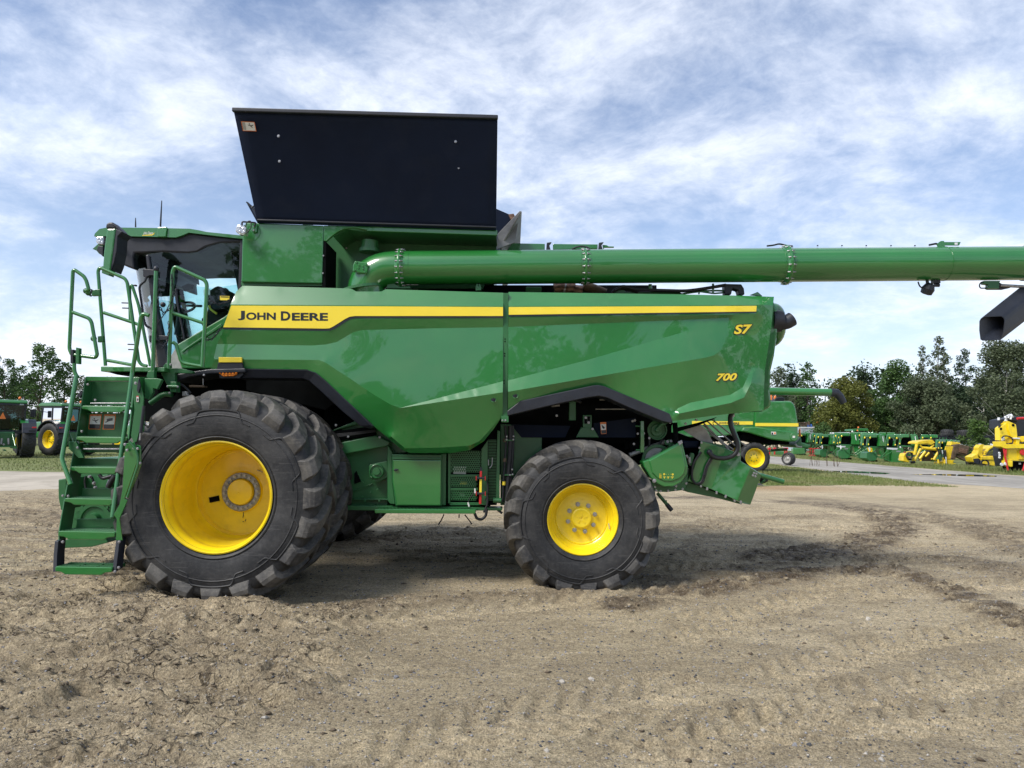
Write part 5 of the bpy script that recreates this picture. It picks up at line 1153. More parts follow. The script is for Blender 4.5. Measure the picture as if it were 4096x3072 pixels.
# red and yellow rod held in clamps
rd_ = cplate('clamped_rod', Z(6, 1712,1060, 1738,1062, 1730,1430, 1702,1428), YL-.12, .03, 'red', .006); sub(plate('rod_label', Z(6, 1710,1130, 1735,1130, 1731,1300, 1707,1298), YL-.124, .002, 'decal_yellow', None, 0), rd_)
cplate('rod_cap', Z(6, 1714,1025, 1735,1020, 1740,1062, 1712,1062), YL-.12, .03, 'black', .004)
for y in (1120, 1290):
    cl_ = cplate('rod_clamp', Z(6, 1668,y+8, 1778,y+10, 1776,y+34, 1668,y+32), YL-.14, .05, 'black', .006)
    for x in (1668, 1768): sub(plate('clamp_end', Z(6, x,y, x+9,y, x+9,y+48, x,y+46), YL-.145, .06, 'red', None, .003), cl_)
ctube('cable', Z(6, 1790,1160, 1805,1250, 1795,1350, 1765,1390), [YL-.1]*4, .008, 'hose', .06); ctube('chain', Z(6, 1850,915, 1848,1000, 1820,1030), [YL-.06]*3, .006, 'steel', .04); ctube('chain', Z(6, 1808,935, 1808,1000), [YL-.06]*2, .006, 'steel')
ctube('wire', Z(6, 1655,1290, 1620,1340, 1590,1380, 1585,1410), [YL-.1]*4, .005, 'hose', .05); cplate('tag_plate', Z(6, 1650,1255, 1664,1255, 1668,1305, 1652,1308), YL-.11, .01, 'decal_white', 0); ctube('tag_plate', Z(6, 1582,1410, 1595,1455), [YL-.13]*2, .010, 'decal_white')
# ribbed column, hoses
cplate('column', Z(6, 1800,640, 1900,560, 1900,1440, 1800,1440), YL+.02, .1, 'dark'); cplate('column', Z(6, 1905,610, 1935,620, 1930,1380, 1890,1380), YL-.02, .06, 'green_flat', .004)
mb = MB()
for k in range(40): y = 720+k*17; mb.bar(P(*Z(6, 1806,y)[0], YL+.01), P(*Z(6, 1898,y)[0], YL+.01), .012, .008)
C(mb.build('column_ribs', 'green_flat')); cplate('rear_body_wall', Z(6, 1940,540, 2400,560, 2400,1440, 1940,1440), YL+.3, .05, 'green_flat')
for x, r in ((1995,.014),(2045,.030),(2075,.016)): ctube('hydraulic_hose', Z(6, x,560, x+8,760, x-8,1000, x-20,1180, x-30,1400), [YL-.02]*5, r, 'hose', .12)
for y in (715, 1100): cplate('hose_clamp', Z(6, 1985,y, 2085,y, 2085,y+14, 1985,y+14), YL-.06, .08, 'green_flat', .003)
for q in Z(6, 2010,680, 2085,678, 2008,714, 2083,714, 2070,1045, 2045,1105, 2075,1100): cbolt(q, YL-.06, .010, .02)
for q in Z(6, 1988,722, 1988,940, 1980,1198): C(MB().tube([P(*q, YL-.03)+Vector((0,0,-.02)), P(*q, YL-.03)+Vector((0,0,.02))], .02, 10).build('hose_sleeve', 'decal_yellow' if q[1] > 1900 else 'brown'))
ctube('belly_pipe', Z(6, 1860,1385, 1950,1390), [YL-.03]*2, .03, 'green_flat')
# foot platform with punched holes
cplate('foot_platform', Z(6, 550,1485, 1665,1488, 1662,1535, 550,1530), YL-.38, .02, 'green', .006); C(MB().prism(pp(Z(6, 590,1455, 1600,1458, 1600,1470, 590,1470), YL-.04), (0, .02, 0)).build('platform_back', 'green_flat'))
pa, pb = P(*Z(6, 552,1487)[0], YL-.36), P(*Z(6, 1664,1489)[0], YL-.36); mb = MB(); mb.box((pa.x, pa.y, pa.z-.02), (pb.x, pa.y+.36, pa.z-.004)); C(mb.build('platform_deck', 'green_flat'))
mb = MB()
for j in range(3):
    for i in range(26): c = Vector((pa.x+.05+i*(pb.x-pa.x-.1)/25+(.02 if j % 2 else 0), pa.y+.09+.09*j, pa.z-.003)); mb.lathe([(0,.016),(0,0)], c, (0,0,1), 8, False)
o = C(mb.build('deck_holes', 'dark')); o['kind'] = 'stuff'
ctube('hydraulic_hose', Z(6, 1655,1530, 1680,1590, 1730,1600, 1780,1560, 1790,1480), [YL-.2]*5, .016, 'hose', .08); ctube('hydraulic_hose', Z(6, 1910,1490, 1960,1530), [YL]*2, .014, 'hose'); ctube('hydraulic_hose', Z(6, 1755,1520, 1800,1430, 1795,1330), [YL-.15]*3, .012, 'hose', .08)
for a in (Z(6, 1315,1540, 1290,1600, 1255,1655), Z(6, 1545,1545, 1590,1600, 1625,1650), Z(6, 1483,1540, 1483,1580)): ctube('tie_strap', a, [YL-.05]*len(a), .007, 'hose', .05)

# -- rear wheel well and straw end
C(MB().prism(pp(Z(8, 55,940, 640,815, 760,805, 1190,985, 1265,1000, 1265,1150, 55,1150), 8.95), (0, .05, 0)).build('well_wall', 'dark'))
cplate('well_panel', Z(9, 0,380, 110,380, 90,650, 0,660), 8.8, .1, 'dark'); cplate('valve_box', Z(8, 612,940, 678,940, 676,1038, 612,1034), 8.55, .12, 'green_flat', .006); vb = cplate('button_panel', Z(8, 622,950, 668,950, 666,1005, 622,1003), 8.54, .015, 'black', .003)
for j in range(3):
    for i in range(2): sub(bolt(P(*Z(8, 632+i*22, 960+j*18)[0], 8.54), .012, .01, 'steel' if (i+j) % 3 == 0 else 'dark', None, name='button'), vb)
cplate('support_plate', Z(8, 510,840, 560,835, 560,980, 508,980), 8.6, .05, 'green_flat'); cplate('support_plate', Z(8, 560,1106, 600,1030, 690,1035, 730,1106), 8.55, .05, 'green_flat')
decal(combine, quad_px(Z(8, 738,994, 783,992, 785,1078, 745,1080), flatq(8.5)), 'decal_orange', [(.06,.16,.94,.66)], [[(.2,.2),(.75,.45),(.6,.6),(.3,.5)], [(.08,.68),(.95,.68),(.95,.96),(.08,.96)]])
C(MB().prism(pp(Z(8, 690,1000, 1000,960, 1000,1106, 700,1106), 8.62), (0, .05, 0)).build('duct_panel', 'tank_black')); C(MB().prism(pp(Z(8, 80,1010, 520,1020, 480,1106, 160,1106), 8.7), (0, .05, 0)).build('duct_panel', 'tank_black'))
for a, y in (((705,897),(980,897)), ((735,827),(830,830))): ctube('pull_rod', Z(8, *a, *y), [8.5]*2, .007, 'grey_steel')
for q in Z(8, 418,945, 682,1043, 1060,1075)+Z(9, 118,583, 100,280, 322,505, 170,448, 130,270): cbolt(q, 8.5, .014, .014)
ctube('cable', Z(8, 80,840, 300,835, 480,800, 600,850), [8.6]*4, .02, 'hose', .15); ctube('cable', Z(8, 380,870, 440,865), [8.5]*2, .02, 'grey_steel')
cplate('support_bar', Z(9, 208,278, 252,278, 258,695, 205,695), 8.42, .06, 'green', .004); ctube('support_pin', Z(9, 145,665, 210,665), [8.44]*2, .012, 'green_flat'); ctube('support_pin', Z(9, 140,347, 205,347), [8.44]*2, .010, 'green_flat')
c = P(*Z(9, 427,400)[0], 8.5); b = MB(); b.lathe([(.03,.112),(-.01,.115),(-.01,.100),(.02,.095),(.02,.075),(-.0,.07),(-.0,.03),(-.02,.028),(-.02,0)], c, (0,1,0), 36, False); C(b.build('belt_pulley', 'green_flat', None, .003))
cplate('pulley_arm', Z(9, 400,415, 420,370, 520,270, 590,240, 590,300, 500,345, 450,420), 8.44, .05, 'green_flat')
ctube('drive_belt', Z(9, 310,405, 330,600, 250,790), [8.54]*3, .014, 'hose', .06); ctube('drive_belt', Z(9, 530,450, 440,620, 350,760), [8.54]*3, .014, 'hose', .06); ctube('chute_edge', Z(9, 60,735, 300,640, 540,555), [8.62]*3, .026, 'grey_steel')
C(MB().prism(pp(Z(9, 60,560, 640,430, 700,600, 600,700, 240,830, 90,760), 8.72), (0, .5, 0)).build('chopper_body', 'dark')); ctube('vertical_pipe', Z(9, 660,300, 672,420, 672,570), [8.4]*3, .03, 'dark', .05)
c = P(*Z(9, 430,800)[0], 8.52); b = MB(); b.lathe([(.02,.185),(-.02,.185),(-.02,.150),(.01,.148),(.01,.09)], c, (0,1,0), 40, False); C(b.build('chopper_pulley', 'green_flat')); b = MB(); b.lathe([(0,.145),(-.004,.10),(-.01,0)], c, (0,1,0), 32); C(b.build('pulley_disc', 'grey_steel'))
cplate('hanger_bar', Z(9, 680,372, 980,300, 1225,228, 1160,262, 960,345, 690,425), 8.45, .06, 'dark', .004)
for q in Z(9, 803,315, 945,265, 600,298, 565,552, 612,545): cbolt(q, 8.44, .016, .012)
cplate('hanger_plate', Z(9, 525,540, 600,520, 650,560, 640,600, 540,600), 8.46, .04, 'green_flat')
cv = cplate('chopper_cover', Z(9, 235,822, 250,810, 315,790, 500,688, 705,570, 760,558, 772,600, 838,885, 822,990, 745,1098, 640,1150, 520,1155, 425,1110, 345,1040, 255,890), 8.22, .22, 'green', .012)
c = P(*Z(9, 552,865)[0], 8.22); b = MB(); b.lathe([(.004,.090),(-.006,.085),(-.004,.075),(.006,.05),(.009,0)], c, (0,1,0), 40); sub(b.build('cover_dimple', 'green'), cv)
b = MB(); ctr = P(*Z(9, 560,830)[0], 8.215); b.lathe([(.02,.215),(-.006,.208),(-.006,.195)], ctr, (0,1,0), 48); 
sub(plate('cover_face', Z(9, 318,800, 505,698, 700,590, 745,590, 812,880, 790,985, 720,1050, 620,1085, 520,1080, 430,1040, 360,970), 8.205, .03, 'green', None, .014), cv); sub(plate('cover_clip', Z(9, 702,556, 755,530, 768,570, 722,602), 8.20, .05, 'steel', None, .004), cv)
sub(bolt(P(*Z(9, 388,1072)[0], 8.2), .018, .02, 'steel', None), cv)
mb = MB()
def yq(*a): mb.prism(pp(Z(9, *a), 8.202), (0, .002, 0))
for cx, cy in ((520,985),(633,988)): mb.lathe([(0,.0115),(0,.004)], P(*Z(9, cx,cy)[0], 8.2015), (0,1,0), 16, False)
for cx in (523, 573, 627): w = 16 if cx < 560 else (17 if cx < 600 else 21); yq(cx-w,1018, cx+w,1018, cx+w,1025, cx-w,1025); yq(cx-4,1025, cx+4,1025, cx+4,1044, cx-4,1044)
for cx in (548, 578, 605): yq(cx-3,985, cx+3,985, cx+3,989, cx-3,989)
for k in range(6): yq(457+k*5,975+(k%2)*20, 459+k*5,975+(k%2)*20, 459+k*5,1040, 457+k*5,1040)
sub(mb.build('yellow_symbols', 'decal_yellow'), cv)
bp = cplate('cover_base', Z(9, 330,1030, 420,1110, 540,1158, 650,1150, 740,1100, 830,985, 845,900, 830,1090, 800,1192, 560,1222, 410,1218, 370,1130), 8.38, .3, 'green_flat', .004)
for q in Z(9, 398,1155, 415,1200, 473,1210, 572,1204, 668,1192, 764,1180, 678,1143, 812,1108): sub(bolt(P(*q, 8.38), .010, .010, 'steel', None), bp)
ctube('chopper_handle', Z(9, 430,1235, 500,1320, 560,1390), [8.5]*3, .020, 'green_flat', .05); ctube('handle_grip', Z(9, 555,1385, 620,1465), [8.5]*2, .026, 'black'); cplate('handle_tab', Z(9, 520,1335, 560,1330, 555,1375, 530,1385), 8.47, .03, 'green_flat')
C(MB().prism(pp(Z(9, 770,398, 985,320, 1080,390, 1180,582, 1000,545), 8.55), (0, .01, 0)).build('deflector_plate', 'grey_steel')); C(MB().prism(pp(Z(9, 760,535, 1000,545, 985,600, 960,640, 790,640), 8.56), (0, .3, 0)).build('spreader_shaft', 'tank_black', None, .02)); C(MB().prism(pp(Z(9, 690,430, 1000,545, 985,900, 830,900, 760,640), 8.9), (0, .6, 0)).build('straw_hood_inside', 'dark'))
for a in ((1030,290,1380,655), (1080,272,1460,605), (1095,400,1380,660), (1120,450,1440,660), (1160,262,1600,610), (1040,330,1310,560)): ctube('tine_rod', Z(9, *a), [8.7]*2, .009, 'grey_steel')
ctube('wire', Z(9, 1180,240, 1190,290, 1160,300, 1180,330), [8.5]*4, .004, 'hose', .03)
# spreader box, three bent faces
sv = [Z(9, *q)[0] for q in ((1000,545),(1040,550),(1330,640),(1540,722),(1532,810),(1662,890),(1800,985),(1650,1386),(1570,1372),(1480,1335),(1140,1185),(1000,1135),(820,1075),(905,905),(985,650))]
sy = [8.42,8.42,8.42,8.38,8.38,8.36,8.48,8.48,8.42,8.36,8.42,8.42,8.42,8.42,8.42]
W_ = [P(x, y, d) for (x, y), d in zip(sv, sy)]; o = ob('spreader_box', raw_mesh('spreader_box', W_, [(0,1,2,10,11,12,13,14), (2,3,4,5,9,10), (5,6,7,8,9)], 'green')); q = o.modifiers.new('solid', 'SOLIDIFY'); q.thickness = .02; q.offset = -1; q = o.modifiers.new('bevel', 'BEVEL'); q.width = .008; q.segments = 2; sbx = C(o)
for q in Z(9, 1008,1145, 1090,1172, 1088,1185, 1215,1222, 1215,1236, 1338,1270, 1333,1287, 1458,1320, 1455,1338, 1538,1348, 1535,1364, 1712,970, 1743,978, 1698,1000, 1730,1012, 1015,565, 988,635, 1500,720): sub(bolt(P(*q, 8.36), .010, .010, 'steel', None), sbx)
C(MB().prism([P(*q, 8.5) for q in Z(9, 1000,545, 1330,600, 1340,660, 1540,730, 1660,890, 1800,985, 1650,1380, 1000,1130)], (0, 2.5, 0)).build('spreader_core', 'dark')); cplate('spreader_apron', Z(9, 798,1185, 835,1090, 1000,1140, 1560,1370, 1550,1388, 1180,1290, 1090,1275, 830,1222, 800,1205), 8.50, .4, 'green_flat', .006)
cplate('spreader_link', Z(9, 845,770, 880,700, 915,705, 925,740, 880,880, 845,840), 8.42, .06, 'green_flat'); cplate('link_plate', Z(9, 845,760, 870,755, 882,830, 860,845, 843,820), 8.41, .02, 'grey_steel', .004); cplate('link_plate', Z(9, 800,735, 830,725, 850,760, 830,780), 8.43, .02, 'grey_steel', .004)
C(MB().tube([P(*q, 8.32) for q in Z(9, 1450,140, 1395,205, 1395,330, 1440,440, 1492,560, 1500,660, 1440,745, 1330,775, 1220,772, 1150,738, 1118,690)], .026, 12, .12).build('spreader_hose', 'hose')); C(MB().tube([P(*q, 8.34) for q in Z(9, 1420,205, 1425,330, 1475,450, 1520,560, 1520,720)], .012, 8, .1).build('spreader_pipe', 'green')); C(MB().sphere(P(*Z(9, 1120,692)[0], 8.34), .034).build('hose_cap', 'black'))
ctube('spreader_hose', Z(9, 1160,740, 1075,870, 1045,1000, 1010,1100, 935,1118, 885,1040, 885,950, 910,830, 1010,690), [8.37]*9, .014, 'hose', .10); ctube('spreader_hose', Z(9, 1175,755, 1095,880, 1065,1010, 1030,1110, 950,1125), [8.37]*5, .010, 'hose', .10)
C(bolt(P(*Z(9, 1430,205)[0], 8.36), .018, .012, 'steel', None)); C(bolt(P(*Z(9, 1500,718)[0], 8.33), .018, .012, 'steel', None)); C(bolt(P(*Z(9, 1045,990)[0], 8.34), .012, .012, 'black', None))
ctube('spreader_arm', Z(9, 1690,975, 1800,1000, 2105,1085), [8.5, 8.5, 8.5], .028, 'green', .05); cplate('arm_bracket', Z(9, 1780,990, 1900,1020, 1905,1080, 1830,1110, 1810,1050), 8.6, .1, 'black', .01); ctube('arm_strut', Z(9, 1800,1105, 1860,1060), [8.6]*2, .014, 'green_flat'); cplate('spreader_disc', Z(9, 1760,1135, 1800,1110, 1830,1125, 1850,1140), 8.8, .3, 'grey_steel', .004)
cplate('support_plate', Z(9, 1000,545, 1330,600, 1335,640, 1250,610, 1040,552), 8.44, .03, 'green_flat', .003)

# ---------------------------------------------------------------- machines around the yard
def T(root):         # keep world coordinates for parts of a thing standing at root.location
    inv = Matrix.Translation(-root.location)
    def f(o, parent=None):
        if parent is None: o.parent = root; o.matrix_parent_inverse = inv
        else: o.parent = parent
        return o
    return f
def simple_wheel(put, c, R, W, rr, axis=(0,1,0), nl=18, mat='rubber_far', rim='yellow', dish=.08, nb=8):
    ax = Vector(axis).normalized(); u = Vector((0,0,1)) if abs(ax.z) < .9 else Vector((0,1,0)); u = (u-ax*u.dot(ax)).normalized(); w = ax.cross(u).normalized(); c = Vector(c); mb = MB()
    h = R-rr; mb.lathe([(-W*.40, rr), (-W*.47, rr+h*.2), (-W*.5, rr+h*.5), (-W*.46, R-.07), (-W*.38, R-.035), (W*.38, R-.035), (W*.46, R-.07), (W*.5, rr+h*.5), (W*.47, rr+h*.2), (W*.40, rr)], c, ax, 40)
    ty = put(mb.build('tyre', mat)); lg = MB()
    for k in range(nl):
        for s in (-1, 1):
            a = 2*PI*(k+(.5 if s > 0 else 0))/nl; V = []
            for q, da in ((.02, .22), (.25, .10), (.46, 0.0)):
                for rr2, dw in ((R-.05, -.05), (R-.002, -.03), (R-.002, .03), (R-.05, .05)):
                    r_ = rr2-(.035 if q > .4 else 0); t = a+da+dw/R; V.append(c + ax*(s*q*W) + (w*math.cos(t) + u*math.sin(t))*r_)
            F = [(4*j+e, 4*j+e+1, 4*j+e+5, 4*j+e+4) for j in range(2) for e in range(3)] + [(0,1,2,3), (8,9,10,11)]
            lg.add(V, F)
    o = lg.build('tread_lugs', mat); o['kind'] = 'stuff'; put(o)
    if rim:
        mb = MB(); s = -1
        mb.lathe([(s*W*.40, rr+.02), (s*W*.42, rr), (s*(W*.40-.03), rr-.03), (s*(W*.40-dish*.5), rr*.86), (s*(W*.40-dish), rr*.80), (s*(W*.40-dish), rr*.45), (s*(W*.40-dish+.04), rr*.3), (s*(W*.40-dish+.05), 0)], c, ax, 32); r = put(mb.build('rim', rim))
        for k in range(nb):
            a = 2*PI*k/nb; p = c + ax*(s*(W*.40-dish+.02)) + (w*math.cos(a) + u*math.sin(a))*rr*.38; put(bolt(p, .018*R/.7, .03, 'green_flat', None, axis=tuple(-ax)), None)
        mb = MB(); mb.lathe([(W*.40, rr), (W*.3, rr*.9), (W*.3, 0)], c, ax, 24); put(mb.build('rim', rim))
# -- older combine on the grass
YO = 35.0
oc = thing('combine_harvester', 'older green combine half hidden behind the large combine, its rear wheel on the grass', 'combine', (G(2900,1885).x, YO+1.6, 0)); oput = T(oc)
def op(name, pts, mat, Y=YO, d=3.0, bevel=.05): return oput(plate(name, pts, Y, d, mat, None, bevel))
op('side_wall', Z('c', -900,-40, 640,-20, 690,10, 692,380, 560,382, 480,400, 425,440, 100,470, -900,480), 'green'); op('rear_hood', Z('c', 690,12, 1120,12, 1160,20, 1195,55, 1218,120, 1240,260, 1246,480, 690,420), 'green', YO-.05, 3.1, .08)
op('lower_shield', Z('c', 560,345, 700,338, 1180,400, 1225,420, 1245,460, 1240,505, 1200,528, 1130,528, 900,500, 640,420, 520,395), 'green', YO-.22, 3.4, .06)
c = P(*Z('c', 1190,465)[0], YO-.24); b = MB(); b.lathe([(.05,.20),(-.01,.20),(-.02,.185),(-.02,0)], c, (0,1,0), 32, False); oput(b.build('shield_disc', 'green'))
op('yellow_stripe', Z('c', -100,265, 668,270, 668,312, -100,312), 'decal_yellow', YO-.02, .02, 0); op('yellow_stripe', Z('c', 700,290, 1243,293, 1245,335, 700,330), 'decal_yellow', YO-.07, .03, 0)
for s_, bx in (('JOHN', (240,280,350,305)), ('DEERE', (366,282,497,310))):
    (x0, y0), (x1, y1) = Z('c', *bx); text_px('letter', s_, (x0, y0, x1, y1), YO-.03, 'decal_dark', oc, .03)
decal_o = op('warning_decal', Z('c', 900,400, 962,402, 962,437, 900,436), 'decal_white', YO-.24, .01, 0); op('decal_picture', Z('c', 905,410, 925,411, 925,434, 905,434), 'decal_dark', YO-.25, .008, 0); op('decal_picture', Z('c', 938,408, 956,409, 956,430, 938,430), 'decal_orange', YO-.25, .008, 0); op('warning_decal', Z('c', 1172,452, 1202,453, 1202,478, 1172,478), 'decal_white', YO-.27, .01, 0)
op('underframe', Z('c', -600,470, 480,470, 560,400, 900,500, 1140,530, 1130,560, 900,570, 700,520, 380,520, -600,560), 'dark', YO+.3, 2.2); op('hitch_arm', Z('c', 905,625, 1110,605, 1110,640, 905,650), 'green_flat', YO+1.0, .2)
for k in range(7): x = 800+k*22; oput(MB().tube([P(*q, YO+.4) for q in Z('c', x,490+k*5, x+4,560+k*6)], .02, 6).build('straw_tine', 'green_flat'))
op('tail_plate', Z('c', 1240,520, 1280,470, 1290,540, 1400,570, 1370,610, 1240,600, 1190,575), 'green_flat', YO+.2, 2.0); oput(MB().tube([P(*q, YO+.1) for q in Z('c', 1205,555, 1225,590, 1285,595)], .05, 8, .1).build('tail_pipe', 'grey_steel'))
op('lamp_cluster', Z('c', 1248,390, 1275,340, 1280,450, 1262,480), 'decal_orange', YO+.5, .1)
c = P(*Z('c', 690,745)[0], YO+.05); simple_wheel(oput, (c.x, YO+.15, .74), .745, .45, .46, nl=17, dish=.20); simple_wheel(oput, (c.x, YO+2.7, .74), .745, .45, .46, nl=17)
c2 = G(2420, 1885); simple_wheel(oput, (c.x-3.9, YO-.1, .95), .95, .6, .5, nl=18); simple_wheel(oput, (c.x-3.9, YO+3.2, .95), .95, .6, .5, nl=18)
mb = MB(); mb.tube([P(2950,1562,YO+.2), P(3325,1570,YO+.2)], .185, 24); oput(mb.build('unloading_auger', 'green')); mb = MB(); mb.tube([P(3322,1570,YO+.2), P(3345,1572,YO+.2), P(3362,1590,YO+.2), P(3375,1612,YO+.2)], [.20,.21,.19,.15], 16); oput(mb.build('auger_spout', 'black'))
mb = MB(); mb.sphere(P(3100,1592,YO+.8), (.07,.07,.12), 10, 8); oput(mb.build('beacon', 'decal_orange')); op('tank_cover', Z('b', 205,600, 215,585, 270,580, 285,600, 280,615, 200,615), 'black', YO+.6, 1.5); op('side_lamp', Z('b', 170,565, 178,565, 178,605, 170,605), 'decal_orange', YO-.1, .1, 0)
# -- header trailer behind it
tr = thing('header_trailer', 'low header trailer with red fittings and small wheel beyond the older combine', 'trailer', (G(3130,1830).x+1.2, 46, 0)); tput = T(tr)
YQ = 46.0
simple_wheel(tput, (P(3154,1809,YQ).x, YQ, .42), .42, .45, .25, axis=(.8,.6,0), nl=2, rim='grey_steel', nb=0); tput(plate('trailer_beam', Z('c', 860,640, 1100,620, 1100,640, 860,660), YQ+.1, .2, 'green_flat', None, .02))
for x in (865, 930, 1060, 1085): tput(plate('red_fitting', Z('c', x,605, x+30,600, x+35,625, x,630), YQ+.05, .15, 'red', None, .02)); tput(plate('trailer_foot', Z('c', x+8,628, x+22,628, x+22,690, x+8,690), YQ+.1, .1, 'red', None, .01))
tput(plate('trailer_panel', Z('c', 1180,615, 1320,600, 1330,680, 1180,685), YQ+2.5, .4, 'green', None, .03)); tput(plate('trailer_panel', Z('c', 930,650, 1060,650, 1060,690, 930,690), YQ+1.5, .4, 'green', None, .03))

# -- tractors at the left, seen from behind
def tractor(X, Y, rz, label, dirt=0):
    t = thing('tractor', label, 'tractor', (X, Y, 0), 'green tractors parked on the left lawn', rz)
    loc = []
    def put(o, parent=None):
        o.parent = t if parent is None else parent; return o
    def bxp(name, pts, x0, x1, mat, bev=.03):      # outline in (y,z), extruded along x
        return put(MB().prism([(x0, y, z) for y, z in pts], (x1-x0, 0, 0)).build(name, mat, None, bev))
    def bx(name, a, b_, mat, bev=.02): return put(MB().box(a, b_).build(name, mat, None, bev))
    for s in (-1, 1):
        simple_wheel(put, (s*1.0, 0, .93), .93, .62, .50, axis=(-s, 0, 0), nl=18, dish=.22); simple_wheel(put, (s*.95, 2.75, .68), .68, .45, .38, axis=(-s, 0, 0), nl=16, dish=.1)
        fp = []
        for k in range(9): a = math.radians(20+k*17); fp.append((-math.cos(a)*1.10+.05, .93+math.sin(a)*1.08))
        fi = [(y*.93, .93+(z-.93)*.94) for y, z in fp[::-1]]
        bxp('fender', fp+fi, s*.66, s*1.30, 'black', .02); mb = MB(); mb.prism([(s*.60, y, z+.012) for y, z in fp[2:8]]+[(s*.60, y*.95, z-.03) for y, z in fp[7:1:-1]], (s*.36, 0, 0)); put(mb.build('fender_top', 'green', None, .01))
        bx('tail_lamp', (s*1.18-.10, -.98, 1.55), (s*1.18+.10, -.93, 1.62), 'red', .01)
    bx('rear_housing', (-.42, -.35, .55), (.42, 1.6, 1.35), 'green_flat', .06); bxp('bonnet', [(1.5,1.0),(1.5,1.95),(2.6,1.90),(3.5,1.70),(3.65,1.2),(3.6,.9)], -.42, .42, 'green', .08)
    bx('cab_floor', (-.8, -.25, 1.25), (.8, 1.45, 1.42), 'black')
    bxp('cab_roof', [(-.45,2.86),(-.35,2.98),(.5,3.03),(1.4,3.0),(1.68,2.88),(1.6,2.80),(-.4,2.80)], -.88, .88, 'green', .05); bx('roof_band', (-.84, -.44, 2.70), (.84, 1.5, 2.80), 'black', .02)
    for s in (-1, 1):
        for y0, y1 in ((-.28, -.40), (1.42, 1.30), (.45, .45)): put(MB().bar((s*.78, y0, 1.40), (s*.80, y1, 2.72), .07, .07).build('pillar', 'black', None, .01))
        put(ob('side_window', raw_mesh('side_window', [(s*.79,-.28,1.42),(s*.79,1.40,1.42),(s*.80,1.30,2.72),(s*.80,-.38,2.72)], [(0,1,2,3)], 'glass_far')))
        bx('work_lamp', (s*.62-.09, -.47, 2.72), (s*.62+.09, -.42, 2.79), 'lamp', .01); bx('mirror', (s*1.25-.10, 1.35, 2.15), (s*1.25+.10, 1.42, 2.55), 'black', .02); put(MB().bar((s*.8, 1.35, 2.5), (s*1.25, 1.38, 2.45), .03, .03).build('mirror_arm', 'black'))
    put(ob('rear_window', raw_mesh('rear_window', [(-.76,-.30,1.50),(.76,-.30,1.50),(.78,-.39,2.70),(-.78,-.39,2.70)], [(0,1,2,3)], 'glass_far'))); put(ob('windscreen', raw_mesh('windscreen', [(-.76,1.42,1.5),(.76,1.42,1.5),(.78,1.31,2.7),(-.78,1.31,2.7)], [(0,1,2,3)], 'glass_far')))
    put(MB().prism([(-.22, .15, 1.45), (.22, .15, 1.45), (.22, .30, 2.2), (-.22, .30, 2.2)], (0, .14, 0)).build('seat', 'seat', None, .04)); bx('seat_cushion', (-.25, .2, 1.6), (.25, .75, 1.75), 'seat', .04)
    put(MB().prism([(-.30,-.43,2.0), (-.02,-.43,2.0), (-.16,-.43,2.34)], (0, .012, 0)).build('warning_triangle', 'decal_orange', None)); 
    for s in (-1, 1):
        mb = MB(); mb.sphere((s*.55 if dirt == 0 else .1 + s*.45, .0, 3.10), (.07,.07,.08), 12, 8); put(mb.build('beacon', 'decal_orange')); put(MB().tube([(s*.55 if dirt == 0 else .1+s*.45, .0, 2.95), (s*.55 if dirt == 0 else .1+s*.45, .0, 3.05)], .04, 8).build('beacon_stem', 'black'))
        put(MB().tube([(s*.30, -.4, 1.25), (s*.42, -1.0, .62)], .04, 8).build('lift_rod', 'green')); put(MB().bar((s*.28, -.2, .55), (s*.45, -1.15, .55), .06, .09).build('lift_arm', 'green_flat')); put(MB().tube([(s*.14, -.38, 1.0), (s*.16, -.5, .7)], .05, 8).build('hydraulic_ram', 'grey_steel'))
    put(MB().bar((-.45, -1.05, .60), (.45, -1.05, .60), .05, .05).build('cross_link', 'green_flat')); bx('drawbar', (-.06, -1.0, .38), (.06, 0, .44), 'green_flat'); put(MB().tube([(-.05, -.4, .7), (-.05, -.62, .7)], .05, 8).build('drive_shaft', 'grey_steel')); bx('number_plate', (.95, -.98, 1.38), (1.25, -.96, 1.46), 'black', .005)
    return t
g0 = G(35, 1830); tractor(P(25,1830,37).x-.5, 37.5, math.radians(38), 'leftmost green tractor on the lawn, half cut off by the picture edge'); tractor(P(225,1815,41).x+.1, 42.0, math.radians(66), 'green tractor with orange warning triangle and yellow wheel behind the ladder', 1); tractor(P(640,1790,47).x, 47, math.radians(60), 'green tractor glimpsed between the ladder and the big front tyre', 1)

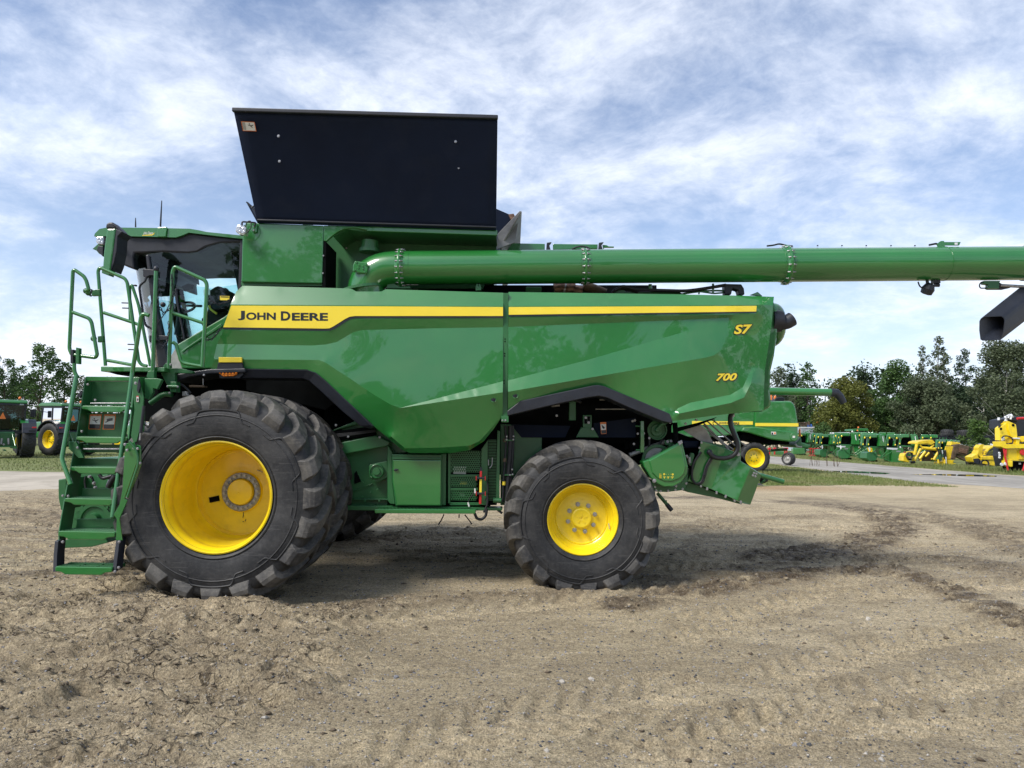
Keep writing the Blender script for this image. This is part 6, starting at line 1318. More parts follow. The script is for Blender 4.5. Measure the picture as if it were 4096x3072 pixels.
# -- folded green harvester heads along the road
def head(px, py, Y, label, panel=True, sc=1.0, flip=0):
    """origin at the lower left corner of the front panel; x right, z up, y away"""
    o3 = G(px, py); o3 = Vector((P(px, py, Y).x, Y, 0)); t = thing('harvester_head', label, 'header', o3, 'folded green harvester heads along the gravel road', flip)
    k = sc/194.0
    def lp(*a): return [((a[i]-935)*k, 0, (1015-a[i+1])*k) for i in range(0, len(a), 2)]
    def put(o): o.parent = t; return o
    def pl(name, pts, y, d, mat, bev=.02): return put(MB().prism([Vector(p)+Vector((0, y, 0)) for p in pts], (0, d, 0)).build(name, mat, None, bev))
    def tb(name, pts, y, r, mat): return put(MB().tube([Vector(p)+Vector((0, y, 0)) for p in pts], r, 8).build(name, mat))
    if panel:
        pl('front_panel', lp(935,800, 1115,795, 1115,1015, 935,1010), -.1, .7, 'green'); pl('side_panel', lp(868,812, 932,802, 932,1008, 890,990), .1, .5, 'green', .02); pl('panel_lettering', lp(1005,838, 1075,836, 1075,856, 1005,858), -.108, .01, 'decal_grey', 0)
        b = MB(); b.lathe([(0,.05),(-.01,.045),(-.01,.03)], Vector(lp(1040,965)[0])+Vector((0,-.1,0)), (0,1,0), 12); put(b.build('round_emblem', 'decal_white'))
        pl('white_strip', lp(860,795, 1025,800, 1020,822, 945,826, 860,818), -.12, .05, 'white', .005)
    else: pl('rear_panel', lp(900,810, 960,805, 955,1000, 905,985), .3, .4, 'green_flat')
    tb('drawbar', lp(735,932, 930,1012), -.12, .035, 'green'); tb('strut', lp(780,925, 880,832), -.05, .03, 'green'); tb('strut', lp(800,935, 965,835), -.08, .03, 'green'); tb('strut', lp(640,850, 740,940), 0, .03, 'green_flat')
    pl('lower_frame', lp(565,880, 610,860, 720,870, 735,940, 700,990, 600,1000, 560,960), .1, .9, 'green_flat'); pl('gear_case', lp(780,800, 860,790, 850,880, 800,900), .2, .6, 'green'); pl('frame_foot', lp(600,975, 760,985, 760,1012, 600,1012), .3, .3, 'dark')
    pl('cross_frame', lp(570,775, 1115,790, 1115,815, 570,800), .25, .35, 'green_flat'); pl('dark_works', lp(600,650, 760,640, 1100,700, 1100,800, 600,790), .55, .3, 'dark')
    for i, (x, w) in enumerate(((500,95), (585,135), (880,110), (995,120))):        # C shaped divider towers
        y_ = .15 if i < 2 else .05
        pl('divider_tower', lp(x-12,770, x-4,690, x+12,598, x+w,600, x+w+4,648, x+w-25,652, x+w-40,640, x+40,660, x+25,700, x+22,775), y_, .16, 'green', .03); pl('tower_hood', lp(x+14,600, x+w+2,602, x+w+6,650, x+16,652), y_-.12, .3, 'green', .04)
        b = MB(); b.sphere(Vector(lp(x+28,652)[0])+Vector((0, y_-.1, 0)), (.06,.06,.09), 8, 6); put(b.build('yellow_marker', 'decal_yellow')); b = MB(); b.sphere(Vector(lp(x+2,752)[0])+Vector((0, y_-.1, 0)), (.05,.05,.07), 8, 6); put(b.build('yellow_marker', 'decal_yellow'))
    for x in (745, 790): pl('divider_snout', lp(x,778, x+8,690, x-10,600, x+15,592, x+50,620, x+72,720, x+75,780), -.02, .35, 'green', .05)
    pl('white_decal', lp(798,640, 806,625, 815,690, 818,720, 806,700), -.06, .03, 'white', 0); b = MB(); b.lathe([(0,.28),(-.1,.28),(-.1,.22),(-.05,.2),(-.05,0)], Vector(lp(660,720)[0])+Vector((0,.5,0)), (0,1,0), 18); put(b.build('rotor_drum', 'dark'))
    for x in (600, 680, 725, 800): tb('top_pin', lp(x,598, x+2,560), .2, .02, 'green')
    pl('white_decal', lp(578,800, 600,790, 608,840, 592,858), -.02, .03, 'white', 0); b = MB(); b.sphere(Vector(lp(858,700)[0])+Vector((0,.1,0)), .06, 8, 6); put(b.build('lamp', 'decal_white'))
    return t
heads = [(3361,1829,66,'folded green head whose square front panel stands nearest the container',True,1.0,.15), (3460,1836,60.5,'folded green head without front panel between the two square panelled ones',False,1.06,-.25), (3565,1846,56,'folded green head with the large square front panel left of the yellow head',True,1.0,.10),
         (3262,1822,75,'folded green head just right of the older combine, furthest along the row',False,1.08,.4), (3700,1845,62,'green head standing behind the yellow forage head',False,1.05,-.35), (3815,1850,58,'green head between the yellow head and the yellow cab',False,.85,.5),
         (3420,1828,72,'green head in the second row behind the panelless one',False,1.0,.7), (3530,1836,66,'green head in the second row behind the large panelled one',False,1.12,-.5)]
for a in heads: head(*a)
for (px, py, Y, lb) in ((3258,1817,71,'red reel lying in the grass left of the green heads'), (3606,1838,57,'red reel peeking out left of the yellow forage head')):
    t = thing('red_reel', lb, 'reel', (P(px,py,Y).x, Y, 0), 'red reels in the row'); b0_ = Vector((0,0,.42))
    for k in range(6):
        a = 2*PI*k/6; o = MB().tube([(.40*math.cos(a)-.35, 0, .42+.40*math.sin(a)), (.40*math.cos(a)+.1, .1, .42+.40*math.sin(a)), (.40*math.cos(a)+.5, .4, .42+.38*math.sin(a))], .035, 6).build('reel_bar', 'red'); o.parent = t
    for x, y in ((-.3,.02), (.1,.12), (.45,.35)):
        mb = MB(); mb.tube([(x+.4*math.cos(a)*.3, y, .42+.4*math.sin(a)) for a in [2*PI*j/12 for j in range(13)]], .03, 6); o = mb.build('reel_ring', 'red'); o.parent = t
# -- green tractor parked behind the heads
def bgp(root, Yb):
    put = T(root)
    def f(name, pts, y, d, mat, bev=.03): return put(plate(name, pts, Yb+y, d, mat, None, bev))
    return f, put
YG = 75.0
tg = thing('tractor', 'green tractor with pale cab roof and amber beacon standing behind the green heads', 'tractor', (P(3440,1830,YG).x, YG, 0)); f, put = bgp(tg, YG)
f('cab_roof', Z('i', 1155,540, 1165,520, 1260,503, 1420,502, 1435,520, 1430,545, 1160,548), -.2, 1.9, 'green', .06); put(ob('side_window', raw_mesh('side_window', pp(Z('i', 1165,548, 1385,548, 1400,640, 1150,640), YG), [(0,1,2,3)], 'glass_far'))); f('seat', Z('i', 1250,580, 1300,575, 1310,650, 1245,650), .6, .5, 'seat')
for a in ((1155,545,1175,545,1165,650,1145,650), (1385,545,1405,545,1415,650,1398,650), (1265,545,1275,545,1275,650,1262,650)): f('pillar', Z('i', *a), -.05, .1, 'black', .01); f('pillar', Z('i', *a), 1.5, .1, 'black', .01)
f('bonnet', Z('i', 1060,655, 1150,645, 1420,645, 1430,760, 1060,760), .1, 1.3, 'green'); f('yellow_stripe', Z('i', 1115,668, 1200,662, 1200,690, 1115,695), .06, .03, 'decal_yellow', 0); put(MB().tube([P(*q, YG-.1) for q in Z('i', 1253,490, 1253,650)], .03, 6).build('beacon_post', 'grey_steel')); put(MB().sphere(P(*Z('i', 1253,488)[0], YG-.1), (.09,.09,.11), 8, 6).build('beacon', 'decal_orange')); put(MB().sphere(P(*Z('i', 1238,540)[0], YG-.2), (.09,.09,.09), 8, 6).build('beacon', 'decal_orange')); put(MB().sphere(P(*Z('i', 1147,560)[0], YG-.2), (.1,.1,.1), 8, 6).build('work_lamp', 'decal_white'))
cx = P(3435,1800,YG).x
for x in (-1.6, 1.2):
    simple_wheel(put, (cx+x, YG+.1, .8), .8, .45, .42, nl=12, nb=0); simple_wheel(put, (cx+x, YG+1.8, .8), .8, .45, .42, nl=12, nb=0)
# -- storage container and shed at the far end
YX = 92.0
tc_ = thing('shipping_container', 'pale blue corrugated container at the far end of the gravel road', 'container', (P(3230,1800,YX).x, YX, 0)); f, put = bgp(tc_, YX)
p0 = P(*Z('i', 235,478)[0], YX); p1 = P(*Z('i', 520,620)[0], YX); mb = MB(); mb.box((p0.x, YX, 0.1), (p1.x, YX+6, p0.z)); put(mb.build('container_body', 'pale_blue'))
n_ = 24
for k in range(n_): x = p0.x+(p1.x-p0.x)*(k+.25)/n_; put(MB().box((x, YX-.05, .3), (x+(p1.x-p0.x)/n_*.5, YX-.002, p0.z-.12)).build('wall_rib', 'pale_blue'))
mb = MB()
put(MB().box((p0.x-.04, YX-.08, p0.z-.12), (p1.x+.04, YX-.052, p0.z+.03)).build('top_rail', 'white')); put(MB().box((p0.x-.04, YX-.08, .05), (p1.x+.04, YX-.052, .3)).build('bottom_rail', 'grey_steel'))
sh_ = thing('pallet_stack', 'brown pallets and blue drums stacked on top of the pale container', 'stack', (P(3225,1700,YX).x, YX+1, p0.z)); f, put = bgp(sh_, YX+1)
for x, y, w, h in ((205,400,130,14),(210,425,120,12),(235,445,90,18),(330,395,30,60)): f('pallet', Z('i', x,y, x+w,y, x+w,y+h, x,y+h), 0, 1.5, 'brown', .02)
for x in (345, 372, 400): put(MB().tube([P(*q, YX+1.2) for q in Z('i', x,465, x+22,465)], .28, 14).build('blue_drum', simple('blue_drum_plastic', (.05,.14,.42), .4) if x == 345 else bpy.data.materials['blue_drum_plastic']))
f('post', Z('i', 375,380, 395,380, 395,450, 375,450), -.2, .2, 'brown', .01)
gb = thing('green_box_sign', 'small green box with orange disc raised above the far container', 'sign', (P(3268,1700,YX-3).x, YX-3, 0)); f, put = bgp(gb, YX-3)
f('sign_box', Z('i', 480,378, 548,378, 548,450, 480,455), 0, .4, 'green', .04); put(MB().lathe([(0,.22),(-.04,.2),(-.04,0)], P(*Z('i', 533,417)[0], YX-3), (0,1,0), 16).build('orange_disc', 'decal_orange')); put(MB().tube([P(*Z('i', 510,450)[0], YX-2.8), Vector((P(*Z('i', 510,450)[0], YX-2.8).x, YX-2.8, 0))], .06, 8).build('post', 'brown')); put(MB().tube([P(*Z('i', 300,580)[0], YX-3), P(*Z('i', 540,470)[0], YX-3)], .06, 6).build('boom', 'green'))
tp = thing('lean_to_roof', 'thin sheet roof on a post right of the far container', 'shelter', (P(3285,1800,YX+2).x, YX+2, 0)); f, put = bgp(tp, YX+2); f('roof_sheet', Z('i', 520,470, 650,462, 652,472, 522,482), 0, 3, 'grey_steel', .01); put(MB().tube([P(*Z('i', 644,470)[0], YX+2.2), Vector((P(*Z('i', 644,470)[0], YX+2.2).x, YX+2.2, 0))], .05, 6).build('post', 'brown'))
tb_ = thing('trailer_with_tarp', 'white tarpaulin covered trailer between the green heads and the tractor', 'trailer', (P(3365,1800,80).x, 80, 0)); f, put = bgp(tb_, 80); f('tarp', Z('i', 808,585, 840,575, 1110,572, 1112,600, 1100,612, 815,605), 0, 2.0, 'white', .06); f('trailer_box', Z('i', 812,604, 1108,604, 1105,760, 812,760), .1, 1.9, 'dark', .03)

# -- yellow forage head
YY = 48.5
yh = thing('forage_head', 'yellow forage head with bent arms and brown steel box lying in the grass', 'header', (P(3720,1865,YY).x, YY, 0)); f, put = bgp(yh, YY); Q_ = 'j'
f('top_shell', Z(Q_, 310,775, 330,745, 400,725, 580,708, 630,760, 560,800, 480,775, 320,790), 0, 1.2, 'dull_yellow', .02); f('end_shell', Z(Q_, 60,1085, 65,1000, 85,955, 130,945, 140,990, 130,1060, 170,1080, 160,1115), 0, .6, 'dull_yellow', .01); f('bar', Z(Q_, 148,920, 260,915, 258,955, 148,955), .3, .3, 'dull_yellow')
for a, r in (((390,855,660,880),.11), ((370,870,250,1090),.09), ((300,790,260,980),.10), ((450,920,350,1050),.09), ((600,800,540,860),.07), ((690,910,600,1070),.09), ((520,940,450,1010),.07), ((350,800,420,870),.06), ((240,1020,230,1110),.08), ((370,1040,370,1090),.06), ((690,1060,680,1170),.09), ((760,1040,830,1050),.06), ((800,1060,790,1170),.08), ((560,1050,640,1070),.06)):
    put(MB().tube([P(*q, YY+.1) for q in Z(Q_, *a)], r, 8).build('arm', 'dull_yellow'))
f('divider', Z(Q_, 830,1060, 970,1075, 940,1120, 1005,1130, 900,1165, 850,1150), 0, .5, 'dull_yellow', .01); f('divider', Z(Q_, 660,1110, 830,1080, 830,1170, 670,1190), .1, .4, 'dull_yellow', .02); f('side_sheet', Z(Q_, 815,825, 970,830, 910,1050, 840,1055, 800,900), .1, .08, 'dull_yellow', .03); f('back_sheet', Z(Q_, 900,815, 920,740, 1080,765, 1075,785, 985,800), .3, .5, 'dull_yellow', .03)
f('brown_box', Z(Q_, 970,800, 1060,785, 1250,830, 1210,1000, 1010,960, 990,1060, 915,1045), .0, .9, 'brown', .03); f('box_inset', Z(Q_, 1060,850, 1210,880, 1200,965, 1055,935), -.06, .06, 'rust', .02); f('brown_frame', Z(Q_, 1000,970, 1220,1060, 1180,1090, 1000,1010), .1, .3, 'brown', .02)
for a in ((670,850,690,960,700,1080), (700,830,740,960,720,1090), (640,860,700,900,690,1010), (780,900,830,1000,820,1090)): put(MB().tube([P(*q, YY-.05) for q in Z(Q_, *a)], .03, 6, .2).build('hose', 'hose'))
f('black_block', Z(Q_, 795,900, 830,890, 830,1040, 800,1050), -.05, .15, 'black'); f('rust_works', Z(Q_, 400,960, 560,900, 640,1000, 560,1090, 400,1090), .5, .5, 'brown'); f('white_rod', Z(Q_, 815,1015, 830,1015, 835,1130, 822,1135), -.1, .04, 'white', .01); b = MB(); b.lathe([(-.1,.17),(-.12,.22),(0,.24),(.1,.2)], P(*Z(Q_, 165,990)[0], YY-.1), (0,1,0), 20); put(b.build('guide_wheel', 'rubber_far')); f('foot', Z(Q_, 215,1100, 260,1080, 285,1120, 230,1140), 0, .3, 'black')
for a in ((1260,850,1400,900), (1280,880,1400,905), (1180,1090,1330,1140), (1180,1050,1330,1120)): put(MB().tube([P(*q, YY+.4) for q in Z(Q_, *a)], .05, 6).build('lattice_bar', 'brown'))
# -- yellow cab with arched window
YV = 46.0
yv = thing('yellow_harvester', 'small yellow machine with arched cab window beside the tall yellow head', 'harvester', (P(3960,1875,YV).x, YV, 0)); f, put = bgp(yv, YV)
f('body', Z(Q_, 1450,1060, 1470,1000, 1700,995, 1700,1180, 1460,1130), 0, 1.6, 'dull_yellow', .01); f('body_ledge', Z(Q_, 1455,1010, 1700,1010, 1700,1070, 1455,1065), -.06, .1, 'dull_yellow', .03)
arch = [(1510,985),(1540,920),(1590,860),(1650,825),(1710,812),(1752,812)]; inn = [(1535,985),(1562,930),(1606,880),(1660,848),(1712,836),(1752,836)]
f('window_arch', Z(Q_, *[v for p in arch for v in p], *[v for p in inn[::-1] for v in p]), 0, 1.4, 'dull_yellow', .02); wp_ = pp(Z(Q_, *[v for p in inn for v in p], 1752,985), YV+.1); put(ob('arched_window', raw_mesh('arched_window', wp_, [tuple(range(len(wp_)))], 'glass_far'))); f('cab_back', Z(Q_, 1560,985, 1590,930, 1750,880, 1750,985), .9, .2, 'dull_yellow', .02)
f('chute', Z(Q_, 1400,850, 1440,800, 1500,792, 1480,850, 1470,960, 1480,1000, 1440,1040, 1395,1030, 1390,960, 1405,900), .1, .5, 'dull_yellow', .01); f('nose', Z(Q_, 1275,1020, 1390,960, 1440,1030, 1420,1060, 1330,1060, 1330,1120, 1300,1100), .1, .7, 'dull_yellow', .01); f('black_guard', Z(Q_, 1325,1050, 1420,1040, 1420,1160, 1340,1130), -.02, .5, 'black'); f('mirror_tab', Z(Q_, 1495,910, 1545,910, 1545,925, 1500,925), -.1, .1, 'dull_yellow', .01)
c = P(*Z(Q_, 1515,1150)[0], YV); simple_wheel(put, (c.x, YV+.1, .33), .33, .25, .18, nl=10, rim='brown', nb=0); simple_wheel(put, (c.x, YV+1.4, .33), .33, .25, .18, nl=10, rim='brown', nb=0); f('belly', Z(Q_, 1580,1150, 1690,1140, 1680,1180, 1590,1180), .3, .8, 'dull_yellow'); f('black_panel', Z(Q_, 1700,980, 1755,970, 1755,1180, 1700,1190), -.05, .5, 'black')
# -- tall yellow and black head at the picture's right edge
YK = 40.0
yk = thing('rotary_head', 'tall yellow and black folded head with red stands at the right edge', 'header', (P(4060,1890,YK).x, YK, 0)); f, put = bgp(yk, YK)
f('black_frame', Z(Q_, 1755,350, 1800,345, 1880,330, 2080,290, 2300,300, 2300,650, 2120,650, 2090,380, 1920,360, 1780,470, 1755,520), .6, .8, 'black', .05); put(MB().tube([P(*q, YK+.2) for q in Z(Q_, 1775,330, 1775,520)], .06, 8).build('frame_post', 'black')); f('post_cap', Z(Q_, 1765,312, 1788,312, 1788,362, 1765,362), .1, .15, 'white', .02)
f('wing_panel', Z(Q_, 1775,510, 1785,495, 1915,400, 1930,450, 1960,640, 1900,700, 1780,720), .1, .4, 'yellow', .01); f('wing_panel', Z(Q_, 1922,378, 1940,378, 2070,435, 2085,520, 2098,680, 2070,700, 1990,660, 1940,540), .0, .4, 'yellow', .02); f('yellow_drum', Z(Q_, 1870,650, 1940,640, 2000,680, 2010,770, 1880,770), .2, .5, 'yellow', .02)
put(MB().tube([P(*q, YK-.05) for q in Z(Q_, 1815,680, 1840,645, 1910,638, 1980,665, 2020,720, 2010,765, 1960,775)], .035, 8, .3).build('bent_hose', 'hose')); f('cross_beam', Z(Q_, 1775,745, 1880,735, 1900,790, 2300,785, 2300,860, 1880,865, 1790,830), -.1, .6, 'yellow', .01); f('beam_stub', Z(Q_, 2070,695, 2140,695, 2135,790, 2075,790), -.05, .3, 'yellow', .03); f('white_sleeve', Z(Q_, 2035,672, 2145,675, 2140,700, 2040,695), -.1, .2, 'white', .02); f('side_frame', Z(Q_, 2150,720, 2180,750, 2300,740, 2300,640, 2160,650), .2, .3, 'yellow', .03)
f('lower_box', Z(Q_, 1940,870, 2300,870, 2300,1090, 1990,1080, 1925,1085), .1, .9, 'yellow', .01); f('box_recess', Z(Q_, 2110,900, 2300,890, 2300,1060, 2120,1060), .04, .06, 'dull_yellow', .02); f('corner_box', Z(Q_, 1915,1085, 2015,1085, 2015,1190, 1975,1195, 1915,1165), .0, .5, 'yellow', .03)
b = MB(); b.lathe([(0,.17),(-.05,.15),(-.05,0)], P(*Z(Q_, 2190,935)[0], YK-.02), (0,1,0), 20); put(b.build('red_disc', 'red')); f('black_sump', Z(Q_, 1985,1090, 2300,1100, 2300,1180, 2130,1260, 2010,1260, 1985,1200), .3, .8, 'dark', .06); f('dark_works', Z(Q_, 1760,800, 1880,840, 1940,900, 1925,1180, 1800,1180, 1755,1000), .5, .5, 'black', .04)
for a in ((1845,850,1925,1255), (1890,870,1885,1000), (2240,1100,2190,1265)): put(MB().tube([P(*q, YK-.02) for q in Z(Q_, *a)], .05, 8).build('red_stand', 'red'))
put(MB().tube([P(*q, YK+.1) for q in Z(Q_, 2090,330, 2300,322)], .07, 8).build('red_tube', 'red'))
for x, y in ((1768,945),(1775,985),(1770,1025),(1810,1148),(1880,1140)): put(MB().lathe([(0,.09 if y > 1100 else .06),(-.05,.08 if y > 1100 else .05),(-.05,0)], P(*Z(Q_, x,y)[0], YK+.0), (0,1,0), 12).build('grease_cap', 'white'))
for a in ((1870,290,1900,350), (1900,290,1945,260,1930,320), (1945,260,1985,300,1970,345), (1975,255,2015,310), (1870,360,1910,370)): put(MB().tube([P(*q, YK+.2) for q in Z(Q_, *a)], .055, 6).build('white_linkage', 'white'))
f('warning_decal', Z(Q_, 1808,680, 1860,655, 1870,715, 1815,728), .04, .02, 'decal_white', 0); f('name_plate', Z(Q_, 2120,1120, 2158,1120, 2158,1150, 2120,1150), .25, .03, 'decal_white', 0)
for x, y in ((1800,515),(2018,448)): put(bolt(P(*Z(Q_, x,y)[0], YK-.01), .06, .03, 'dark', None))
# -- black implement row behind
YI = 66.0
for k, (x0, x1, lb) in enumerate(((380,660,'black tillage implement left of the stacked tyres'), (660,1010,'black tillage implement under the rolled tyres'), (1020,1380,'black tillage implement with white coulters behind the yellow head'), (1390,1760,'black tillage implement next to the tall yellow head'))):
    t = thing('tillage_implement', lb, 'implement', (P(3600+(x0+x1)/2*.22423, 1800, YI+k*.8).x, YI+k*.8, 0), 'black implements behind the yellow machines'); f, put = bgp(t, YI+k*.8)
    f('top_bar', Z('j', x0,660, x1,655, x1,685, x0,690), 0, .4, 'black', .02); f('rear_bar', Z('j', x0,700, x1,695, x1,715, x0,720), 1.2, .2, 'black', .02); f('frame', Z('j', x0+10,690, x0+30,690, x0+30,960, x0+10,960), .3, .2, 'black', .02); f('frame', Z('j', x1-40,690, x1-20,690, x1-20,960, x1-40,960), .3, .2, 'black', .02)
    n = int((x1-x0)/60)
    for i in range(n):
        x = x0+30+i*(x1-x0-60)/max(1, n-1); f('top_bracket', Z('j', x-25,640, x+25,636, x+20,662, x-20,664), -.05, .3, 'black', .01); put(MB().tube([P(*q, YI+k*.8-.1) for q in Z('j', x+10,690, x+18,740, x-8,790, x-2,830)], .06, 6, .2).build('tine', 'black'))
        if k >= 1: put(MB().sphere(P(*Z('j', x-5,800+(i % 3)*12)[0], YI+k*.8-.2), (.30,.12,.14), 8, 6).build('white_coulter', 'white'))
        put(MB().lathe([(-.02,.24),(0,.26),(.02,.24)], P(*Z('j', x,900)[0], YI+k*.8), (1,.3,0), 14, False, True).build('disc_blade', 'dark'))
for (x, y, w, lb) in ((840,597,105,'large black tyre lying flat on the implement, left of two'), (1145,600,118,'large black tyre lying flat on the implement, right of two')):
    c = P(*Z('j', x,y)[0], YI+1.2); t = thing('loose_tyre', lb, 'tyre', (c.x, c.y, c.z-.3), 'loose tyres on the implement'); put = T(t); simple_wheel(put, c, w*.22423*YI/FPX, .62, .3, axis=(.12,.15,1) if x < 1000 else (0,.1,1), nl=20, rim=None)

# ---------------------------------------------------------------- trees
def leaf_mat(name, a, b_, c_):
    m, n, l, bs = new_mat(name); nt = m.node_tree; ge = N(nt, 'ShaderNodeNewGeometry')
    c = mix_col(m, ge.outputs['Random Per Island'], a, b_); c = mix_col(m, noise_fac(m, .35, 3, .5, .42, .66, 'World'), c, c_)
    l.new(c, bs.inputs['Base Color']); bs.inputs['Roughness'].default_value = .6; bs.inputs['Specular IOR Level'].default_value = .3
    tr = N(nt, 'ShaderNodeBsdfTranslucent'); l.new(c, tr.inputs[0]); mx = N(nt, 'ShaderNodeMixShader'); mx.inputs[0].default_value = .28
    l.new(bs.outputs[0], mx.inputs[1]); l.new(tr.outputs[0], mx.inputs[2]); l.new(mx.outputs[0], nt.nodes['Material Output'].inputs[0]); return m
LM = {'green': leaf_mat('leaf_green', (0.0494,0.0988,0.0285), (0.0933,0.1647,0.0460), (0.0659,0.1263,0.0373)), 'olive': leaf_mat('leaf_olive', (0.0933,0.1098,0.0199), (0.1647,0.1757,0.0373), (0.1263,0.1373,0.0285)),
      'grey': leaf_mat('leaf_grey_green', (0.0747,0.1009,0.0527), (0.1318,0.1592,0.0878), (0.0988,0.1263,0.0681)), 'dark': leaf_mat('leaf_dark', (0.0307,0.0549,0.0285), (0.0570,0.0933,0.0418), (0.0418,0.0725,0.0350)), 'bush': leaf_mat('leaf_bush', (0.0549,0.1098,0.0242), (0.0988,0.1647,0.0384), (0.0769,0.1318,0.0329))}
BM = {'bark': simple('bark_brown', (.09,.07,.055), .9, var=.3, vscale=6), 'pale': simple('bark_pale', (.40,.385,.35), .85, var=.4, vscale=5)}
rng = np.random.RandomState(11)
def leaves(centres, radii, counts, size, squash=.8):
    P0 = []; 
    for c, r, n in zip(centres, radii, counts):
        d = rng.normal(size=(n, 3)); d /= np.linalg.norm(d, axis=1)[:, None]; q = rng.rand(n, 1)**.45
        P0.append(np.asarray(c) + d*q*r*np.array([1, 1, squash]))
    P0 = np.concatenate(P0); n = len(P0); a = rng.normal(size=(n, 3)); a[:, 2] *= .6; a /= np.linalg.norm(a, axis=1)[:, None]; b = rng.normal(size=(n, 3)); b -= a*np.sum(a*b, 1)[:, None]; b /= np.linalg.norm(b, axis=1)[:, None]
    s = size*(.55+.9*rng.rand(n, 1)); e = .75
    V = np.stack([P0-a*s*.5, P0-b*s*e*.38, P0+a*s*.5, P0+b*s*e*.38], 1).reshape(-1, 3); return V, np.arange(4*n).reshape(n, 4)
def tree(name, label, X, Y, H, Wd, kind, mat, bark='bark', size=.34, dens=1.0, low=.22, group='trees beyond the yard', cat='tree'):
    t = thing(name, label, cat, (X, Y, 0), group); tk = MB(); lean = rng.normal(size=2)*.03; tr = max(.10, H*.016)
    def ax(z): return Vector((lean[0]*z + .15*math.sin(z*.5+X), lean[1]*z + .12*math.cos(z*.4+Y), z))
    zs = [0, H*.12, H*.3, H*.5, H*.7, H*.88]; tk.tube([ax(z) for z in zs], [tr*1.25, tr, tr*.8, tr*.55, tr*.32, tr*.1], 8)
    cs, rs, ns = [], [], []
    nb = {'round': 34, 'poplar': 30, 'spruce': 34, 'willow': 44, 'bush': 16}[kind]
    for k in range(nb):
        u = (k+.5)/nb; a = k*2.399 + rng.rand()*.9
        if kind == 'spruce': z = H*(low+(1-low)*u); rad = Wd*.5*(1-u)**.85*(.5+.5*rng.rand()); r = max(.35, Wd*.20*(1-u)+.25)
        elif kind == 'poplar': z = H*(low+(.98-low)*u); env = math.sin(PI*min(1, (u*.82+.16)))**.8; rad = Wd*.5*env*(rng.rand()**.6); r = Wd*(.17+.14*rng.rand())*(1.1-.5*u)
        elif kind == 'willow': z = H*(low+(.96-low)*u**.9); env = math.sin(PI*(.16+.78*u))**.7; rad = Wd*.5*env*rng.rand()**.5; r = Wd*(.09+.10*rng.rand())
        elif kind == 'bush': z = H*(.2+.7*u); env = math.sin(PI*(.25+.7*u)); rad = Wd*.42*env*rng.rand()**.5; r = Wd*(.14+.1*rng.rand())
        else: z = H*(low+(.95-low)*u); env = math.sin(PI*(.20+.74*u))**.6; rad = Wd*.5*env*rng.rand()**.45*.92; r = Wd*(.10+.10*rng.rand())
        c = ax(z) + Vector((math.cos(a)*rad, math.sin(a)*rad, 0)); cs.append(c); rs.append(r); ns.append(int(max(12, dens*(r/size)**2*16)))
        if kind != 'bush' and (k % 2 == 0 or kind == 'poplar'):
            z0 = max(H*.08, z - rad*(1.0 if kind in ('poplar', 'willow') else .55) - .3); q = ax(z0); m_ = q.lerp(c, .5)+Vector((0, 0, rad*.08)); tk.tube([q, m_, c], [tr*.28*(1.1-u), tr*.18, tr*.05], 5)
    V_, Q_2 = leaves(cs, rs, ns, size, .85 if kind != 'spruce' else .5)
    o = ob('crown', fast_mesh('crown', V_, Q_2, LM[mat]), t); tk.build('trunk', [BM[bark]], t) if kind != 'bush' else tk.build('stem', [BM[bark]], t)
    return t
def tree_px(px, top, wpx, Y, kind, mat, label, **k):
    p = P(px, top, Y); return tree(k.pop('name', 'tree'), label, p.x, Y, p.z, wpx*Y/FPX, kind, mat, **k)
R_T = [(3100,1470,130,104,'poplar','grey','grey green tree right against the combine tail, left end of the tree line'), (3165,1480,120,108,'round','dark','dark round tree just right of the combine tail'), (3243,1446,100,98,'poplar','green','pointed green tree rising left of the older combine auger spout'),
       (3215,1560,150,100,'round','grey','low grey green tree below the pointed tree'), (3365,1500,110,112,'spruce','dark','dark conifer behind the olive tree'), (3440,1472,130,110,'round','dark','dark crown peeking over the olive tree'), (3395,1518,235,86,'round','olive','large olive yellow tree beside the auger spout'), (3330,1600,150,84,'round','olive','lower olive tree left of the large olive one'),
       (3515,1476,95,106,'spruce','dark','narrow dark conifer right of the olive tree'), (3585,1452,230,92,'round','green','broad bright green tree in the middle of the tree line'), (3540,1590,170,88,'round','green','lower green tree in front of the broad green one'), (3688,1374,85,100,'poplar','grey','slender tall tree, left of the two tallest'), (3735,1344,105,98,'poplar','grey','tallest slender tree of the tree line'), (3775,1398,80,101,'poplar','grey','slender tree right of the tallest one'),
       (3722,1520,270,80,'willow','grey','wide grey green willow before the tallest trees'), (3655,1600,160,82,'willow','grey','low grey willow with bare stem behind the tyres'), (3848,1392,110,96,'poplar','dark','dark upright tree between the willow and the birch'), (3830,1540,190,88,'round','dark','dark low tree behind the implements'), (4010,1368,290,76,'willow','grey','big pale trunked birch under the hanging spout'), (4130,1350,240,80,'round','grey','tree cut off by the right picture edge'),
       (3940,1500,170,92,'round','dark','dark tree left of the birch'), (4060,1560,230,84,'round','dark','dark low tree behind the tall yellow head')]
for px, top, w, Y, kind, mat, lb in R_T:
    pale = 'birch' in lb or 'slender' in lb or 'bare stem' in lb
    tree_px(px, top, w, Y, kind, mat, lb, bark='pale' if pale else 'bark', size=.29 if Y > 90 else .25, dens=(1.25 if kind == 'poplar' else 1.45 if kind == 'willow' else 1.75), low=.10 if kind in ('round', 'willow') else .12)
tree_px(3905, 1668, 130, 64, 'bush', 'bush', 'bright green bush behind the implements at the wood edge', name='bush', size=.26, dens=1.1, group='bushes', cat='bush')
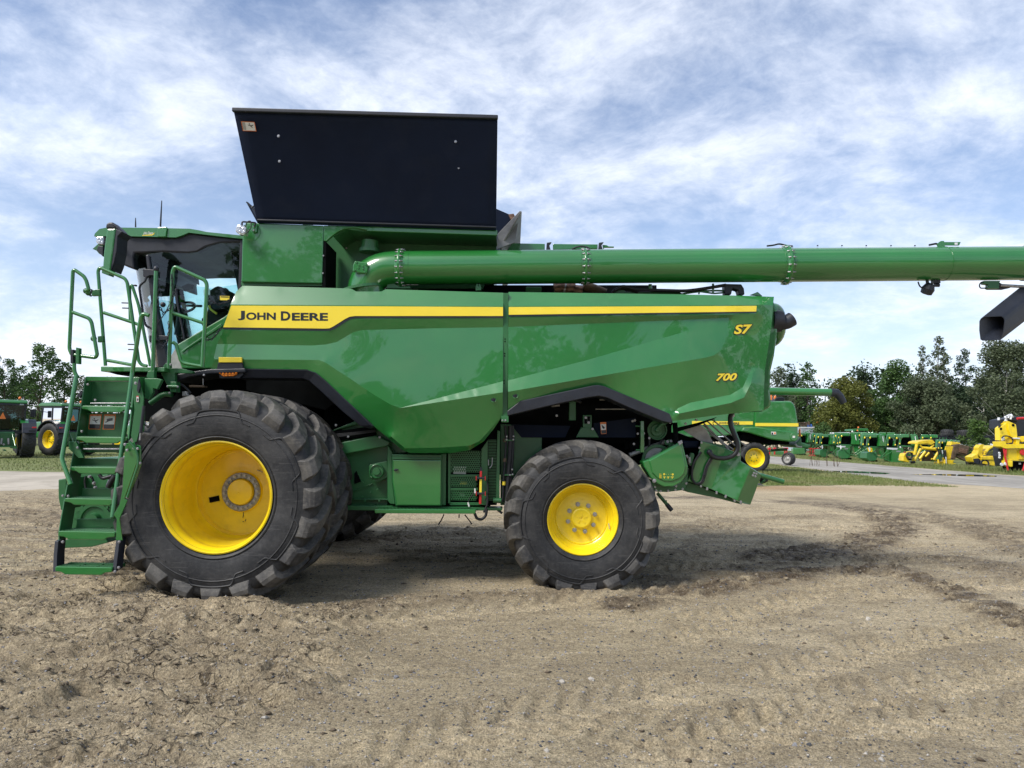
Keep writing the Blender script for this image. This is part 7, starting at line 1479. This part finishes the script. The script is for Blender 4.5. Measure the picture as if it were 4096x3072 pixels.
tree_px(3290, 1690, 120, 82, 'bush', 'green', 'green bush at the foot of the olive tree', name='bush', size=.28, dens=1.0, group='bushes', cat='bush')
L_T = [(35,1415,190,62,'round','green','leafy tree at the left picture edge behind the tractors'), (172,1370,170,60,'willow','green','tall loose crowned tree behind the tractors'), (262,1430,130,62,'round','green','leafy tree just left of the ladder rail'), (355,1500,120,75,'round','grey','low tree seen between the hand rails'), (450,1510,130,78,'round','green','low tree seen under the platform'), (110,1500,200,66,'round','dark','dark low tree behind the tractor cabs'), (600,1560,160,80,'round','dark','low dark tree behind the ladder top')]
for px, top, w, Y, kind, mat, lb in L_T: tree_px(px, top, w, Y, kind, mat, lb, size=.20, dens=1.15, low=.14, group='trees beyond the left lawn')
wd = []; wr = []; wn_ = []                       # far wood behind the single trees
for k in range(330): x = 24+rng.rand()*66; wd.append((x, 108+rng.rand()*10, 1+rng.rand()**.8*(9.5+2.2*math.sin(x*.6)+1.2*math.sin(x*1.7)))); wr.append(1.3+rng.rand()*1.0); wn_.append(90)
V_, Q_2 = leaves(wd, wr, wn_, .48); woodland = tag(ob('woodland', fast_mesh('woodland', V_, Q_2, LM['dark'])), 'dark far wood closing the view behind the trees', 'wood', kind='stuff')
wd = []; wr = []; wn_ = []                       # the wood behind the photographer, mirrored in the paint
for k in range(800):
    x = -75+rng.rand()*150 if k < 420 else (75+rng.rand()*95)*(1 if k % 2 else -1); top = 15.5+2.2*math.sin(x*.23)+1.8*math.sin(x*.71+1); wd.append((x, -50-rng.rand()*7, 1+(rng.rand()**.6)*top)); wr.append(1.5+rng.rand()*1.1); wn_.append(85 if k < 420 else 45)
V_, Q_2 = leaves(wd, wr, wn_, .85); tag(ob('woodland', fast_mesh('woodland', V_, Q_2, LM['green'])), 'wood behind the photographer, mirrored in the green paint', 'wood', kind='stuff')
tree('tree', 'tall pointed tree behind the photographer, mirrored as a dark streak in the rear shield', 8.2, -46, 24, 3.4, 'poplar', 'green', size=.42, dens=.9, low=.10, group='trees mirrored in the paint'); tree('tree', 'broad tree behind the photographer, mirrored at the front shield', -15.5, -44, 23, 10, 'round', 'green', size=.45, dens=.8, low=.12, group='trees mirrored in the paint')

# ---------------------------------------------------------------- grass
gm, _n, _l, _b = new_mat('grass_blades'); _ge = N(gm.node_tree, 'ShaderNodeNewGeometry'); _c = mix_col(gm, _ge.outputs['Random Per Island'], (.085,.130,.022), (.17,.21,.055)); _c = mix_col(gm, noise_fac(gm, .5, 4, .6, .42, .7, 'World'), _c, (.21,.20,.085)); _l.new(_c, _b.inputs['Base Color']); _b.inputs['Roughness'].default_value = .7
def grass(name, label, regions):
    A = []
    for (x0, x1, y0, y1, n, hh) in regions:
        x = x0+rng.rand(n)*(x1-x0); y = y0+rng.rand(n)*(y1-y0); A.append(np.stack([x, y, np.full(n, hh)], 1))
    A = np.concatenate(A); n = len(A); h = A[:, 2]*(.5+.8*rng.rand(n)); th = rng.rand(n)*PI; w = .010+.012*rng.rand(n); dx, dy = np.cos(th)*w, np.sin(th)*w; lx, ly = rng.normal(size=n)*.3*h, rng.normal(size=n)*.3*h
    V = np.stack([np.stack([A[:,0]-dx, A[:,1]-dy, np.full(n, .004)], 1), np.stack([A[:,0]+dx, A[:,1]+dy, np.full(n, .004)], 1), np.stack([A[:,0]+lx, A[:,1]+ly, h], 1)], 1).reshape(-1, 3)
    return tag(ob(name, fast_mesh(name, V, np.arange(3*n).reshape(n, 3), gm)), label, 'grass', kind='stuff')
grass('grass', 'short grass round the older combine', [(8.5,16.6,27.0,34,14000,.07), (8.5,16.8,34,49,12000,.08), (9.0,14.2,33.5,36.5,5000,.16), (9.2,10.8,26.2,27.4,900,.06)])
grass('grass', 'grass growing along the row of machinery', [(25.6,33,38,52,15000,.12), (24.8,32,52,92,14000,.10), (27,31,39.5,48.5,6000,.26)])
grass('grass', 'grass under the parked tractors', [(-42,-12,27.2,36,16000,.06), (-42,-12,36,46,8000,.09)])
wv = thing('weed_stalks', 'dry dark weed stalks at the road edge below the older combine tail', 'weed', (G(3200,1855).x, 46, 0))
for k in range(16):
    x = wv.location.x + rng.normal()*.5; y = 46+rng.normal()*.4; h = .5+rng.rand()*.5; o = MB().tube([(x, y, 0), (x+rng.normal()*.08, y, h*.6), (x+rng.normal()*.2, y, h)], .012, 4).build('stalk', 'brown'); T(wv)(o)

# ---------------------------------------------------------------- stones and grit
def lump(c, s, seed, flat=.7):
    r = np.random.RandomState(seed); mb = MB(); mb.sphere((0,0,0), 1.0, 7, 5); d = [r.normal(size=3) for _ in range(6)]
    for v in mb.v:
        q = v.normalized(); k = 1.0
        for e in d: e_ = Vector(e).normalized(); k = min(k, .58/max(.3, q.dot(e_))) if q.dot(e_) > .3 else k
        v.xyz = Vector((v.x*s*k, v.y*s*k*.85, v.z*s*k*flat))
    mb.sm = [False]*len(mb.f); return mb
SM = {'w': simple('pale_stone', (.36,.335,.29), .8, var=.2, vscale=30, bump=.3, bscale=120), 'g': simple('grey_stone', (.24,.24,.25), .8, var=.25, vscale=30, bump=.3, bscale=120), 'd': simple('dark_stone', (.06,.065,.075), .7, var=.25, vscale=30, bump=.3, bscale=120)}
def gz(x, y): return float(ground_h(np.array([x]), np.array([y]))[0])
for k, (px, py, s, m_, lb) in enumerate(((2250,2735,.034,'w','white stone, larger of the pair in the foreground centre'), (2365,2722,.036,'w','rough whitish stone right of the pair in the foreground centre'), (2235,2744,.018,'d','small dark stone touching the white one'), (1585,2706,.028,'g','pale grey stone lying alone below the wheels gap'),
        (3054,2945,.024,'w','smooth pale pebble, right of two in the right foreground'), (3024,2945,.022,'w','rough pale pebble, left of two in the right foreground'), (3179,3003,.026,'g','round grey pebble near the bottom edge'), (3238,3003,.024,'d','flat dark pebble right of the round grey one'), (3474,2474,.045,'w','long pale stone in the middle distance on the right'), (3985,2544,.035,'w','pale stone near the right picture edge'),
        (3485,2595,.025,'w','white stone right of the orange sand patch'), (3305,2603,.025,'w','white stone left in the gritty patch on the right'), (3525,3051,.028,'w','pale stone at the bottom edge right of centre'), (463,2472,.032,'w','white stone in the churned mud left of the front tyre'), (657,2853,.030,'g','pale grey stone in the mud at lower left'), (1060,2878,.030,'w','light stone below the front tyre on the sand'), (2185,3020,.022,'w','white pebble near the bottom centre'), (2560,2390,.06,'d','flat brown stone on the track before the rear tyre'))):
    g_ = G(px, py); z = gz(g_.x, g_.y); s *= .85; o = lump(None, s, 40+k).build('stone', [SM[m_]]); o.location = (g_.x, g_.y, z+s*.25); o.rotation_euler = (0, 0, k*1.3); tag(o, lb, 'stone', 'stones on the sand')
def scatter(name, label, n, xr, yr, smin, smax, mats, maskf=None, flat=.65, seed=5, sink=.2):
    r = np.random.RandomState(seed); y = yr[0]*(yr[1]/yr[0])**r.rand(n); x = (xr[0]+r.rand(n)*(xr[1]-xr[0]))*np.maximum(1, y/6.0)
    if maskf is not None: k = maskf(x, y, r); x, y = x[k], y[k]
    n = len(x); z = ground_h(x, y); s = smin*(smax/smin)**(r.rand(n)**2.2)*np.maximum(.9, y/6)**.5
    base = np.array([[1,0,0],[-1,0,0],[0,1,0],[0,-1,0],[0,0,1],[0,0,-1]], float); F = np.array([[0,2,4],[2,1,4],[1,3,4],[3,0,4],[2,0,5],[1,2,5],[3,1,5],[0,3,5]])
    b = base[None]*(.55+.75*r.rand(n, 6, 1)) + r.normal(size=(n, 6, 3))*.16; a = r.rand(n)*6.28; ca, sa = np.cos(a), np.sin(a)
    bx = b[:,:,0]*ca[:,None]-b[:,:,1]*sa[:,None]; by = b[:,:,0]*sa[:,None]+b[:,:,1]*ca[:,None]
    V = np.stack([x[:,None]+bx*s[:,None], y[:,None]+by*s[:,None]*.8, z[:,None]+(b[:,:,2]*flat+sink)*s[:,None]], 2).reshape(-1, 3); Q = (F[None]+6*np.arange(n)[:,None,None]).reshape(-1, 3)
    me = fast_mesh(name, V, Q, mats); 
    if len(mats) > 1: me.polygons.foreach_set('material_index', np.repeat(r.choice(len(mats), n, p=[.24,.42,.34] if len(mats) == 3 else [.45,.55]), 8).astype(np.int32))
    return tag(ob(name, me), label, kind='stuff')
SM['s'] = simple('sand_clod', (.27,.225,.155), .95, var=.3, vscale=20, bump=.5, bscale=90)
SM['m'] = simple('damp_mud_clod', (.12,.092,.062), .95, var=.3, vscale=20, bump=.5, bscale=90)
scatter('gravel', 'loose grit and pebbles on the yard sand', 34000, (-4.6, 4.8), (3.4, 12), .003, .014, [SM['w'], SM['g'], SM['d']])
def clodmask(x, y, r):
    nr, e, lf_, lr_, wt_ = ground_parts(x, y); return r.rand(len(x)) < np.clip(lf_*1.0 + wt_*.9 + .06, 0, 1)
scatter('mud_clods', 'crumbled clods of mud along the tyre tracks', 17000, (-5.2, 5.2), (3.4, 15), .006, .032, [SM['s'], SM['m']], clodmask, .5, 9)
